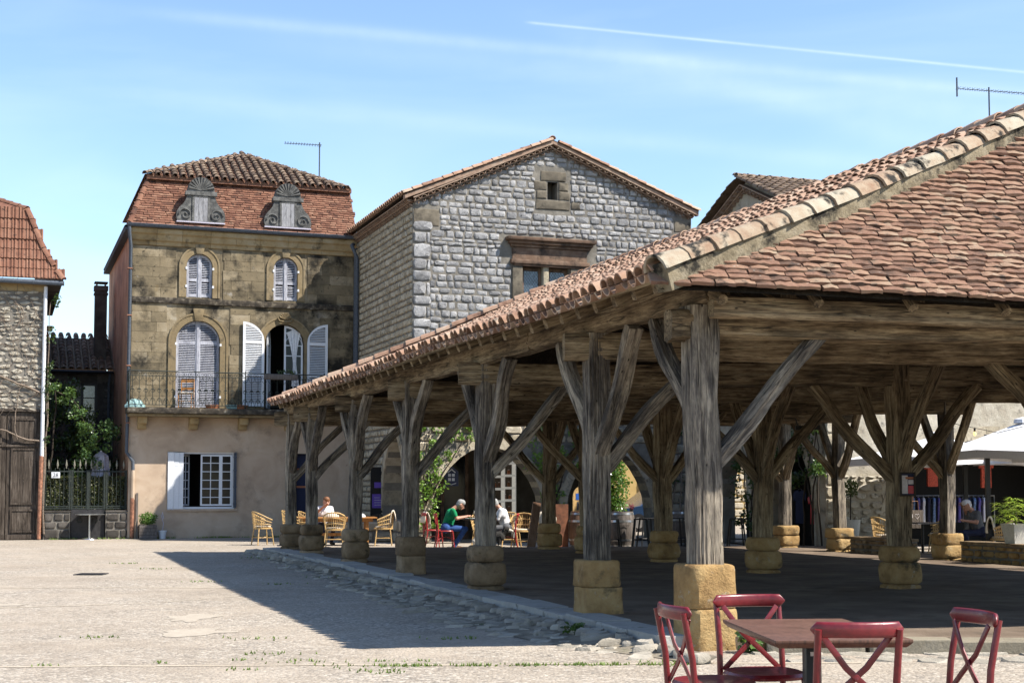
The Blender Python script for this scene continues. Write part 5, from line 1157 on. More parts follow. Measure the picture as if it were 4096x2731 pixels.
mb.add([(3.92, 0, EL), (4.23, 0, EL), (4.23, 0, 9.59), (3.92, 0, 9.59)], [(0, 1, 2, 3)]); mb.add([(3.92, 0, 10.09), (4.23, 0, 10.09), (4.23, 0, gtop(4.23)), (AX, 0, AZ), (3.92, 0, gtop(3.92))], [(0, 1, 2, 3, 4)])
mb.box(3.9, .5, 9.5, 4.25, .52, 10.2); mb.add([(3.92, 0, 9.59), (3.92, 0, 10.09), (3.92, .5, 10.09), (3.92, .5, 9.59)], [(0, 1, 2, 3)]); mb.add([(4.23, 0, 9.59), (4.23, 0, 10.09), (4.23, .5, 10.09), (4.23, .5, 9.59)], [(0, 1, 2, 3)])
gwall = mb.build('front_wall', M['stone_mortar'], gh)
# side wall (faces left) with its own arch; modelled in a turned frame: x runs along depth
TURN = Matrix.Rotation(R(-90), 4, 'Z')          # local x -> -y ; used so that front (-y) faces -x
mb = MB(); wall_open(mb, -6.45, 0, 0, 9.28, 0, .55, [(-3.0, 0, -.55, 3.0, .9, .4)]); swall = mb.build('side_wall', M['stone_mortar'], gh, mtx=TURN)
mb = MB(); mb.add([(0, 6.45, 0), (GW, 6.45, 0), (GW, 6.45, 9.3), (0, 6.45, 9.3)], [(0, 1, 2, 3)]); mb.add([(GW, 0, 3.0), (GW, 6.45, 3.0), (GW, 6.45, 9.3), (GW, 0, 9.3)], [(0, 1, 2, 3)]); mb.box(.1, .6, 2.95, GW - .1, 6.4, 3.05); mb.box(.1, 2.2, 6.0, GW, 2.3, 9.4); mb.build('rear_walls', M['stone_mortar'], gh)
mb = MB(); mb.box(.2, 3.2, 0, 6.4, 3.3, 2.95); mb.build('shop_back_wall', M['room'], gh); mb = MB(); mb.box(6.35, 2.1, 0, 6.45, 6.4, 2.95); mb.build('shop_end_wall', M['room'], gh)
gs = [stone_mesh('stone', 500 + k, .1, .07, M['grey_stone'], .35) for k in range(14)]
rg = random.Random(6); items = []
skip = [(3.55, 9.3, 4.62, 10.5), (2.85, 5.5, 4.95, 8.0), (2.55, 7.7, 5.4, 8.5), (.0, 8.62, .75, 9.1), (.55, 0, 3.8, 2.75), (4.4, 0, 7.15, 2.75), (0, 3, .48, 8.55), (7.85, 8.9, 8.5, 9.3)]
def lim(z): 
    if z < EL: return (.02, GW - .02)
    k = (z + .02 - EL) / (AZ - EL); return (.05 + AX * k, GW - .05 - (GW - AX) * max(0, (z + .02 - ER) / (AZ - ER)))
cs = courses(.02, GW - .02, 5.3, 10.95, (.1, .23), (.15, .46), rg, skip, lim, .01)
z = 3.0; k = 0                                   # long quoins at the near corner
while z < 8.55: h = rg.uniform(.25, .42); L = (.5 if k % 2 else .3) + rg.uniform(0, .1); items.append((Matrix.Translation((L / 2, -.01, z + h / 2)) @ scl(L, .08, h - .02), rg.randrange(14))); cs.append(((L + .5) / 2 + .0, z + h / 2, max(.05, .48 - L), h - .02)) if L < .42 else None; z += h; k += 1
for cx, cz, ww, hh in cs: items.append((Matrix.Translation((cx, rg.uniform(-.01, .014), cz + rg.gauss(0, .006))) @ Matrix.Rotation(rg.gauss(0, .03), 4, 'Y') @ scl(ww * rg.uniform(.9, 1.03), .055, hh * rg.uniform(.85, 1.05)), rg.randrange(14)))
low = courses(.02, GW - .02, 0.02, 5.3, (.2, .32), (.3, .6), rg, [(.5, 0, 3.85, 2.62), (4.4, 0, 7.15, 2.62), (0, 3, .48, 8.55)], None, .02)
buff = [stone_mesh('stone', 540 + k, .1, .05, M['buff_stone'], .5) for k in range(6)]
pieces(gwall, 'stone', items, gs, 300, 'stones_rest', M['grey_stone'], lambda m: abs(m.to_scale().x * m.to_scale().z) * (1 if m.translation.z > 6 or m.translation.x < 1.5 else .2))
pieces(gwall, 'arcade_stone', [(Matrix.Translation((cx, -.005, cz)) @ scl(ww, .07, hh), rg.randrange(6)) for cx, cz, ww, hh in low if cx < 8.4], buff, 120, 'arcade_stones_rest', M['buff_stone'], lambda m: -m.translation.z)
# darker dressed stones at the eaves corners, slit window and gable
ds = [stone_mesh('dressed_stone', 560 + k, .03, .02, M['dressed'], .2) for k in range(4)]
for (x0, z0, x1, z1) in ((.01, 8.62, .75, 9.1), (7.86, 8.92, 8.4, 9.28), (3.55, 9.3, 4.62, 9.58), (3.58, 9.6, 3.9, 9.84), (3.5, 9.85, 3.9, 10.1), (4.25, 9.6, 4.6, 9.84), (4.25, 9.85, 4.56, 10.1), (3.7, 10.11, 4.5, 10.4), (4.64, 9.36, 4.95, 9.56)):
    put('dressed_stone', ds[rg.randrange(4)], gwall, None, Matrix.Translation(((x0 + x1) / 2, -.005, (z0 + z1) / 2)) @ scl(x1 - x0 - .008, .07, z1 - z0 - .008))
sst = [stone_mesh('side_stone', 580 + k, .14, .07, M['buff_stone'], .7) for k in range(8)]; cs = courses(-6.43, -.02, .02, 9.15, (.14, .24), (.2, .5), rg, [(-3.05, 0, -.5, 3.0)], None, .02)
pieces(swall, 'side_stone', [(Matrix.Translation((cx, -.0, cz)) @ scl(ww, .08, hh), rg.randrange(8)) for cx, cz, ww, hh in cs], sst, 300, 'side_stones_rest', M['buff_stone'], lambda m: m.translation.z)
# arch voussoirs
def voussoirs(parent, x0, x1, spring, top, pt, n_, dp, mat, proud=-.05, back=.56):
    a_ = arch_pts(x0, x1, spring, top, n_, pt); b_ = arch_pts(x0 - dp, x1 + dp, spring, top + dp, n_, pt)
    for i in range(n_):
        p, q, r_, s_ = a_[i], a_[i + 1], b_[i + 1], b_[i]; c = Vector(((p[0] + r_[0]) / 2, (p[1] + r_[1]) / 2)); pl = [(c.x + (u - c.x) * .98, c.y + (v - c.y) * .98) for u, v in (p, q, r_, s_)]
        MB().prism(pl, proud + rng.uniform(-.006, .006), back).build('voussoir', mat, parent)
voussoirs(gwall, .55, 3.8, .9, 2.62, .35, 13, .26, M['buff_stone']); voussoirs(gwall, 4.45, 7.1, .8, 2.6, .35, 12, .26, M['buff_stone']); voussoirs(swall, -3.0, -.55, .9, 3.0, .4, 11, .26, M['buff_stone'])
# mullioned window
wt_ = MB(); wt_.box(2.66, -.26, 8.36, 5.33, .02, 8.46); wt_.box(2.74, -.18, 8.27, 5.25, .02, 8.36); wt_.box(2.8, -.1, 8.19, 5.19, .02, 8.27); wt_.build('window_cornice', M['brown_stone'], gh, bevel=.02)
MB().box(2.86, -.05, 7.84, 5.1, .02, 8.18).build('frieze', M['brown_stone'], gh); wt_ = MB(); wt_.box(2.8, -.13, 7.72, 5.16, .02, 7.84); wt_.box(2.9, -.09, 7.66, 5.06, .02, 7.72); wt_.build('lintel_moulding', M['brown_stone'], gh, bevel=.015)
for x in (2.86, 4.6): MB().box(x, -.06, 5.6, x + .3, .02, 7.66).build('jamb', M['dressed'], gh, bevel=.015)
MB().box(3.79, -.03, 6.3, 3.95, .25, 7.68).build('mullion', M['buff_stone'], gh, bevel=.015)
for x0, x1 in ((3.18, 3.78), (3.96, 4.57)):
    f = MB(); f.box(x0, .14, 6.3, x0 + .08, .2, 7.66); f.box(x1 - .08, .14, 6.3, x1, .2, 7.66); f.box(x0 + .08, .14, 7.56, x1 - .08, .2, 7.66); f.box(x0 + .08, .14, 6.3, x1 - .08, .2, 6.4); o = f.build('casement', M['brown_stone'], gh)
    MB().box(x0 + .07, .168, 6.38, x1 - .07, .172, 7.58).build('pane', M['glassblue'], o); l_ = MB()
    for k in range(-8, 14):
        za = 6.4 + k * .11
        for s_ in (1, -1):
            p = [(x0 + .08, za if s_ > 0 else za + .6), (x1 - .08, za + .6 if s_ > 0 else za)]
            (xa, z1), (xb, z2) = p
            t0_, t1_ = 0, 1
            lo, hi = 6.4, 7.56; dz = z2 - z1
            ta, tb = sorted(((lo - z1) / dz, (hi - z1) / dz)); ta = max(0, ta); tb = min(1, tb)
            if tb - ta > .02: l_.bar((xa + (xb - xa) * ta, .164, z1 + dz * ta), (xa + (xb - xa) * tb, .164, z1 + dz * tb), .008, .006, (0, 1, 0))
    l_.build('lead_lattice', M['black'], o)
# roof, verge and scalloped genoise
OV = .2
mb = MB()
zl = EL - .12; 
mb.add([(-.3, -OV, EL + .12), (AX, -OV, AZ + .2), (AX, 6.6, AZ + .2), (-.3, 6.6, EL + .12)], [(0, 1, 2, 3)]); mb.add([(GW + .16, -OV, ER + .1), (AX, -OV, AZ + .2), (AX, 6.6, AZ + .2), (GW + .16, 6.6, ER + .1)], [(0, 1, 2, 3)])
mb.add([(-.3, 6.6, EL + .1), (GW + .16, 6.6, ER + .1), (AX, 6.6, AZ + .19)], [(0, 1, 2)]); groof = mb.build('roof', M['canal_dark'], gh)
MB().prism([(-.28, EL - .0), (AX, AZ + .08), (AX, AZ + .19), (-.28, EL + .11)], -.19, -.01).build('verge_mortar', M['genoise'], gh); MB().prism([(GW + .15, ER - .02), (AX + .001, AZ + .08), (AX + .001, AZ + .19), (GW + .15, ER + .09)], -.19, -.01).build('verge_mortar', M['genoise'], gh)
vt = [canal_mesh('verge_tile', .1, .085, .4, .016, 63 + k, M['canal_tile'], 6) for k in range(3)]
L0, Lr, Ap = Vector((-.34, -OV + .05, EL + .13)), Vector((GW + .2, -OV + .05, ER + .11)), Vector((AX, -OV + .05, AZ + .22))
for dy in (0, .2): rowtiles(groof, 'verge_tile', L0 + Vector((0, dy, 0)), Ap + Vector((0, dy, 0)), .31, vt, .02); rowtiles(groof, 'verge_tile', Lr + Vector((0, dy, 0)), Ap + Vector((0, dy, 0)), .31, vt, .02)
rowtiles(groof, 'ridge_tile', Ap + Vector((0, 0, .03)), (AX, 6.5, AZ + .25), .35, vt, .02)
dl = (Ap - L0); dl.y = 0; dl.normalize(); y = .3
while y < 6.5:
    for k in range(2): p = Vector((-.36 + k * .28, y, EL + .13 + k * .28 * dl.z / dl.x)); put('eave_tile', vt[rng.randrange(3)], groof, None, basis(Vector((0, -1, 0)), dl, Vector((-dl.z, 0, dl.x)), p + Vector((0, 0, .03))))
    y += .21
def genoise(p, q, nrm, rows, parent):
    p = Vector(p); q = Vector(q); d_ = (q - p).normalized(); L = (q - p).length; nv = Vector(nrm); u_ = nv.cross(d_) ; 
    if u_.z < 0: u_ = -u_
    m_ = MB()
    for r_ in range(rows):
        out = .09 + .1 * (rows - 1 - r_); drop = -.1 * r_ - .06; n_ = int(L / .2)
        for i in range(n_):
            c = p + d_ * ((i + .5 + .5 * (r_ % 2)) * .2) + u_ * drop; vs = []
            for j in range(7): a = R(180 * j / 6); o_ = d_ * (.092 * math.cos(a)) + u_ * (.07 * math.sin(a) - .05); vs += [c + o_ * 1.0 + nv * out, c + o_ * .72 + nv * out, c + o_]
            fs_ = []
            for j in range(6): fs_ += [(3 * j, 3 * j + 3, 3 * j + 4, 3 * j + 1), (3 * j, 3 * j + 2, 3 * j + 5, 3 * j + 3)]
            m_.add(vs, fs_)
        a_, b_ = p + u_ * (drop + .035), q + u_ * (drop + .035); m_.add([a_, b_, b_ + nv * (out + .015), a_ + nv * (out + .015), a_ + u_ * .03, b_ + u_ * .03, b_ + nv * (out + .015) + u_ * .03, a_ + nv * (out + .015) + u_ * .03], [(0, 1, 2, 3), (4, 5, 6, 7), (2, 3, 7, 6)])
    m_.build('genoise', M['genoise'], parent)
genoise((-.05, .0, EL + .05), (AX, .0, AZ + .12), (0, -1, 0), 2, gh); genoise((GW + .05, .0, ER + .03), (AX, .0, AZ + .12), (0, -1, 0), 2, gh); genoise((0, -.1, EL + .06), (0, 6.45, EL + .06), (-1, 0, 0), 2, gh)
MB().tube([(-.15, 6.3, 9.1), (-.3, 5.9, 9.0), (-.12, 5.9, 8.6), (-.12, 5.9, .1)], .055, 8).build('downpipe', M['zinc'], gh, smooth=60)
# low stone bench wall in the side arch
lw = thing('bench_wall', 'low rough stone wall closing the side arch behind the wicker chair', 'wall', WP(H2, .1, .55), ANG); m_ = MB(); m_.box(-.25, 0, 0, .15, 2.5, .62); lc = m_.build('core', M['stone_mortar'], lw)
for cx, cz, ww, hh in courses(-2.5, 0, 0, .62, (.28, .33), (.4, .7), random.Random(8)): put('stone', buff[0], lc, None, TURN @ Matrix.Translation((cx, -.26, cz)) @ scl(ww, .05, hh))
lw2 = thing('stone_bench', 'rough stone bench at the foot of the arcade pier', 'bench', WP(H2, -1.6, 1.4), ANG); m_ = MB(); m_.box(0, 0, 0, 1.5, .4, .6); lc = m_.build('core', M['stone_mortar'], lw2)
for cx, cz, ww, hh in courses(0, 1.5, 0, .6, (.28, .32), (.4, .6), random.Random(9)): put('stone', buff[1], lc, None, Matrix.Translation((cx, -.01, cz)) @ scl(ww, .06, hh))
# shop inside the left arch: shelf unit with self-glowing boards, glazed doors
sh = thing('shelf_unit', 'pale shop shelves with jars and bottles inside the pointed arch', 'shelf', WP(H2, 2.75, 2.2), ANG); M['shelf'] = plain('glowing shelf board', (.62, .6, .56), .7, emit=((.9, .88, .8), .12))  # faint glow in the board material stands in for light on the shelves
m_ = MB()
for x in (0, .66, 1.0): m_.box(x, 0, 0, x + .03, .3, 2.3)
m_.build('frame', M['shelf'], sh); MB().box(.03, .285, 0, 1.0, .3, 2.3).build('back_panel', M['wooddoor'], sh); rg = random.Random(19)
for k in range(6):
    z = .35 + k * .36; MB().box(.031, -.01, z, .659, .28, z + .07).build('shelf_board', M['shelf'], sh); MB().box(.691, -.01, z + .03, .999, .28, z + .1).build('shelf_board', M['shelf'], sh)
def jar(p, r, h, mat, lab, nm='jar'):
    t_ = thing(nm, lab, nm, p, 0, 'goods on the shop shelves'); MB().lathe([(r * .9, 0), (r, .01), (r, h * .7), (r * .6, h * .8), (r * .6, h * .88)], 8).build('body', M[mat], t_, smooth=40); MB().lathe([(r * .66, h * .88), (r * .66, h)], 8).build('lid', M['black' if nm == 'bottle' else 'paper'], t_)
for k in range(6):
    for i in range(6):
        if rg.random() < .8: ci = rg.randrange(4); jar(WP(H2, 2.75 + .1 + i * .15 + rg.uniform(-.02, .02), 2.28, .44 + k * .36), .045, rg.uniform(.13, .2), ('barrel', 'terracotta', 'paper', 'shoe')[ci] if k else 'black', ('red brown', 'terracotta', 'pale', 'dark brown')[ci] + ' jar on the ' + ('', 'second', 'third', 'fourth', 'fifth', 'top')[k] + ' shop shelf counted from the floor' if k else 'dark bottle standing on the lowest shop shelf', 'jar' if k else 'bottle')
gdr = thing('shop_door', 'dark framed glazed shop door inside the pointed arch', 'door', WP(H2, 1.0, 3.05), ANG); m_ = MB()
for x in (0, .75, 1.5): m_.box(x, 0, 0, x + .09, .08, 2.5)
m_.box(.09, 0, 2.42, 1.5, .08, 2.5); m_.box(.09, 0, .0, 1.5, .08, .3); m_.build('frame', M['brown_stone'], gdr); MB().box(.09, .03, .3, 1.5, .04, 2.42).build('pane', M['glass'], gdr)
bs_ = thing('hanging_sign', 'dark blue house shaped shop sign hanging in the arch', 'sign', WP(H2, 1.35, .75, 1.55), ANG); MB().prism([(-.2, 0), (.2, 0), (.2, .4), (0, .55), (-.2, .4)], 0, .03).build('board', M['blue'], bs_)
m_ = MB()
for i in range(2):
    for j in range(2): m_.box(-.1 + i * .11, -.006, .14 + j * .12, -.02 + i * .11, -.001, .22 + j * .12)
m_.tube([(-.13, -.004, .08), (0, -.004, .04), (.13, -.004, .08)], .012, 4); m_.prism([(-.12, .38), (0, .48), (.12, .38), (.1, .36), (0, .44), (-.1, .36)], -.006, -.001); m_.build('emblem', M['white'], bs_); MB().tube([(0, .015, .5), (0, .015, 1.1)], .008, 4).build('rod', M['black'], bs_)
# violet poster board in the side passage
pb = thing('poster_board', 'dark notice board with violet posters inside the side arch', 'notice board', WP(H2, -.35, 3.1), ANG); m_ = MB(); m_.box(0, 0, .1, 1.2, .06, 2.1); m_.build('board', M['black'], pb)
MB().box(.1, -.012, 1.5, .42, -.002, 1.66).build('poster', M['purple'], pb); pp = MB().box(.04, -.012, .92, .44, -.002, 1.32).build('poster', M['purple'], pb)
m_ = MB()
for k in range(4): m_.box(.1, -.016, 1.0 + k * .07, .38 - .04 * k, -.0125, 1.015 + k * .07)
m_.build('print_lines', M['lavcloth'], pb); MB().box(.05, -.03, .1, 1.15, -.004, .75).build('lower_panel', M['wooddoor'], pb)
# vines on the arcade front
rg = random.Random(23); cl = []
for (x0, x1, z0, z1, n_) in ((-.05, .75, .4, 1.5, 16), (.0, 1.0, 1.4, 2.1, 14), (.1, 1.2, 2.1, 3.3, 20), (.8, 2.2, 2.85, 3.5, 16)):
    for _ in range(n_): cl.append(((rg.uniform(x0, x1), -.12 + rg.gauss(0, .04), rg.uniform(z0, z1)), rg.uniform(.08, .17), int(rg.uniform(18, 40))))
climber('arcade_vine', 'fresh green vine climbing the arcade pier beside the diners', 'vine', WP(H2, 0, 0), [[(.3, -.08, 0), (.35, -.08, 1.2), (.25, -.08, 2.2), (.6, -.08, 3.2)], [(.35, -.08, 1), (.8, -.08, 1.8), (1.5, -.08, 2.9)]], cl, .085, 'leafvine', 24)
cl = []
for _ in range(46): cl.append(((rg.uniform(3.3, 5.6), -.14 + rg.gauss(0, .05), rg.uniform(2.0, 3.6)), rg.uniform(.12, .22), int(rg.uniform(25, 55))))
for _ in range(16): cl.append(((rg.uniform(3.75, 4.4), -.12, rg.uniform(.6, 2.1)), rg.uniform(.1, .17), 20))
climber('spandrel_vine', 'dense vine covering the wall between the two pointed arches', 'vine', WP(H2, 0, 0), [[(4.1, -.08, 0), (4.15, -.08, 1.5), (3.9, -.08, 3.2)], [(4.1, -.08, 1), (4.5, -.08, 2.4), (5.2, -.08, 3.2)]], cl, .09, 'leafvine', 25)
cl = [((rg.uniform(7.1, 8.3), -.1, rg.uniform(1.6, 3.4)), rg.uniform(.08, .18), 18) for _ in range(14)]
climber('pier_creeper', 'thin dark creeper stems on the shaded arcade corner pier', 'creeper', WP(H2, 0, 0), [[(7.4, -.1, 0), (7.45, -.1, 1.6), (7.3, -.1, 3.3)], [(7.9, -.1, 0), (8.0, -.1, 2), (7.7, -.1, 3.3)], [(7.6, -.1, .3), (7.9, -.1, 2.6)]], cl, .09, 'leafdark', 26, 'twig')
# ================================================================== house beyond the hall on the right
h3 = thing('corner_house', 'plastered corner house with wide shop arch behind the white parasols', 'house', H3, ANG)
mb = MB(); wall_open(mb, 0, 14, 0, 8.0, 0, .5, [(1.7, 0, 8.2, 2.75, .35)]); w3 = mb.build('front_wall', M['plaster_white'], h3)
mb = MB(); wall_open(mb, -5.6, 0, 0, 8.0, 0, .45, [(-2.9, 0, -.55, 2.75, 1.0, .3), (-5.3, 0, -3.75, 2.6, 1.2, .3)]); s3 = mb.build('side_wall', M['plaster_white'], h3, mtx=TURN)
mb = MB(); mb.add([(0, 0, 8), (0, 7.4, 8), (0, 3.7, 9.62)], [(0, 1, 2)]); mb.add([(14, 0, 0), (14, 7.4, 0), (14, 7.4, 8), (14, 0, 8)], [(0, 1, 2, 3)]); mb.add([(0, 5.6, 2.8), (0, 7.4, 2.8), (0, 7.4, 8), (0, 5.6, 8)], [(0, 1, 2, 3)]); mb.add([(0, 7.4, 2.8), (14, 7.4, 2.8), (14, 7.4, 8), (0, 7.4, 8)], [(0, 1, 2, 3)]); mb.build('gable', M['plaster_white'], h3)
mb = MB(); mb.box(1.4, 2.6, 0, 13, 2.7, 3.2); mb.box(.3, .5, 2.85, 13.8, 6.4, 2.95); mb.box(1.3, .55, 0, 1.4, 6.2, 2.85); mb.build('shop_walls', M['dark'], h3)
voussoirs(w3, 1.7, 8.2, .35, 2.75, 0, 17, .3, M['buff_stone'], -.03, .5); voussoirs(s3, -2.9, -.55, 1.0, 2.75, .3, 11, .25, M['buff_stone'], -.04, .45); voussoirs(s3, -5.3, -3.75, 1.2, 2.6, .3, 9, .25, M['buff_stone'], -.04, .45)
ws = [stone_mesh('stone', 600 + k, .2, .12, M['white_stone'], .6) for k in range(8)]; rg = random.Random(51)
for cx, cz, ww, hh in courses(.35, 1.62, .0, 1.8, (.12, .25), (.16, .42), rg, (), None, .014): put('stone', ws[rg.randrange(8)], w3, None, Matrix.Translation((cx, rg.uniform(-.02, .01), cz)) @ Matrix.Rotation(rg.gauss(0, .05), 4, 'Y') @ scl(ww * rg.uniform(.85, 1.05), .08, hh * rg.uniform(.85, 1.05)))
for k in range(10): put('quoin', buff[k % 6], w3, None, Matrix.Translation((.16, -.005, .16 + k * .31)) @ scl(.3 if k % 2 else .34, .07, .3))
mb = MB(); mb.add([(-.3, -.35, 7.95), (14.2, -.35, 7.95), (14.2, 3.7, 9.72), (-.3, 3.7, 9.72)], [(0, 1, 2, 3)]); mb.add([(-.3, 7.7, 7.95), (14.2, 7.7, 7.95), (14.2, 3.7, 9.72), (-.3, 3.7, 9.72)], [(0, 1, 2, 3)]); rf3 = mb.build('roof', M['canal_dark'], h3)
d3 = Vector((0, 4.05, 1.77)).normalized(); n3 = Vector((0, -d3.z, d3.y)); items = []; x = -.2
while x < 6.5:
    t = 1.6
    while t < 4.4: items.append((basis(Vector((1, 0, 0)), d3, n3, Vector((x, -.35, 7.95)) + d3 * t + n3 * .05) @ Matrix.Rotation(rng.gauss(0, .03), 4, 'Z') @ Matrix.Rotation(R(-3), 4, 'X'), rng.randrange(4))); t += .3
    x += .25
pieces(rf3, 'canal_tile', items, dk, 260, 'canal_tiles_rest', M['canal_dark'])
rowtiles(rf3, 'ridge_tile', (-.3, 3.7, 9.78), (13, 3.7, 9.78), .34, dk); rowtiles(rf3, 'verge_tile', (-.25, -.3, 8.0), (-.25, 3.7, 9.76), .31, dk); rowtiles(rf3, 'verge_tile', (-.25, 7.6, 8.0), (-.25, 3.7, 9.76), .31, dk)
genoise((0, 0, 7.95), (0, 3.7, 9.55), (-1, 0, 0), 2, h3); genoise((0, 7.4, 7.95), (0, 3.7, 9.55), (-1, 0, 0), 2, h3)
rg = random.Random(53); cl = []
for _ in range(40): cl.append(((-.15 + rg.gauss(0, .08), rg.uniform(.1, 2.9), rg.uniform(1.6, 3.6)), rg.uniform(.12, .25), int(rg.uniform(20, 50))))
climber('corner_rose', 'climbing rose with dark stems over the shaded side arch', 'rose', H3, [[(-.1, .4, 0), (-.12, .5, 1.2), (-.12, 1.2, 2.6), (-.12, 2, 3.2)], [(-.1, .5, 0), (-.15, .3, 1.5), (-.12, .2, 3)], [(-.1, .9, 0), (-.12, .8, 1.4), (-.1, .4, 2.6)]], cl, .095, 'leafdark', 54)
cl = [((-.2, rg.uniform(-.1, .5), rg.uniform(1.9, 2.1)), .16, 60) for _ in range(4)] + [((-.2, rg.uniform(0, .6), rg.uniform(2.9, 3.5)), .2, 70) for _ in range(6)]
climber('bright_rose', 'sunlit clusters of rose leaves at the plastered corner', 'rose', H3, [[(-.1, .1, 0), (-.14, .1, 2), (-.14, .2, 3.2)]], cl, .09, 'leaf', 55)
cl = [((-.12, rg.uniform(3.1, 4.2), rg.uniform(.2, 3.2)), rg.uniform(.1, .22), 26) for _ in range(26)]
climber('pier_rose', 'dark leafy climber on the far pier beside the no parking sign', 'climber', H3, [[(-.08, 3.5, 0), (-.1, 3.4, 1.5), (-.1, 3.7, 3)], [(-.08, 3.6, 0), (-.1, 3.8, 2.2)]], cl, .1, 'leafdark', 56)
# ---- yellow street house: stone panel and pipe
yh = thing('yellow_house', 'yellow rendered house with pale rubble panel seen through the arcade', 'house', WP(H2, 6.0, 16), ANG)
m_ = MB(); m_.box(2, 0, 0, 18, 6, 7.0); yw = m_.build('wall', M['yellow_wall'], yh); rg = random.Random(29)
for cx, cz, ww, hh in courses(8.5, 14.0, .0, 4.4, (.24, .36), (.3, .6), rg, [(11.7, 0, 12.0, 7), (13.3, 0, 13.6, 7)], None, .03): put('stone', buff[rg.randrange(6)], yw, None, Matrix.Translation((cx, -.01, cz)) @ scl(ww, .07, hh))
MB().tube([(8.3, -.12, 6.5), (8.3, -.12, 1.9)], .08, 8).build('downpipe', M['zinc'], yh); MB().tube([(8.3, -.12, 1.9), (8.3, -.12, .02)], .09, 8).build('rusty_pipe_foot', M['rust'], yh)
rg = random.Random(33); hd_ = thing('topiary_bush', 'glossy rounded green bush growing in the side street', 'bush', WP(H2, 8.5, 5.9)); pts = []
for z, r in ((.9, .45), (1.3, .55), (1.7, .58), (2.1, .5), (2.4, .34)): pts += blob((0, 0, z), r, 620, rg, .8)
put('foliage', leaf_mesh('foliage', pts, .1, rg), hd_, M['leafhedge'], None, 'stuff'); MB().tube([(0, 0, 0), (.02, 0, .6), (0, .02, 1.6)], [.07, .055, .04], 8).build('trunk', M['stem'], hd_)
# ---- car in the side street
car = thing('parked_car', 'dark blue car parked in the sunny side street beyond the arch', 'car', WP(H2, 9.3, 7.4), ANG)
bp = [(-.05, .3), (-.02, .62), (.1, .78), (.9, .9), (1.55, 1.38), (2.3, 1.47), (3.2, 1.4), (3.95, 1.0), (4.2, .9), (4.25, .5), (4.2, .25), (.05, .22)]
m_ = MB(); vs = []; n_ = len(bp)
for y, k in ((0, .9), (.12, 1), (1.6, 1), (1.72, .9)):
    for x, z in bp: vs.append((2.1 + (x - 2.1) * (1 if k == 1 else .985), y + (.1 if z > 1 and y < .5 else -.1 if z > 1 else 0), z if k == 1 else .22 + (z - .22) * .97))
m_.add(vs, [tuple(range(n_)), tuple(range(3 * n_, 4 * n_))] + [(r_ * n_ + i, r_ * n_ + (i + 1) % n_, (r_ + 1) * n_ + (i + 1) % n_, (r_ + 1) * n_ + i) for r_ in range(3) for i in range(n_)]); m_.build('body', M['carblue'], car, smooth=35)
for a, b, c, d in (((1.0, .94), (1.6, 1.34), (2.15, 1.4), (2.15, .94)), ((2.2, .94), (2.2, 1.4), (3.1, 1.34), (3.1, .94)), ((3.15, .94), (3.15, 1.33), (3.8, 1.0), (3.8, .94))):
    m_ = MB(); m_.add([(x, .055 if z > 1 else -.012, z) for x, z in (a, b, c, d)], [(0, 1, 2, 3)]); m_.build('window', M['glassblue'], car)
for x in (.8, 3.4):
    for y in (.0, 1.55): m_ = MB(); m_.tube([(x, y - .02, .31), (x, y + .18, .31)], .31, 18); w_ = m_.build('wheel', M['black'], car); MB().tube([(x, y - .03, .31), (x, y - .022, .31)], .19, 14).build('rim', M['steel'], w_)
for y in (.15, 1.4): MB().box(-.03, y, .62, .05, y + .25, .75).build('headlight', M['white'], car)
MB().tube([(1.0, -.015, .92), (3.8, -.015, .92)], .012, 4).build('chrome_strip', M['steel'], car)
# ---- no parking sign
sg = thing('no_parking_sign', 'round red and blue no parking sign with white plate on pole', 'road sign', WP(H2, 9.62, .6), ANG); m_ = MB(); m_.tube([(0, .04, 0), (0, .04, 1.25)], .03, 8); m_.build('pole', M['zinc'], sg)
m_ = MB(); m_.tube([(0, -.005, 1.0), (0, .015, 1.0)], .27, 24); m_.build('rim_disc', M['signred'], sg); MB().tube([(0, -.012, 1.0), (0, -.006, 1.0)], .215, 24).build('blue_disc', M['signblue'], sg)
MB().bar((-.16, -.016, 1.16), (.16, -.016, .84), .05, .006, (0, 1, 0)).build('red_bar', M['signred'], sg); MB().bar((-.16, -.02, .84), (.16, -.02, 1.16), .05, .006, (0, 1, 0)).build('red_bar', M['signred'], sg)
MB().box(-.16, -.01, .42, .16, .01, .66).build('plate', M['white'], sg); MB().tube([(-.05, -.013, .5), (0, -.013, .56), (.06, -.013, .52)], .012, 4).build('arrow_mark', M['black'], sg)
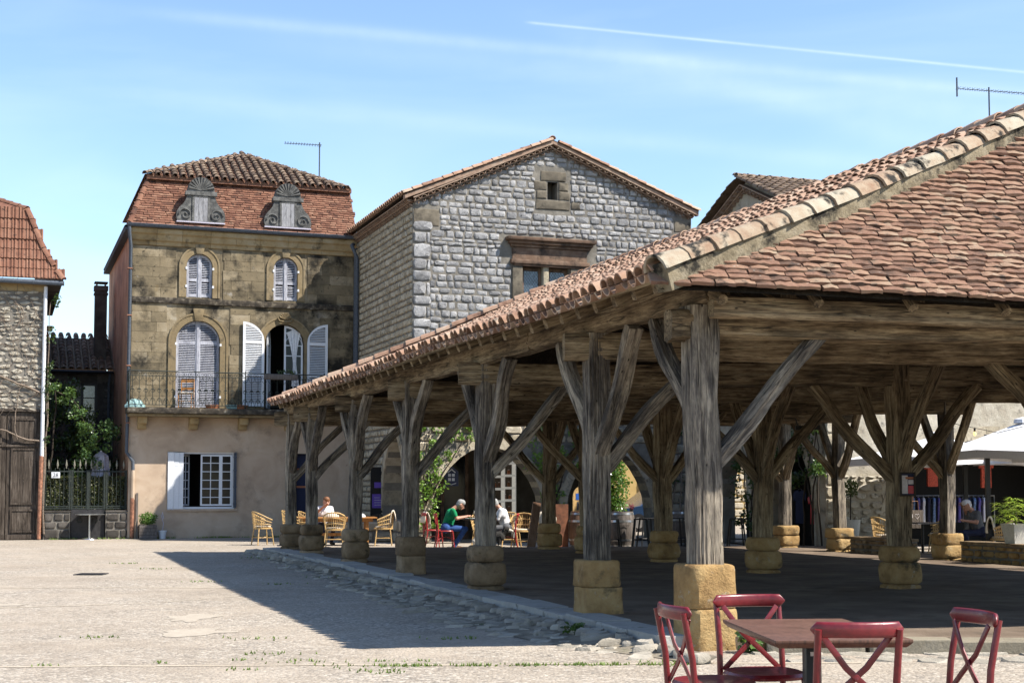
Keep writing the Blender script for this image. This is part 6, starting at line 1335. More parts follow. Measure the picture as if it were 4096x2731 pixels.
# ================================================================== furniture builders
class Chair: pass
def cross_chair(name, lab, loc, rz, mat, group):
    t_ = thing(name, lab, 'chair', loc, rz, group); m = M[mat]; n = 10
    for s in (-1, 1):
        MB().tube([(s * .205, -.27, 0), (s * .2, -.225, .2), (s * .192, -.2, .42), (s * .19, -.215, .6), (s * .192, -.265, .845)], [.015, .017, .018, .018, .017], n).build('back_post', m, t_, smooth=50)
        MB().tube([(s * .2, .2, 0), (s * .185, .175, .25), (s * .17, .155, .44)], [.014, .017, .019], n).build('leg', m, t_, smooth=50)
        c = MB(); pts = [Vector((s * .165, -.222, .815)), Vector((s * .05, -.212 + .006 * s, .66)), Vector((-s * .06, -.2 + .006 * s, .56)), Vector((-s * .172, -.198, .455))]
        for p, q in zip(pts[:-1], pts[1:]): c.bar(p, q, .03, .009, (0, 1, 0))
        cc = MB(); k = len(pts); vs = []
        for i, p in enumerate(pts):
            d = (pts[min(i + 1, k - 1)] - pts[max(i - 1, 0)]).normalized(); sd_ = d.cross(Vector((0, 1, 0))).normalized() * .015
            vs += [p + sd_ + Vector((0, .005, 0)), p - sd_ + Vector((0, .005, 0)), p - sd_ - Vector((0, .005, 0)), p + sd_ - Vector((0, .005, 0))]
        cc.add(vs, [(4 * i + j, 4 * i + (j + 1) % 4, 4 * i + 4 + (j + 1) % 4, 4 * i + 4 + j) for i in range(k - 1) for j in range(4)] + [(0, 1, 2, 3), tuple(range(4 * k - 4, 4 * k))]); cc.build('cross_brace', m, t_, bevel=.002)
    MB().lathe([(.0, .0), (.012, .002), (.012, .03)], 8, (0, 0, 0)).build('centre_screw', m, t_, smooth=60, mtx=Matrix.Translation((0, -.222, .607)) @ Matrix.Rotation(R(-90), 4, 'X'))
    rl_ = MB(); N_ = 16; vs = []; sec = 12                              # bowed top rail with rounded ends
    for i in range(N_ + 1):
        u = -1 + 2 * i / N_; e = max(.0, 1 - max(0, (abs(u) - .86) / .14) ** 2.2) ** .5; c = Vector((u * .222, -.262 + .055 * (1 - u * u) * -1 + .03, .842))
        for j in range(sec): a = 2 * math.pi * j / sec; cx_, sx_ = math.cos(a), math.sin(a); f = lambda v: math.copysign(abs(v) ** .7, v); vs.append(c + Vector((0, f(cx_) * .0155 * max(e, .12), f(sx_) * .037 * max(e, .12))))
    rl_.add(vs, [(i * sec + j, i * sec + (j + 1) % sec, (i + 1) * sec + (j + 1) % sec, (i + 1) * sec + j) for i in range(N_) for j in range(sec)] + [tuple(reversed(range(sec))), tuple(range(N_ * sec, (N_ + 1) * sec))]); rl_.build('top_rail', m, t_, smooth=60)
    st = MB(); out = []
    for i in range(32): a = 2 * math.pi * i / 32; out.append((.215 * math.copysign(abs(math.cos(a)) ** .75, math.cos(a)), .21 * math.copysign(abs(math.sin(a)) ** .75, math.sin(a)) - .01))
    vs = [(x, y, .435) for x, y in out] + [(x * 1.02, y * 1.02, .45) for x, y in out] + [(x * .97, y * .97, .468) for x, y in out] + [(x * .8, y * .8, .464) for x, y in out]; vs.append((0, -.01, .455)); N_ = 32
    st.add(vs, [(r_ * N_ + i, r_ * N_ + (i + 1) % N_, (r_ + 1) * N_ + (i + 1) % N_, (r_ + 1) * N_ + i) for r_ in range(3) for i in range(N_)] + [(3 * N_ + i, 3 * N_ + (i + 1) % N_, 4 * N_) for i in range(N_)] + [tuple(reversed(range(N_)))]); st.build('seat', m, t_, smooth=40)
    MB().tube([(-.192, -.2, .25), (-.1, -.05, .3), (0, 0, .31), (.1, -.05, .3), (.192, -.2, .25)], .009, 8).build('stretcher', m, t_, smooth=60); MB().tube([(-.18, .17, .25), (-.1, .05, .3), (0, 0, .31), (.1, .05, .3), (.18, .17, .25)], .009, 8).build('stretcher', m, t_, smooth=60)
    return t_
G1 = 'red chairs round the brown table'
def face(fx, fy): return math.atan2(-fx, fy)
cross_chair('bistro_chair', 'red metal bistro chair tucked under the brown table, back turned to the open plaza', (1.60, 6.93, 0), R(3), 'red', G1)
cross_chair('bistro_chair', 'red metal bistro chair at the table end beside the golden plinth', (1.43, 8.12, 0), R(180 + 12), 'red', G1)
cross_chair('bistro_chair', 'red metal bistro chair left of the brown table seen edge-on', (1.10, 7.75, 0), face(.96, .27), 'red', G1)
cross_chair('bistro_chair', 'red metal bistro chair standing apart on the right side of the brown table', (2.12, 7.25, 0), face(-.97, -.22), 'red', G1)
tb = thing('bistro_table', 'rectangular brown bistro table with black pedestal and chamfered edge', 'table', (1.6, 7.66, 0), R(4.5)); m_ = MB(); x, y = .35, .57
vs = [(-x, -y, .75), (x, -y, .75), (x, y, .75), (-x, y, .75), (-x, -y, .733), (x, -y, .733), (x, y, .733), (-x, y, .733), (-x + .025, -y + .025, .708), (x - .025, -y + .025, .708), (x - .025, y - .025, .708), (-x + .025, y - .025, .708)]
m_.add(vs, [(0, 1, 2, 3), (0, 4, 5, 1), (1, 5, 6, 2), (2, 6, 7, 3), (3, 7, 4, 0), (4, 8, 9, 5), (5, 9, 10, 6), (6, 10, 11, 7), (7, 11, 8, 4), (8, 11, 10, 9)]); m_.build('table_top', M['tabletop'], tb, bevel=.004)
MB().box(-.13, -.13, .695, .13, .13, .7075).build('top_plate', M['black'], tb, bevel=.003); cm = MB(); cm.box(-.042, -.042, .02, .042, .042, .694); col_ = cm.build('column', M['black'], tb, bevel=.008)
MB().box(-.02, -.0445, .61, .012, -.0425, .632).build('sticker', M['paper'], tb); MB().bar((-.3, 0, .025), (.3, 0, .025), .06, .03).build('foot', M['black'], tb, bevel=.005); MB().bar((0, -.4, .026), (0, .4, .026), .06, .032).build('foot', M['black'], tb, bevel=.005)
# ---- rattan chair
def rattan_proto():
    t_ = thing('rattan_chair', 'x', 'chair'); m = M['rattan']
    def hoop(z, w_, yb, yf, n_=9): return [(w_ * math.cos(a), -.02 + (yb * math.sin(a) * -1 if True else 0), z) for a in [math.pi * i / (n_ - 1) for i in range(n_)]]
    top = [(-.27, .16, .66), (-.285, .02, .72), (-.26, -.14, .8), (-.15, -.25, .86), (0, -.28, .875), (.15, -.25, .86), (.26, -.14, .8), (.285, .02, .72), (.27, .16, .66)]
    MB().tube(top, .018, 6).build('top_hoop', m, t_, smooth=60); lowr = [(x * .84, y * .84, .46) for x, y, z in top]
    for k in (.33, .66): MB().tube([(Vector(a).lerp(Vector(b), k)) for a, b in zip(lowr, top)], .013, 5).build('back_ring', m, t_, smooth=60)
    sp = MB()
    for i in range(len(top) - 1):
        for k in (0, .33, .66): sp.tube([Vector(lowr[i]).lerp(Vector(lowr[i + 1]), k), Vector(top[i]).lerp(Vector(top[i + 1]), k)], .0075, 4)
    o = sp.build('spindles', m, t_); o['kind'] = 'stuff'
    s_ = MB(); s_.lathe([(.22, .42), (.25, .43), (.25, .455), (.22, .465)], 16); s_.build('seat', m, t_, smooth=40); MB().lathe([(.2, .466), (.215, .48), (.2, .5)], 16).build('cushion', M['cloth'], t_, smooth=40)
    for x, y in ((-1, 1), (1, 1), (-1, -1), (1, -1)): MB().tube([(x * .19, y * .17, .44), (x * .25, y * .22, 0)], .016, 6).build('leg', m, t_, smooth=60)
    MB().tube([(-.22, -.2, .2), (.22, -.2, .2), (.22, .2, .2), (-.22, .2, .2), (-.22, -.2, .2)], .01, 5).build('stretcher', m, t_); return t_
rp = rattan_proto(); first = [True]
def rattan(lab, loc, rz, group='rattan chairs on the terrace'):
    o = rp if first[0] else copy_tree(rp); first[0] = False
    o.location = loc; o.rotation_euler = (0, 0, rz); tag(o, lab, 'chair', group); return o
rattan('empty rattan chair at the near end of the terrace, beside the townhouse window', (-6.55, 37.5, 0), R(-60)); rattan('empty rattan chair tucked beside another, close to the tan wall', (-6.0, 38.9, 0), R(-95))
rattan('rattan chair behind the outermost hall post at the pine table', (-5.35, 37.6, 0), R(-100)); rattan('rattan chair with its back to the hall between two round plinths', (-4.5, 36.2, 0), R(0)); rattan('rattan chair with cream throw over its back by the stone bench', (-3.35, 37.2, 0), R(95))
rattan('rattan chair behind the diners beside the vine covered pier', (-.75, 36.0, 0), R(175)); rattan('rattan chair behind the white shirted diner under the shop shelves', (.25, 35.0, 0), R(170)); rattan('rattan chair draped with a pale jacket near the leaning plank', (.75, 34.9, 0), R(150)); rattan('rattan chair half hidden behind the white shirted diner', (-.05, 36.2, 0), R(-170))
rattan('rattan chair on the right terrace behind the low shaded wall', (8.0, 30.6, 0), R(-70), 'rattan chairs on the right terrace'); rattan('rattan chair pulled to the dark terrace table under the parasol', (9.55, 31.9, 0), R(80), 'rattan chairs on the right terrace'); rattan('rattan chair with cream jacket behind the sunlit golden plinth', (10.1, 29.4, 0), R(70), 'rattan chairs on the right terrace'); rattan('rattan chair beside the parasol pole and red bag', (11.2, 29.6, 0), R(120), 'rattan chairs on the right terrace')
def throw(name, lab, loc, rz, mat='cloth', w_=.42, h=.36):
    t_ = thing(name, lab, 'throw', loc, rz); vs = []
    for i in range(11):
        for j in range(13):
            u = i / 10 - .5; v = j / 12; ph = (v - .45) * 2.2; y = .06 * math.sin(ph * 1.5) + .02 * math.sin(i * 1.3) * v; z = .02 - h * abs(v - .45) ** 1.2 * 1.9 + .012 * math.sin(i * 1.7 + j); vs.append((u * w_ * (1 + .1 * math.sin(j)), y, z))
    m_ = MB().add(vs, [(i * 13 + j, i * 13 + j + 1, (i + 1) * 13 + j + 1, (i + 1) * 13 + j) for i in range(10) for j in range(12)]); o = m_.build('cloth', M[mat], t_, smooth=60); sm = o.modifiers.new('thick', 'SOLIDIFY'); sm.thickness = .02; return t_
throw('throw', 'cream throw over the rattan chair by the stone bench', (-3.1, 37.2, .89), R(95)); throw('jacket', 'pale jacket over the rattan chair near the leaning plank', (.85, 34.68, .89), R(150)); throw('jacket', 'cream jacket over the rattan chair behind the golden plinth', (9.85, 29.4, .89), R(70)); throw('jacket', 'folded cream coat on rattan chair behind the green shirted man', (-.75, 36.24, .89), R(175))
# ---- terrace tables
def slat_table(lab, loc, rz, L, W_):
    t_ = thing('pine_table', lab, 'table', loc, rz); n_ = 6
    for k in range(n_): MB().box(-L / 2, -W_ / 2 + W_ * k / n_, .71, L / 2, -W_ / 2 + W_ * (k + 1) / n_ - .008, .74).build('top_slat', M['pine'], t_)
    MB().box(-L / 2 + .1, -W_ / 2 + .08, .62, L / 2 - .1, W_ / 2 - .08, .709).build('apron', M['pine'], t_)
    for x in (-1, 1):
        MB().box(x * (L / 2 - .25) - .04, -W_ / 2 + .1, .0, x * (L / 2 - .25) + .04, -W_ / 2 + .17, .619).build('leg', M['pine'], t_); MB().box(x * (L / 2 - .25) - .04, W_ / 2 - .17, .0, x * (L / 2 - .25) + .04, W_ / 2 - .1, .619).build('leg', M['pine'], t_)
    MB().box(-L / 2 + .3, -.04, .25, L / 2 - .3, .04, .33).build('stretcher', M['pine'], t_)
slat_table('orange pine terrace table behind the outer hall posts', (-4.55, 37.2, 0), R(10), 2.0, .85)
def ped_table(lab, loc, w_, mat='black', r=None):
    t_ = thing('cafe_table', lab, 'table', loc, ANG); m_ = MB()
    if r: m_.lathe([(r - .01, .715), (r, .72), (r, .735), (r - .01, .74)], 24)
    else: m_.box(-w_ / 2, -w_ / 2, .715, w_ / 2, w_ / 2, .74)
    m_.build('table_top', M[mat], t_, smooth=40); MB().lathe([(.03, .04), (.03, .714)], 10).build('column', M[mat], t_, smooth=40)
    if r: MB().lathe([(.22, 0), (.21, .02), (.06, .05), (.03, .055)], 24).build('base', M[mat], t_, smooth=40)
    else: MB().bar((-.28, 0, .02), (.28, 0, .02), .06, .03).build('foot', M[mat], t_); MB().bar((0, -.28, .021), (0, .28, .021), .06, .032).build('foot', M[mat], t_)
    return t_
ped_table('round steel cafe table standing alone before the courtyard gate', (-12.3, 41.55, 0), .5, 'steel', .42)
ped_table('dark cafe table between the green shirted and white shirted diners', (-.78, 35.0, 0), .75); ped_table('dark table on the right terrace behind the golden plinth', (9.0, 31.3, 0), .8); ped_table('dark cafe table beside the parasol pole', (10.7, 29.6, 0), .7)
# ---- table ware
def glassware(name, lab, p, prof, mat, cat): t_ = thing(name, lab, cat, p); MB().lathe(prof, 12).build('body', M[mat], t_, smooth=40); return t_
M['clear'] = plain('clear glass', (.75, .8, .8), .05, trans=.9, var=0, bump=0); M['beer'] = plain('amber beer', (.45, .16, .02), .1, var=.1, bump=0)
g_ = glassware('water_bottle', 'clear glass water bottle on the diners table', (-.72, 35.0, .74), [(.035, 0), (.037, .01), (.037, .16), (.014, .22), (.014, .29)], 'clear', 'bottle')
g_ = glassware('beer_glass', 'stemmed glass of amber beer on the diners table', (-.9, 34.95, .74), [(.03, 0), (.006, .01), (.006, .06), (.045, .09), (.05, .16), (.045, .2)], 'clear', 'glass'); MB().lathe([(.03, .085), (.042, .1), (.044, .13)], 10).build('beer', M['beer'], g_)
g_ = thing('bread_basket', 'pale cloth bread basket on the diners table', 'basket', (-.62, 34.85, .74)); MB().lathe([(.08, 0), (.12, .1), (.11, .1), (.07, .02)], 12, sx=1.3).build('basket', M['cloth'], g_); MB().lathe([(.04, .03), (.08, .09), (.03, .12)], 8, sx=1.2).build('napkin', M['white'], g_)
g_ = thing('plate', 'plate of food in front of the green shirted man', 'plate', (-1.02, 34.98, .74)); MB().lathe([(.08, 0), (.13, .015), (.12, .018), (.05, .008)], 18).build('dish', M['white'], g_, smooth=40); MB().lathe([(.02, .01), (.07, .025), (.02, .05)], 8).build('food', M['leafhedge'], g_)
for i, (x, y) in enumerate(((-4.7, 37.1), (-4.1, 37.25), (-3.95, 37.0))):
    g_ = thing('folded_cloth', ('cream parcel lying on the pine table next to the diner', 'white napkin on the middle of the pine table', 'folded white cloth at the right end of the pine table')[i], 'cloth', (x, y, .74), R(30 * i)); MB().lathe([(.02, 0), (.17, .005), (.16, .05), (.1, .09), (.02, .1)], 9, sx=1.2, sy=.7).build('folds', M['cloth' if i == 0 else 'white'], g_, smooth=50)
G2 = 'red chairs at the diners table'
cross_chair('red_chair', 'red crossback chair with the green shirted man sitting on it', (-1.62, 34.85, 0), face(1, .15), 'redold', G2); cross_chair('red_chair', 'empty red crossback chair beside the green shirted man', (-1.95, 35.5, 0), face(1, .3), 'redold', G2); cross_chair('red_chair', 'red crossback chair with the white shirted diner sitting on it', (-.12, 34.98, 0), face(-1, .0), 'redold', G2)
throw('coat', 'cream coat hung over the empty red chair', (-2.15, 35.45, .88), face(1, .3))
# ================================================================== people and the dog
def figure(name, lab, loc, rz, prims, vox=.009):
    mb = MB()
    for p0, p1, r0, r1, tg in prims:
        p0 = Vector(p0); p1 = Vector(p1); d = p1 - p0; L = d.length; n_ = 12
        if L < 1e-4: d = Vector((0, 0, 1)); L = 1e-4
        fr = frame(p0, d); pr = []
        for k in range(5): a = R(-90 + 90 * k / 4); pr.append((r0 * math.cos(a) + 1e-4, r0 * math.sin(a)))
        for k in range(1, 5): a = R(90 * k / 4); pr.append((r1 * math.cos(a) + 1e-4, L + r1 * math.sin(a)))
        k = len(mb.v); m2 = MB(); m2.lathe(pr, n_); mb.add([fr @ Vector(v) for v in m2.v], m2.f)
    me = mb.mesh('tmp'); o = bpy.data.objects.new('tmp', me); COL.objects.link(o); md = o.modifiers.new('r', 'REMESH'); md.mode = 'VOXEL'; md.voxel_size = vox; md.use_smooth_shade = True
    sm = o.modifiers.new('s', 'SMOOTH'); sm.iterations = 2; sm.factor = .4
    bpy.context.view_layer.update(); out = bpy.data.meshes.new_from_object(o.evaluated_get(bpy.context.evaluated_depsgraph_get())); bpy.data.objects.remove(o); out.name = 'body'; out.materials.clear()
    tags = []; 
    for p in prims:
        if p[4] not in tags: tags.append(p[4])
    for t in tags: out.materials.append(M[t])
    segs_ = [(Vector(p[0]), Vector(p[1]) - Vector(p[0]), max((Vector(p[1]) - Vector(p[0])).length_squared, 1e-6), p[2], p[3], tags.index(p[4])) for p in prims]; idx = []
    for f in out.polygons:
        c = f.center; best = 9; bi = 0
        for a, d, l2, r0, r1, ti in segs_:
            t = max(0, min(1, (c - a).dot(d) / l2)); q = (c - a - d * t).length - (r0 + (r1 - r0) * t)
            if q < best: best = q; bi = ti
        idx.append(bi)
    out.polygons.foreach_set('material_index', idx); out.polygons.foreach_set('use_smooth', [True] * len(out.polygons)); out.update()
    t_ = thing(name, lab, 'dog' if name == 'dog' else 'person', loc, rz); put('body', out, t_); return t_
def hand(w_, d, side, curl=.5):
    """palm and five curled fingers from wrist w_ pointing along d"""
    w_ = Vector(w_); d = Vector(d).normalized(); s = d.cross(Vector((0, 0, 1))).normalized() * side; dn = Vector((0, 0, -1)); out = [(w_, w_ + d * .07, .024, .03, 'skin')]
    for i, L in enumerate((.065, .075, .07, .055)):
        b = w_ + d * .08 + s * (.027 - .018 * i); k = b + d * L * .5 + dn * .012; out += [(b, k, .0085, .008, 'skin'), (k, k + (d * (1 - curl) + dn * curl).normalized() * L * .5, .008, .007, 'skin')]
    b = w_ + d * .02 + s * .032; out += [(b, b + (d * .7 + s * .5 + dn * .3).normalized() * .05, .01, .009, 'skin')]; return out
def sitter(shirt, legs_, shoe, hair, lean=.25, headdrop=.12, sleeve='short', hands=((.12, .5, .78), (-.12, .5, .78)), knee=.5, foot_y=.3, sw=None):
    sx = Vector((0, math.sin(lean), math.cos(lean))); pel = Vector((0, 0, .53)); ch = pel + sx * .34; nk = pel + sx * .52; hd = nk + Vector((0, .07 + headdrop * .5, .12 - headdrop * .3)); P_ = []
    P_ += [(pel + Vector((-.07, -.01, 0)), pel + Vector((.07, -.01, 0)), .135, .135, legs_), (pel + sx * .08, ch, .135, .15, shirt), (ch + Vector((-.07, 0, -.02)), ch + Vector((.07, 0, -.02)), .125, .125, shirt), (ch + sx * .1 + Vector((-.15, 0, 0)), ch + sx * .1 + Vector((.15, 0, 0)), .065, .065, shirt), (nk - sx * .05, nk + (hd - nk) * .5, .058, .055, 'skin')]
    f = Vector((0, math.cos(headdrop * 2.5), -math.sin(headdrop * 2.5))); u = Vector((0, math.sin(headdrop * 2.5), math.cos(headdrop * 2.5)))
    P_ += [(hd - u * .02, hd + u * .045, .082, .085, 'skin'), (hd + f * .03 - u * .065, hd + f * .045 - u * .07, .05, .04, 'skin'), (hd - f * .028 + u * .05, hd + f * .01 + u * .066, .088, .082, hair), (hd - f * .035 - u * .0, hd - f * .03 + u * .04, .082, .085, hair), (hd + f * .09 - u * .005, hd + f * .105 - u * .03, .012, .015, 'skin')]
    for s in (-1, 1): P_ += [(hd + Vector((s * .083, 0, 0)) - f * .005 + u * .01, hd + Vector((s * .086, 0, 0)) - f * .01 - u * .03, .018, .012, 'skin'), (hd + f * .082 + Vector((s * .03, 0, 0)) + u * .018, hd + f * .084 + Vector((s * .03, 0, 0)) + u * .018, .009, .009, 'black'), (hd + f * .09 - u * .058 + Vector((s * .015, 0, 0)), hd + f * .092 - u * .058, .007, .007, 'terracotta')]
    for s, hp in zip((1, -1), hands):
        sh_ = ch + sx * .1 + Vector((s * .19, 0, 0)); wr = Vector(hp); el = (sh_ + wr) / 2 + Vector((s * .06, -.09, -.12)); mid_ = sh_.lerp(el, .62)
        P_ += [(sh_, mid_, .062, .056, shirt), (mid_, el, .048, .043, 'skin' if sleeve == 'short' else shirt), (el, wr, .042, .028, 'skin')]; P_ += hand(wr, wr - el, s)
    for s in (-1, 1):
        hip = pel + Vector((s * .09, .02, -.01)); kn = Vector((s * .12, .46, knee)); an = Vector((s * .12, foot_y, .09)); P_ += [(hip, kn, .088, .064, legs_), (kn, an, .06, .043, legs_), (an + Vector((0, -.03, -.035)), an + Vector((0, .16, -.05)), .042, .036, shoe)]
    return P_
figure('person', 'grey haired man in green polo and jeans eating at the table', (-1.6, 34.86, 0), face(1, .12), sitter('green', 'jeans', 'shoe', 'hairgrey', .34, .2, hands=((.09, .5, .8), (-.1, .46, .8)), foot_y=.2))
figure('person', 'diner in white shirt and grey trousers, half hidden by a hall post', (-.14, 34.98, 0), face(-1, .0), sitter('whiteshirt', 'greytrouser', 'black', 'hairgrey', .3, .15, 'long', hands=((.12, .45, .76), (-.12, .45, .76))))
figure('person', 'diner in pale printed top leaning on the pine table behind posts', (-5.0, 37.75, 0), R(-150), sitter('whiteshirt', 'navy', 'black', 'shoe', .2, .1, 'short', hands=((.1, .4, 1.05), (-.14, .42, .76))))
cp = figure('person', 'man in white cap and grey shirt touching his head on the right terrace', (10.35, 31.6, 0), R(105), sitter('greytrouser', 'navy', 'shoe', 'whiteshirt', .35, .12, 'short', hands=((.12, .34, 1.1), (-.12, .45, .78))))
figure('person', 'person in white top sitting behind the parasol pole', (11.5, 30.8, 0), R(150), sitter('whiteshirt', 'navy', 'shoe', 'shoe', .2, .08, 'short', hands=((.12, .42, .76), (-.12, .42, .76))))
gl = thing('eyeglasses', 'thin spectacles worn by the man in green', 'glasses', (-1.6, 34.86, 0), face(1, .12)); hdv = Vector((0, 0, .53)) + Vector((0, math.sin(.34), math.cos(.34))) * .52 + Vector((0, .17, .06)); m_ = MB()
for s in (-1, 1): m_.tube([hdv + Vector((s * .033 + .024 * math.cos(a), .093, .012 + .02 * math.sin(a))) for a in [6.283 * i / 8 for i in range(9)]], .0025, 4); m_.tube([hdv + Vector((s * .057, .09, .015)), hdv + Vector((s * .09, -.0, .015))], .0025, 4)
m_.build('frame', M['black'], gl)
dog = [((0, -.15, .3), (0, .2, .33), .12, .135, 'furb'), ((0, .2, .34), (0, .34, .46), .09, .07, 'furb'), ((0, .36, .5), (0, .38, .5), .075, .07, 'furb'), ((0, .42, .48), (0, .51, .455), .045, .032, 'furw'), ((.05, .34, .55), (.075, .31, .47), .02, .012, 'furb'), ((-.05, .34, .55), (-.075, .31, .47), .02, .012, 'furb'), ((0, .515, .465), (0, .52, .465), .012, .012, 'black')]
for s in (-1, 1): dog += [((s * .07, .2, .27), (s * .075, .19, .14), .05, .03, 'furb'), ((s * .075, .19, .14), (s * .075, .2, .03), .027, .024, 'furw'), ((s * .075, .2, .025), (s * .075, .235, .022), .026, .022, 'furw'), ((s * .08, -.15, .28), (s * .085, -.1, .18), .075, .045, 'furb'), ((s * .085, -.1, .18), (s * .085, -.19, .12), .035, .027, 'furb'), ((s * .085, -.19, .12), (s * .085, -.17, .03), .024, .022, 'furw'), ((s * .085, -.17, .025), (s * .085, -.13, .022), .025, .022, 'furw')]
dog += [((0, -.25, .34), (0, -.33, .32), .04, .055, 'furb'), ((0, -.33, .32), (0, -.4, .2), .06, .075, 'furw'), ((0, -.4, .2), (0, -.41, .1), .075, .04, 'furw')]
figure('dog', 'black and white dog with bushy pale tail standing under the diners table', (-.5, 34.6, 0), R(-95), dog, .012)
# ================================================================== wine bar corner under the hall end
def barrel(lab, loc, mat):
    t_ = thing('wine_barrel', lab, 'barrel', loc, rng.uniform(0, 3), 'barrels used as bar tables'); H = .92; n_ = 18; r_at = lambda z: .26 + .075 * math.sin(math.pi * z / H)
    st = MB(); zs = [H * i / 8 for i in range(9)]; vs = []; w_ = 2 * math.pi / n_ * .485
    for z in zs:
        for k, dr in ((-1, 0), (1, 0)): vs.append(((r_at(z)) * math.cos(k * w_), r_at(z) * math.sin(k * w_), z))
        vs.append(((r_at(z) + .003), 0, z))
    st.add(vs, [(3 * i, 3 * i + 2, 3 * i + 5, 3 * i + 3) for i in range(8)] + [(3 * i + 2, 3 * i + 1, 3 * i + 4, 3 * i + 5) for i in range(8)]); me = st.mesh('stave', 50); me.materials.append(M[mat])
    for k in range(n_): put('stave', me, t_, None, Matrix.Rotation(2 * math.pi * k / n_, 4, 'Z'))
    for z in (.05, .2, .66, .84): MB().lathe([(r_at(z) + .001, z), (r_at(z) + .007, z), (r_at(z + .05) + .007, z + .05), (r_at(z + .05) + .001, z + .05)], 24).build('hoop', M['steel'], t_, smooth=40)
    MB().lathe([(.02, .88), (.265, .88), (.265, .9)], 20).build('head', M[mat], t_); MB().lathe([(.02, .02), (.255, .02), (.255, .04)], 20).build('foot_head', M[mat], t_); return t_
barrel('reddish wine barrel beside the painted wine board', (1.72, 35.3, 0), 'barrel'); b2 = barrel('grey wine barrel with a flower pot in the sunlit arch', (2.72, 35.2, 0), 'barrelgrey'); barrel('blue grey wine barrel behind the corner post', (4.25, 36.6, 0), 'barrelgrey'); 
put('lettering', text_mesh('Cavalier', .09), b2, M['stem'], Matrix.Rotation(-b2.rotation_euler.z, 4, 'Z') @ Matrix.Translation((0, -.345, .58)) @ FRONT)
fp = thing('flower_pot', 'small pot of crimson flowers on the grey barrel', 'flower pot', (2.95, 35.2, .9)); MB().lathe([(.04, 0), (.05, .08)], 10).build('pot', M['black'], fp); rg = random.Random(61); M['petal'] = leafmat('crimson petals', (.2, .005, .06), (.4, .02, .12)); put('flowers', leaf_mesh('flowers', blob((0, 0, .14), .07, 90, rg), .035, rg), fp, M['petal'], None, 'stuff')
def stool(lab, loc):
    t_ = thing('bar_stool', lab, 'stool', loc, rng.uniform(-.3, .3), 'black bar stools'); MB().box(-.16, -.16, .73, .16, .16, .76).build('seat', M['black'], t_, bevel=.01)
    for x in (-1, 1):
        for y in (-1, 1): MB().bar((x * .14, y * .14, .73), (x * .21, y * .21, 0), .035, .03).build('leg', M['black'], t_)
    MB().tube([(-.19, -.19, .25), (.19, -.19, .25), (.19, .19, .25), (-.19, .19, .25), (-.19, -.19, .25)], .012, 5).build('footrest', M['black'], t_)
stool('black bar stool against the near side of the grey barrel', (2.42, 34.6, 0)); stool('black bar stool between the grey barrel and round plinth', (3.12, 34.6, 0)); stool('black bar stool pushed to the rear of grey barrel', (3.35, 35.4, 0)); stool('black bar stool beside the blue grey barrel', (4.1, 35.7, 0)); stool('black bar stool next to the corner post plinth', (4.55, 36.2, 0)); stool('black bar stool by the no parking sign and climber', (5.5, 35.0, 0))
sb = thing('rust_screen', 'rust brown steel screen beside the leaning plank', 'screen', (1.2, 35.1, 0), ANG); MB().box(-.2, 0, 0, .2, .04, 1.1).build('panel', M['corten'], sb); MB().box(-.22, -.1, 0, .22, .14, .03).build('foot', M['corten'], sb)
lp = thing('leaning_plank', 'brown plank leaning against the inner hall post', 'plank', (.5, 34.0, 0), ANG); MB().bar((-.06, 0, .02), (.12, .05, 1.15), .2, .05, (0, 1, 0)).build('board', M['pine'] if False else M['barrel'], lp)
pw_ = thing('painted_board', 'tall rounded board painted with bottles and glasses behind barrel', 'sign', (1.72, 35.75, .0), ANG); q = [(-.2, .1), (.2, .1), (.21, 1.2)] + [(.21 * math.cos(R(180 * i / 10)), 1.25 + .28 * math.sin(R(180 * i / 10))) for i in range(11)] + [(-.21, 1.2)]
MB().prism(q, 0, .03).build('board', M['rattan'], pw_)
for (x, z, w_, h, mt_) in ((-.13, 1.2, .09, .16, 'signblue'), (.05, 1.25, .12, .14, 'signred'), (-.02, 1.35, .1, .05, 'leafpalm'), (.03, 1.02, .08, .12, 'signred'), (-.1, .95, .05, .2, 'zinc'), (.07, .9, .06, .14, 'zinc'), (-.15, .75, .08, .15, 'leafpalm')): MB().box(x, -.006, z, x + w_, -.001, z + h).build('painted_motif', M[mt_], pw_)
# ================================================================== right-hand terrace
def terr_wall(name, lab, a0, a1, top):
    t_ = thing(name, lab, 'wall', WP(P0, 11.0, a0), ANG); L = a1 - a0; m_ = MB(); m_.box(-.0, 0, 0, .34, L, top - .02); c_ = m_.build('core', M['stone_mortar'], t_); rg_ = random.Random(int(a0 * 10)); sv_ = [stone_mesh('stone', 640 + k, .14, .08, M['plinth'] if a0 > 11 else M['gold_stone'], .5) for k in range(6)]
    for cx, cz, ww, hh in courses(-L, 0, .0, top - .02, (.11, .21), (.15, .4), rg_, (), None, .014): put('stone', sv_[rg_.randrange(6)], c_, None, TURN @ Matrix.Translation((cx, -.01, cz)) @ scl(ww, .06, hh))
    for cx, cz, ww, hh in courses(0, .34, .0, top - .02, (.14, .2), (.16, .2), rg_, (), None, .022): put('stone', sv_[rg_.randrange(6)], c_, None, Matrix.Translation((cx, -.01, cz)) @ scl(ww, .06, hh))
    y = 0
    while y < L - .05: l_ = min(rg_.uniform(.5, .9), L - y); MB().box(-.04, y + .004, top - .02, .38, y + l_ - .004, top + .04).build('coping_stone', M['plinth'], t_, bevel=.012); y += l_
terr_wall('terrace_wall', 'low golden stone terrace wall carrying the white planter', 2.2, 10.65, .45); terr_wall('terrace_wall', 'low shaded stone wall between two sunlit golden plinths', 12.5, 14.4, .42)
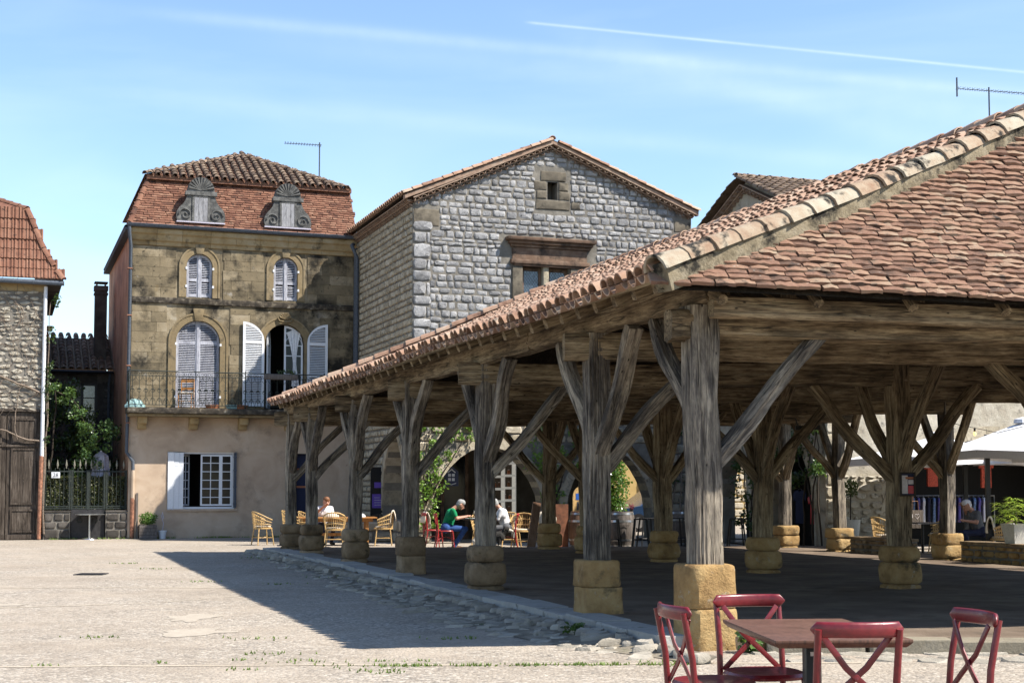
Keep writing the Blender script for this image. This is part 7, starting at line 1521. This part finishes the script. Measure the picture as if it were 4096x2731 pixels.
def parasol(lab, c, half, ztop, zrim, rz, pole):
    t_ = thing('parasol', lab, 'parasol', (pole[0], pole[1], 0), 0, 'white cafe parasols'); cx, cy = c[0] - pole[0], c[1] - pole[1]; pr = MB(); R_ = [Vector((cx + half * math.cos(rz + math.pi / 4 * k) * (1.41 if k % 2 else 1), cy + half * math.sin(rz + math.pi / 4 * k) * (1.41 if k % 2 else 1), zrim + (0 if k % 2 else .06))) for k in range(8)]; ap = Vector((cx, cy, ztop))
    for k in range(8):
        a, b = R_[k], R_[(k + 1) % 8]; m1, m2 = a.lerp(ap, .5) - Vector((0, 0, .03)), b.lerp(ap, .5) - Vector((0, 0, .03)); pr.add([a, b, m2, m1, ap, a - Vector((0, 0, .16)), b - Vector((0, 0, .16))], [(0, 1, 2, 3), (3, 2, 4), (0, 5, 6, 1)])
    o = pr.build('canopy', M['canvas'], t_); MB().lathe([(.18, -.03), (.16, .05), (.02, .09)], 10, (cx, cy, ztop)).build('cap', M['canvas'], o)
    for k in range(8): MB().tube([ap - Vector((0, 0, .1)), R_[k] - Vector((0, 0, .04))], .012, 5).build('rib', M['black'], o)
    MB().bar((0, 0, .06), (0, 0, ztop - .25), .09).build('pole', M['black'], t_); MB().tube([(0, 0, ztop - .55), (cx * .9, cy * .9, ztop - .14), (cx, cy, ztop - .1)], .035, 8).build('arm', M['black'], t_); MB().box(-.4, -.4, 0, .4, .4, .06).build('base', M['black'], t_)
parasol('white parasol on a black post nearest the golden plinths', (10.45, 29.1), 1.3, 2.85, 2.2, R(28), (9.85, 29.5)); parasol('white parasol reaching over to the plastered wall', (9.85, 32.9), 1.5, 2.72, 2.15, R(35), (10.6, 33.3)); parasol('white parasol behind, in front of the clothes shop', (12.3, 31.1), 1.5, 2.7, 2.15, R(25), (12.7, 31.5))
pl = thing('palm_planter', 'square white planter with yellow green palm on terrace wall', 'planter', WP(P0, 11.17, 9.3, .49), ANG); m_ = MB(); m_.add([(-.13, -.13, 0), (.13, -.13, 0), (.13, .13, 0), (-.13, .13, 0), (-.19, -.19, .36), (.19, -.19, .36), (.19, .19, .36), (-.19, .19, .36), (-.16, -.16, .32), (.16, -.16, .32), (.16, .16, .32), (-.16, .16, .32)], [(3, 2, 1, 0), (0, 1, 5, 4), (1, 2, 6, 5), (2, 3, 7, 6), (3, 0, 4, 7), (4, 5, 9, 8), (5, 6, 10, 9), (6, 7, 11, 10), (7, 4, 8, 11), (8, 9, 10, 11)]); m_.build('pot', M['planter'], pl)
rg = random.Random(71); vs, fs = [], []
for f in range(60):
    a = rg.uniform(0, 6.283); el = rg.uniform(.2, 1.5); L = rg.uniform(.2, .5); tip = Vector((math.cos(a) * math.cos(el), math.sin(a) * math.cos(el), math.sin(el))) * L + Vector((0, 0, .34))
    for k in range(10):
        b = a + (k - 4.5) * .3; d_ = Vector((math.cos(b), math.sin(b), rg.uniform(-.25, .3))).normalized(); l_ = rg.uniform(.13, .24); s_ = d_.cross(Vector((0, 0, 1))).normalized() * .011; n_ = len(vs); vs += [tuple(tip), tuple(tip + d_ * l_ * .5 + s_), tuple(tip + d_ * l_ - Vector((0, 0, .03))), tuple(tip + d_ * l_ * .5 - s_)]; fs.append((n_, n_ + 1, n_ + 2, n_ + 3))
me = bpy.data.meshes.new('fronds'); me.from_pydata(vs, [], fs); put('fronds', me, pl, M['leafpalm'], None, 'stuff'); MB().tube([(0, 0, .3), (0, 0, .6)], .02, 6).build('stem', M['stem'], pl)
gp = thing('shrub_pot', 'pale flared pot with small dark shrub at the plastered wall', 'pot plant', WP(H3, .3, -.55), ANG); MB().lathe([(.15, 0), (.24, .75), (.22, .75), (.2, .6)], 14).build('pot', M['planter'], gp, smooth=40); MB().tube([(0, 0, .6), (.02, 0, 1.35)], .015, 5).build('stem', M['stem'], gp); rg = random.Random(73); put('foliage', leaf_mesh('foliage', blob((0, 0, 1.5), .22, 500, rg), .06, rg), gp, M['leafdark'], None, 'stuff')
# clothes shop under the wide arch
def shirt(name, lab, loc, rz, mat, w_=.42, h=.6, group='clothes hanging in the shop arch'):
    t_ = thing(name, lab, 'garment', loc, rz, group); q = [(-.5, -.1), (-.34, .02), (-.12, .06), (0, .0), (.12, .06), (.34, .02), (.5, -.1), (.42, -.3), (.3, -.24), (.31, -1), (-.31, -1), (-.3, -.24), (-.42, -.3)]; o = MB().prism([(x * w_, z * h) for x, z in q], -.03, .03).build('fabric', M[mat], t_, bevel=.01); MB().tube([(-.2 * w_, 0, .03), (0, 0, .08), (.2 * w_, 0, .03)], .006, 4).build('hanger', M['steel'], t_); return t_
rk = thing('clothes_rack', 'steel rail of blue and violet shirts in the shop arch', 'clothes rack', WP(H3, 3.2, 1.2), ANG); m_ = MB(); m_.tube([(0, 0, 0), (0, 0, 1.3), (2.6, 0, 1.3), (2.6, 0, 0)], .018, 6); m_.build('rail', M['steel'], rk)
M['violet'] = plain('violet cotton', (.12, .1, .32), .9, var=.3, scale=20); M['denim'] = plain('pale blue cotton', (.16, .24, .42), .9, var=.4, scale=30); M['teal'] = plain('teal cloth', (.02, .11, .17), .9)
for i in range(16): shirt('shirt', ('pale blue shirt on the clothes rack rail', 'violet shirt on the clothes rack rail', 'white shirt on the clothes rack rail', 'dark navy shirt on the clothes rack rail')[i % 4], WP(H3, 3.3 + i * .155, 1.2, 1.22), ANG + R(62), ('denim', 'violet', 'whiteshirt', 'navy')[i % 4])
shirt('blouse', 'orange printed blouse displayed in the arch above the man in cap', WP(H3, 3.75, 1.0, 2.15), ANG, 'orange', .5, .62, None); shirt('blouse', 'red orange tunic displayed beside the parasol pole', WP(H3, 5.4, 1.0, 2.2), ANG, 'orange', .5, .7, None); shirt('dress', 'dark dress hanging at the right end of shop arch', WP(H3, 6.6, .4, 2.35), ANG, 'navy', .5, 1.1, None); shirt('dress', 'long teal dress hanging at the left foot of shop arch', WP(H3, 2.25, .6, 1.5), ANG, 'teal', .5, 1.2, None)
shirt('skirt', 'dark red garment hanging in the shaded side arch', WP(H3, .5, 1.3, 1.3), ANG - R(60), 'signred', .4, .7, None); shirt('jeans', 'dark blue garment hanging in the shaded side arch', WP(H3, .5, 2.0, 1.4), ANG - R(60), 'navy', .4, .8, None)
tbg = thing('tote_bag', 'brown tote bag printed I love MONPAZIER hanging at the shop', 'bag', WP(H3, 2.75, .35, .75), ANG); MB().box(-.22, -.03, -.25, .22, .03, .2).build('bag', M['wooddoor'], tbg, bevel=.015); MB().tube([(-.1, 0, .2), (-.08, 0, .42), (.08, 0, .42), (.1, 0, .2)], .012, 5).build('handles', M['shoe'], tbg)
put('lettering', text_mesh('MONPAZIER', .075), tbg, M['paper'], Matrix.Translation((0, -.034, -.13)) @ FRONT); put('lettering', text_mesh('I', .13), tbg, M['paper'], Matrix.Translation((-.1, -.034, .05)) @ FRONT); ht = [(16 * math.sin(t) ** 3, 13 * math.cos(t) - 5 * math.cos(2 * t) - 2 * math.cos(3 * t) - math.cos(4 * t)) for t in [6.283 * i / 24 for i in range(25)]]; MB().tube([(.04 + x * .0042, -.034, .05 + z * .0042) for x, z in ht], .005, 4).build('heart', M['paper'], tbg)
pr_ = thing('postcard_rack', 'narrow rack of small colourful goods beside the tote bag', 'rack', WP(H3, 3.0, 1.0), ANG); MB().bar((0, 0, 0), (0, 0, 1.9), .04).build('post', M['black'], pr_)
for k in range(12): MB().box(-.14 + .1 * (k % 3), -.06, .9 + .24 * (k // 3), -.06 + .1 * (k % 3), -.03, 1.1 + .24 * (k // 3)).build('card', M[('shoe', 'navy', 'barrelgrey', 'wooddoor', 'stem')[k % 5]], pr_)
bn = thing('sign_bench', 'pale board sign ending in eterie beside the side arch', 'sign', WP(H3, -1.35, 3.4), ANG); MB().box(-.45, 0, .15, .45, .04, .62).build('board', M['white_stone'], bn); put('lettering', text_mesh('Bijouterie' if False else 'éterie', .2), bn, M['black'], Matrix.Translation((.1, -.005, .35)) @ FRONT); MB().box(-.4, -.0, 0, -.34, .05, .149).build('leg', M['black'], bn); MB().box(.34, 0, 0, .4, .05, .149).build('leg', M['black'], bn)
rb = thing('red_bag', 'red orange bag hung on the rattan chair by the pole', 'bag', (10.95, 29.15, .35)); MB().lathe([(.06, 0), (.17, .05), (.15, .2), (.04, .32)], 10, sy=.6).build('bag', M['orange'], rb, smooth=50)
# ---- menu case on an inner post and string of bulbs
mc = thing('menu_case', 'dark framed menu case hung on an inner hall post', 'menu board', WP(P0, 5.5, 4.77 - .215, 1.55), 0); f = MB(); w_, h = .105, .165
f.box(-w_, -.025, -h, -w_ + .02, .02, h); f.box(w_ - .02, -.025, -h, w_, .02, h); f.box(-w_ + .02, -.025, -h, w_ - .02, .02, -h + .02); f.box(-w_ + .02, -.025, h - .02, w_ - .02, .02, h); f.build('frame', M['stem'], mc); MB().box(-w_ + .02, .0, -h + .02, w_ - .02, .018, h - .02).build('backing', M['navy'], mc); MB().box(-.08, -.004, -.13, 0, -.001, .12).build('menu_sheet', M['paper'], mc); MB().box(.006, -.004, -.13, .08, -.001, -.02).build('menu_sheet', M['signred'], mc); MB().box(-.03, -.006, .07, .08, -.0045, .1).build('menu_sheet', M['terracotta'], mc); MB().box(.008, -.004, .0, .08, -.001, .06).build('menu_sheet', M['paper'], mc)
pj = thing('flood_lamp', 'small dark lamp bar fixed to an inner brace', 'lamp', WP(P0, 6.35, 8.5, 2.5), 0); MB().box(-.2, -.03, -.04, .2, .03, .03).build('housing', M['black'], pj); MB().tube([(-.15, 0, .0), (-.2, 0, .15)], .012, 5).build('bracket', M['black'], pj)
sl_ = thing('string_lights', 'string of warm bulbs slung between hall edge and parasols', 'string lights', WP(P0, 11.1, 11.0, 0), ANG); nodes = [Vector((.0, 0, 2.75)), Vector((.6, -.6, 2.55)), Vector((1.2, -1.4, 2.78)), Vector((1.9, -2.0, 2.6)), Vector((2.6, -2.8, 2.8))]
MB().tube(nodes, .006, 4).build('wire', M['black'], sl_)
for p in (nodes[0] * .5 + nodes[1] * .5, nodes[1] * .4 + nodes[2] * .6, nodes[2] * .5 + nodes[3] * .5): so_ = MB().lathe([(.018, -.07), (.02, -.01), (.006, 0)], 8, p).build('socket', M['black'], sl_); MB().lathe([(.004, -.16), (.026, -.135), (.03, -.105), (.016, -.07)], 10, p).build('bulb', M['bulb'], so_, smooth=50)
# ================================================================== small things along the townhouse
wp_ = thing('planter_box', 'weathered slatted planter box with ferny green plant by downpipe', 'planter', WP(H1, .55, -.35), ANG)
for k in range(4): MB().box(-.25, -.2, .02 + k * .1, .25, -.175, .11 + k * .1).build('slat', M['barrelgrey'], wp_); MB().box(-.25, .175, .02 + k * .1, .25, .2, .11 + k * .1).build('slat', M['barrelgrey'], wp_)
MB().box(-.245, -.174, .02, .245, .174, .38).build('soil_box', M['stem'], wp_); rg = random.Random(81); put('foliage', leaf_mesh('foliage', blob((0, 0, .6), .27, 900, rg, .75), .05, rg), wp_, M['leafhedge'], None, 'stuff')
bp_ = thing('hanging_pot', 'small pale blue pot with dry trailing plant by the tan wall', 'pot plant', WP(H1, .98, -.3), ANG); MB().lathe([(.09, 0), (.12, .2), (.135, .2), (.135, .24), (.1, .24)], 14).build('pot', M['denim'] if False else M['white'], bp_, smooth=40); MB().tube([(0, 0, .22), (.03, 0, .45), (-.04, 0, .7), (-.01, -.05, .78), (.02, -.1, .6)], .012, 5).build('dry_stem', M['lavcloth'], bp_)
lb = thing('leaning_post', 'narrow grey board leaning at the downpipe foot', 'board', WP(H1, .26, -.12), ANG); MB().bar((0, 0, 0), (.0, .06, 1.35), .06, .03).build('board', M['barrelgrey'], lb)
bc = thing('balcony_chair', 'light wooden rush seat chair standing on the balcony', 'chair', WP(H1, 1.6, -.45, 3.855), ANG + R(160)); 
for x, y in ((-1, 1), (1, 1), (-1, -1), (1, -1)): MB().tube([(x * .19, y * .18, 0), (x * .19, y * .18, .45 if y > 0 else .88)], .016, 6).build('leg', M['pine'], bc)
MB().box(-.21, -.2, .43, .21, .21, .47).build('seat', M['cloth'], bc, bevel=.015); MB().box(-.19, -.195, .78, .19, -.17, .88).build('back_slat', M['pine'], bc); MB().box(-.19, -.195, .56, .19, -.17, .63).build('back_slat', M['pine'], bc); MB().tube([(-.19, .18, .2), (.19, .18, .2)], .01, 5).build('stretcher', M['pine'], bc)
bcl = thing('blue_cloth', 'pale turquoise cloth heap at the balcony corner', 'cloth', WP(H1, .12, -.4, 3.855), ANG); M['turq'] = plain('turquoise cloth', (.32, .5, .5), .9, var=.3); MB().lathe([(.3, 0), (.3, .07), (.24, .13), (.2, .2), (.12, .24), (.03, .26)], 11, sx=1.0, sy=.5).build('folds', M['turq'], bcl, smooth=40)
fb = thing('flower_trough', 'dark trough hung on the balcony rail before open window', 'planter', WP(H1, 4.35, -.85, 4.75), ANG); MB().box(-.5, -.1, 0, .5, .08, .16).build('trough', M['barrelgrey'], fb, bevel=.01); rg = random.Random(83); put('plants', leaf_mesh('plants', [((rg.uniform(-.1, .5), rg.uniform(-.08, .06), rg.uniform(.15, .3)), None) for _ in range(60)], .08, rg), fb, M['leafdark'], None, 'stuff')
for k, (x, mt_, lab) in enumerate(((2.35, 'terracotta', 'small terracotta trough on the balcony floor by closed shutters'), (2.95, 'turq', 'turquoise basin on the balcony floor'), (3.2, 'terracotta', 'reddish pot on the balcony floor by the open shutter'))): q_ = thing('balcony_pot', lab, 'pot', WP(H1, x, -.55, 3.855), ANG); MB().lathe([(.1, 0), (.14, .12), (.12, .12)], 10, sx=1.6).build('pot', M[mt_], q_)
wc = thing('wicker_chair', 'dark wicker chair back at the barn door', 'chair', (-15.0, 41.0, 0), R(60)); MB().lathe([(.16, .0), (.2, .2), (.17, .4), (.22, .7), (.27, .82), (.25, .82), (.2, .7)], 14).build('woven_back', M['rattandark'], wc, smooth=40); MB().lathe([(.2, .42), (.24, .44), (.2, .47)], 14).build('seat', M['rattandark'], wc)
def antenna(lab, base, h, boom, rz, n_):
    t_ = thing('tv_antenna', lab, 'antenna', base, rz); MB().tube([(0, 0, 0), (0, 0, h)], .022, 6).build('mast', M['zinc'], t_); MB().tube([(-boom[0], 0, h - .12), (boom[1], 0, h - .08)], .012, 5).build('boom', M['zinc'], t_)
    for i in range(n_): x = -boom[0] + (boom[0] + boom[1]) * i / (n_ - 1); MB().tube([(x, -.14, h - .1), (x, .14, h - .1)], .006, 4).build('element', M['zinc'], t_); MB().tube([(x, 0, h - .15), (x, 0, h - .05)], .006, 4).build('element', M['zinc'], t_)
    return t_
antenna('tall television antenna on the townhouse roof', WP(H1, 5.95, 1.4, 10.9), 1.75, (1.12, .04), ANG, 14)
aa = antenna('long television antenna above the hall roof on the corner house ridge', WP(H3, 7.9, 3.7, 9.7), 3.25, (1.0, 1.6), ANG - R(4), 18); MB().box(-1.06, -.02, 2.9, -1.03, .02, 3.45).build('reflector', M['zinc'], aa)
dc = thing('drain_cover', 'small dark iron drain cover set in the plaza', 'drain cover', (-7.3, 24.8, .004), 0); MB().box(-.25, -.2, 0, .25, .2, .012).build('plate', M['gatemetal'], dc); 
for k in range(5): MB().box(-.2, -.15 + k * .07, .0125, .2, -.12 + k * .07, .016).build('rib', M['gatemetal'], dc)
wd = thing('weed', 'leafy weed growing at the foot of the golden corner plinth', 'weed', (2.2, 13.1, 0)); rg = random.Random(91); put('leaves', leaf_mesh('leaves', blob((0, 0, .12), .12, 90, rg, 1.1), .1, rg), wd, M['leaf'], None, 'stuff')
wd = thing('weed', 'flat leafy weed on the cobbles between two golden plinths', 'weed', WP(P0, -.75, 1.4, .06)); put('leaves', leaf_mesh('leaves', blob((0, 0, .03), .12, 60, rg, .3), .06, rg), wd, M['leafdark'], None, 'stuff')
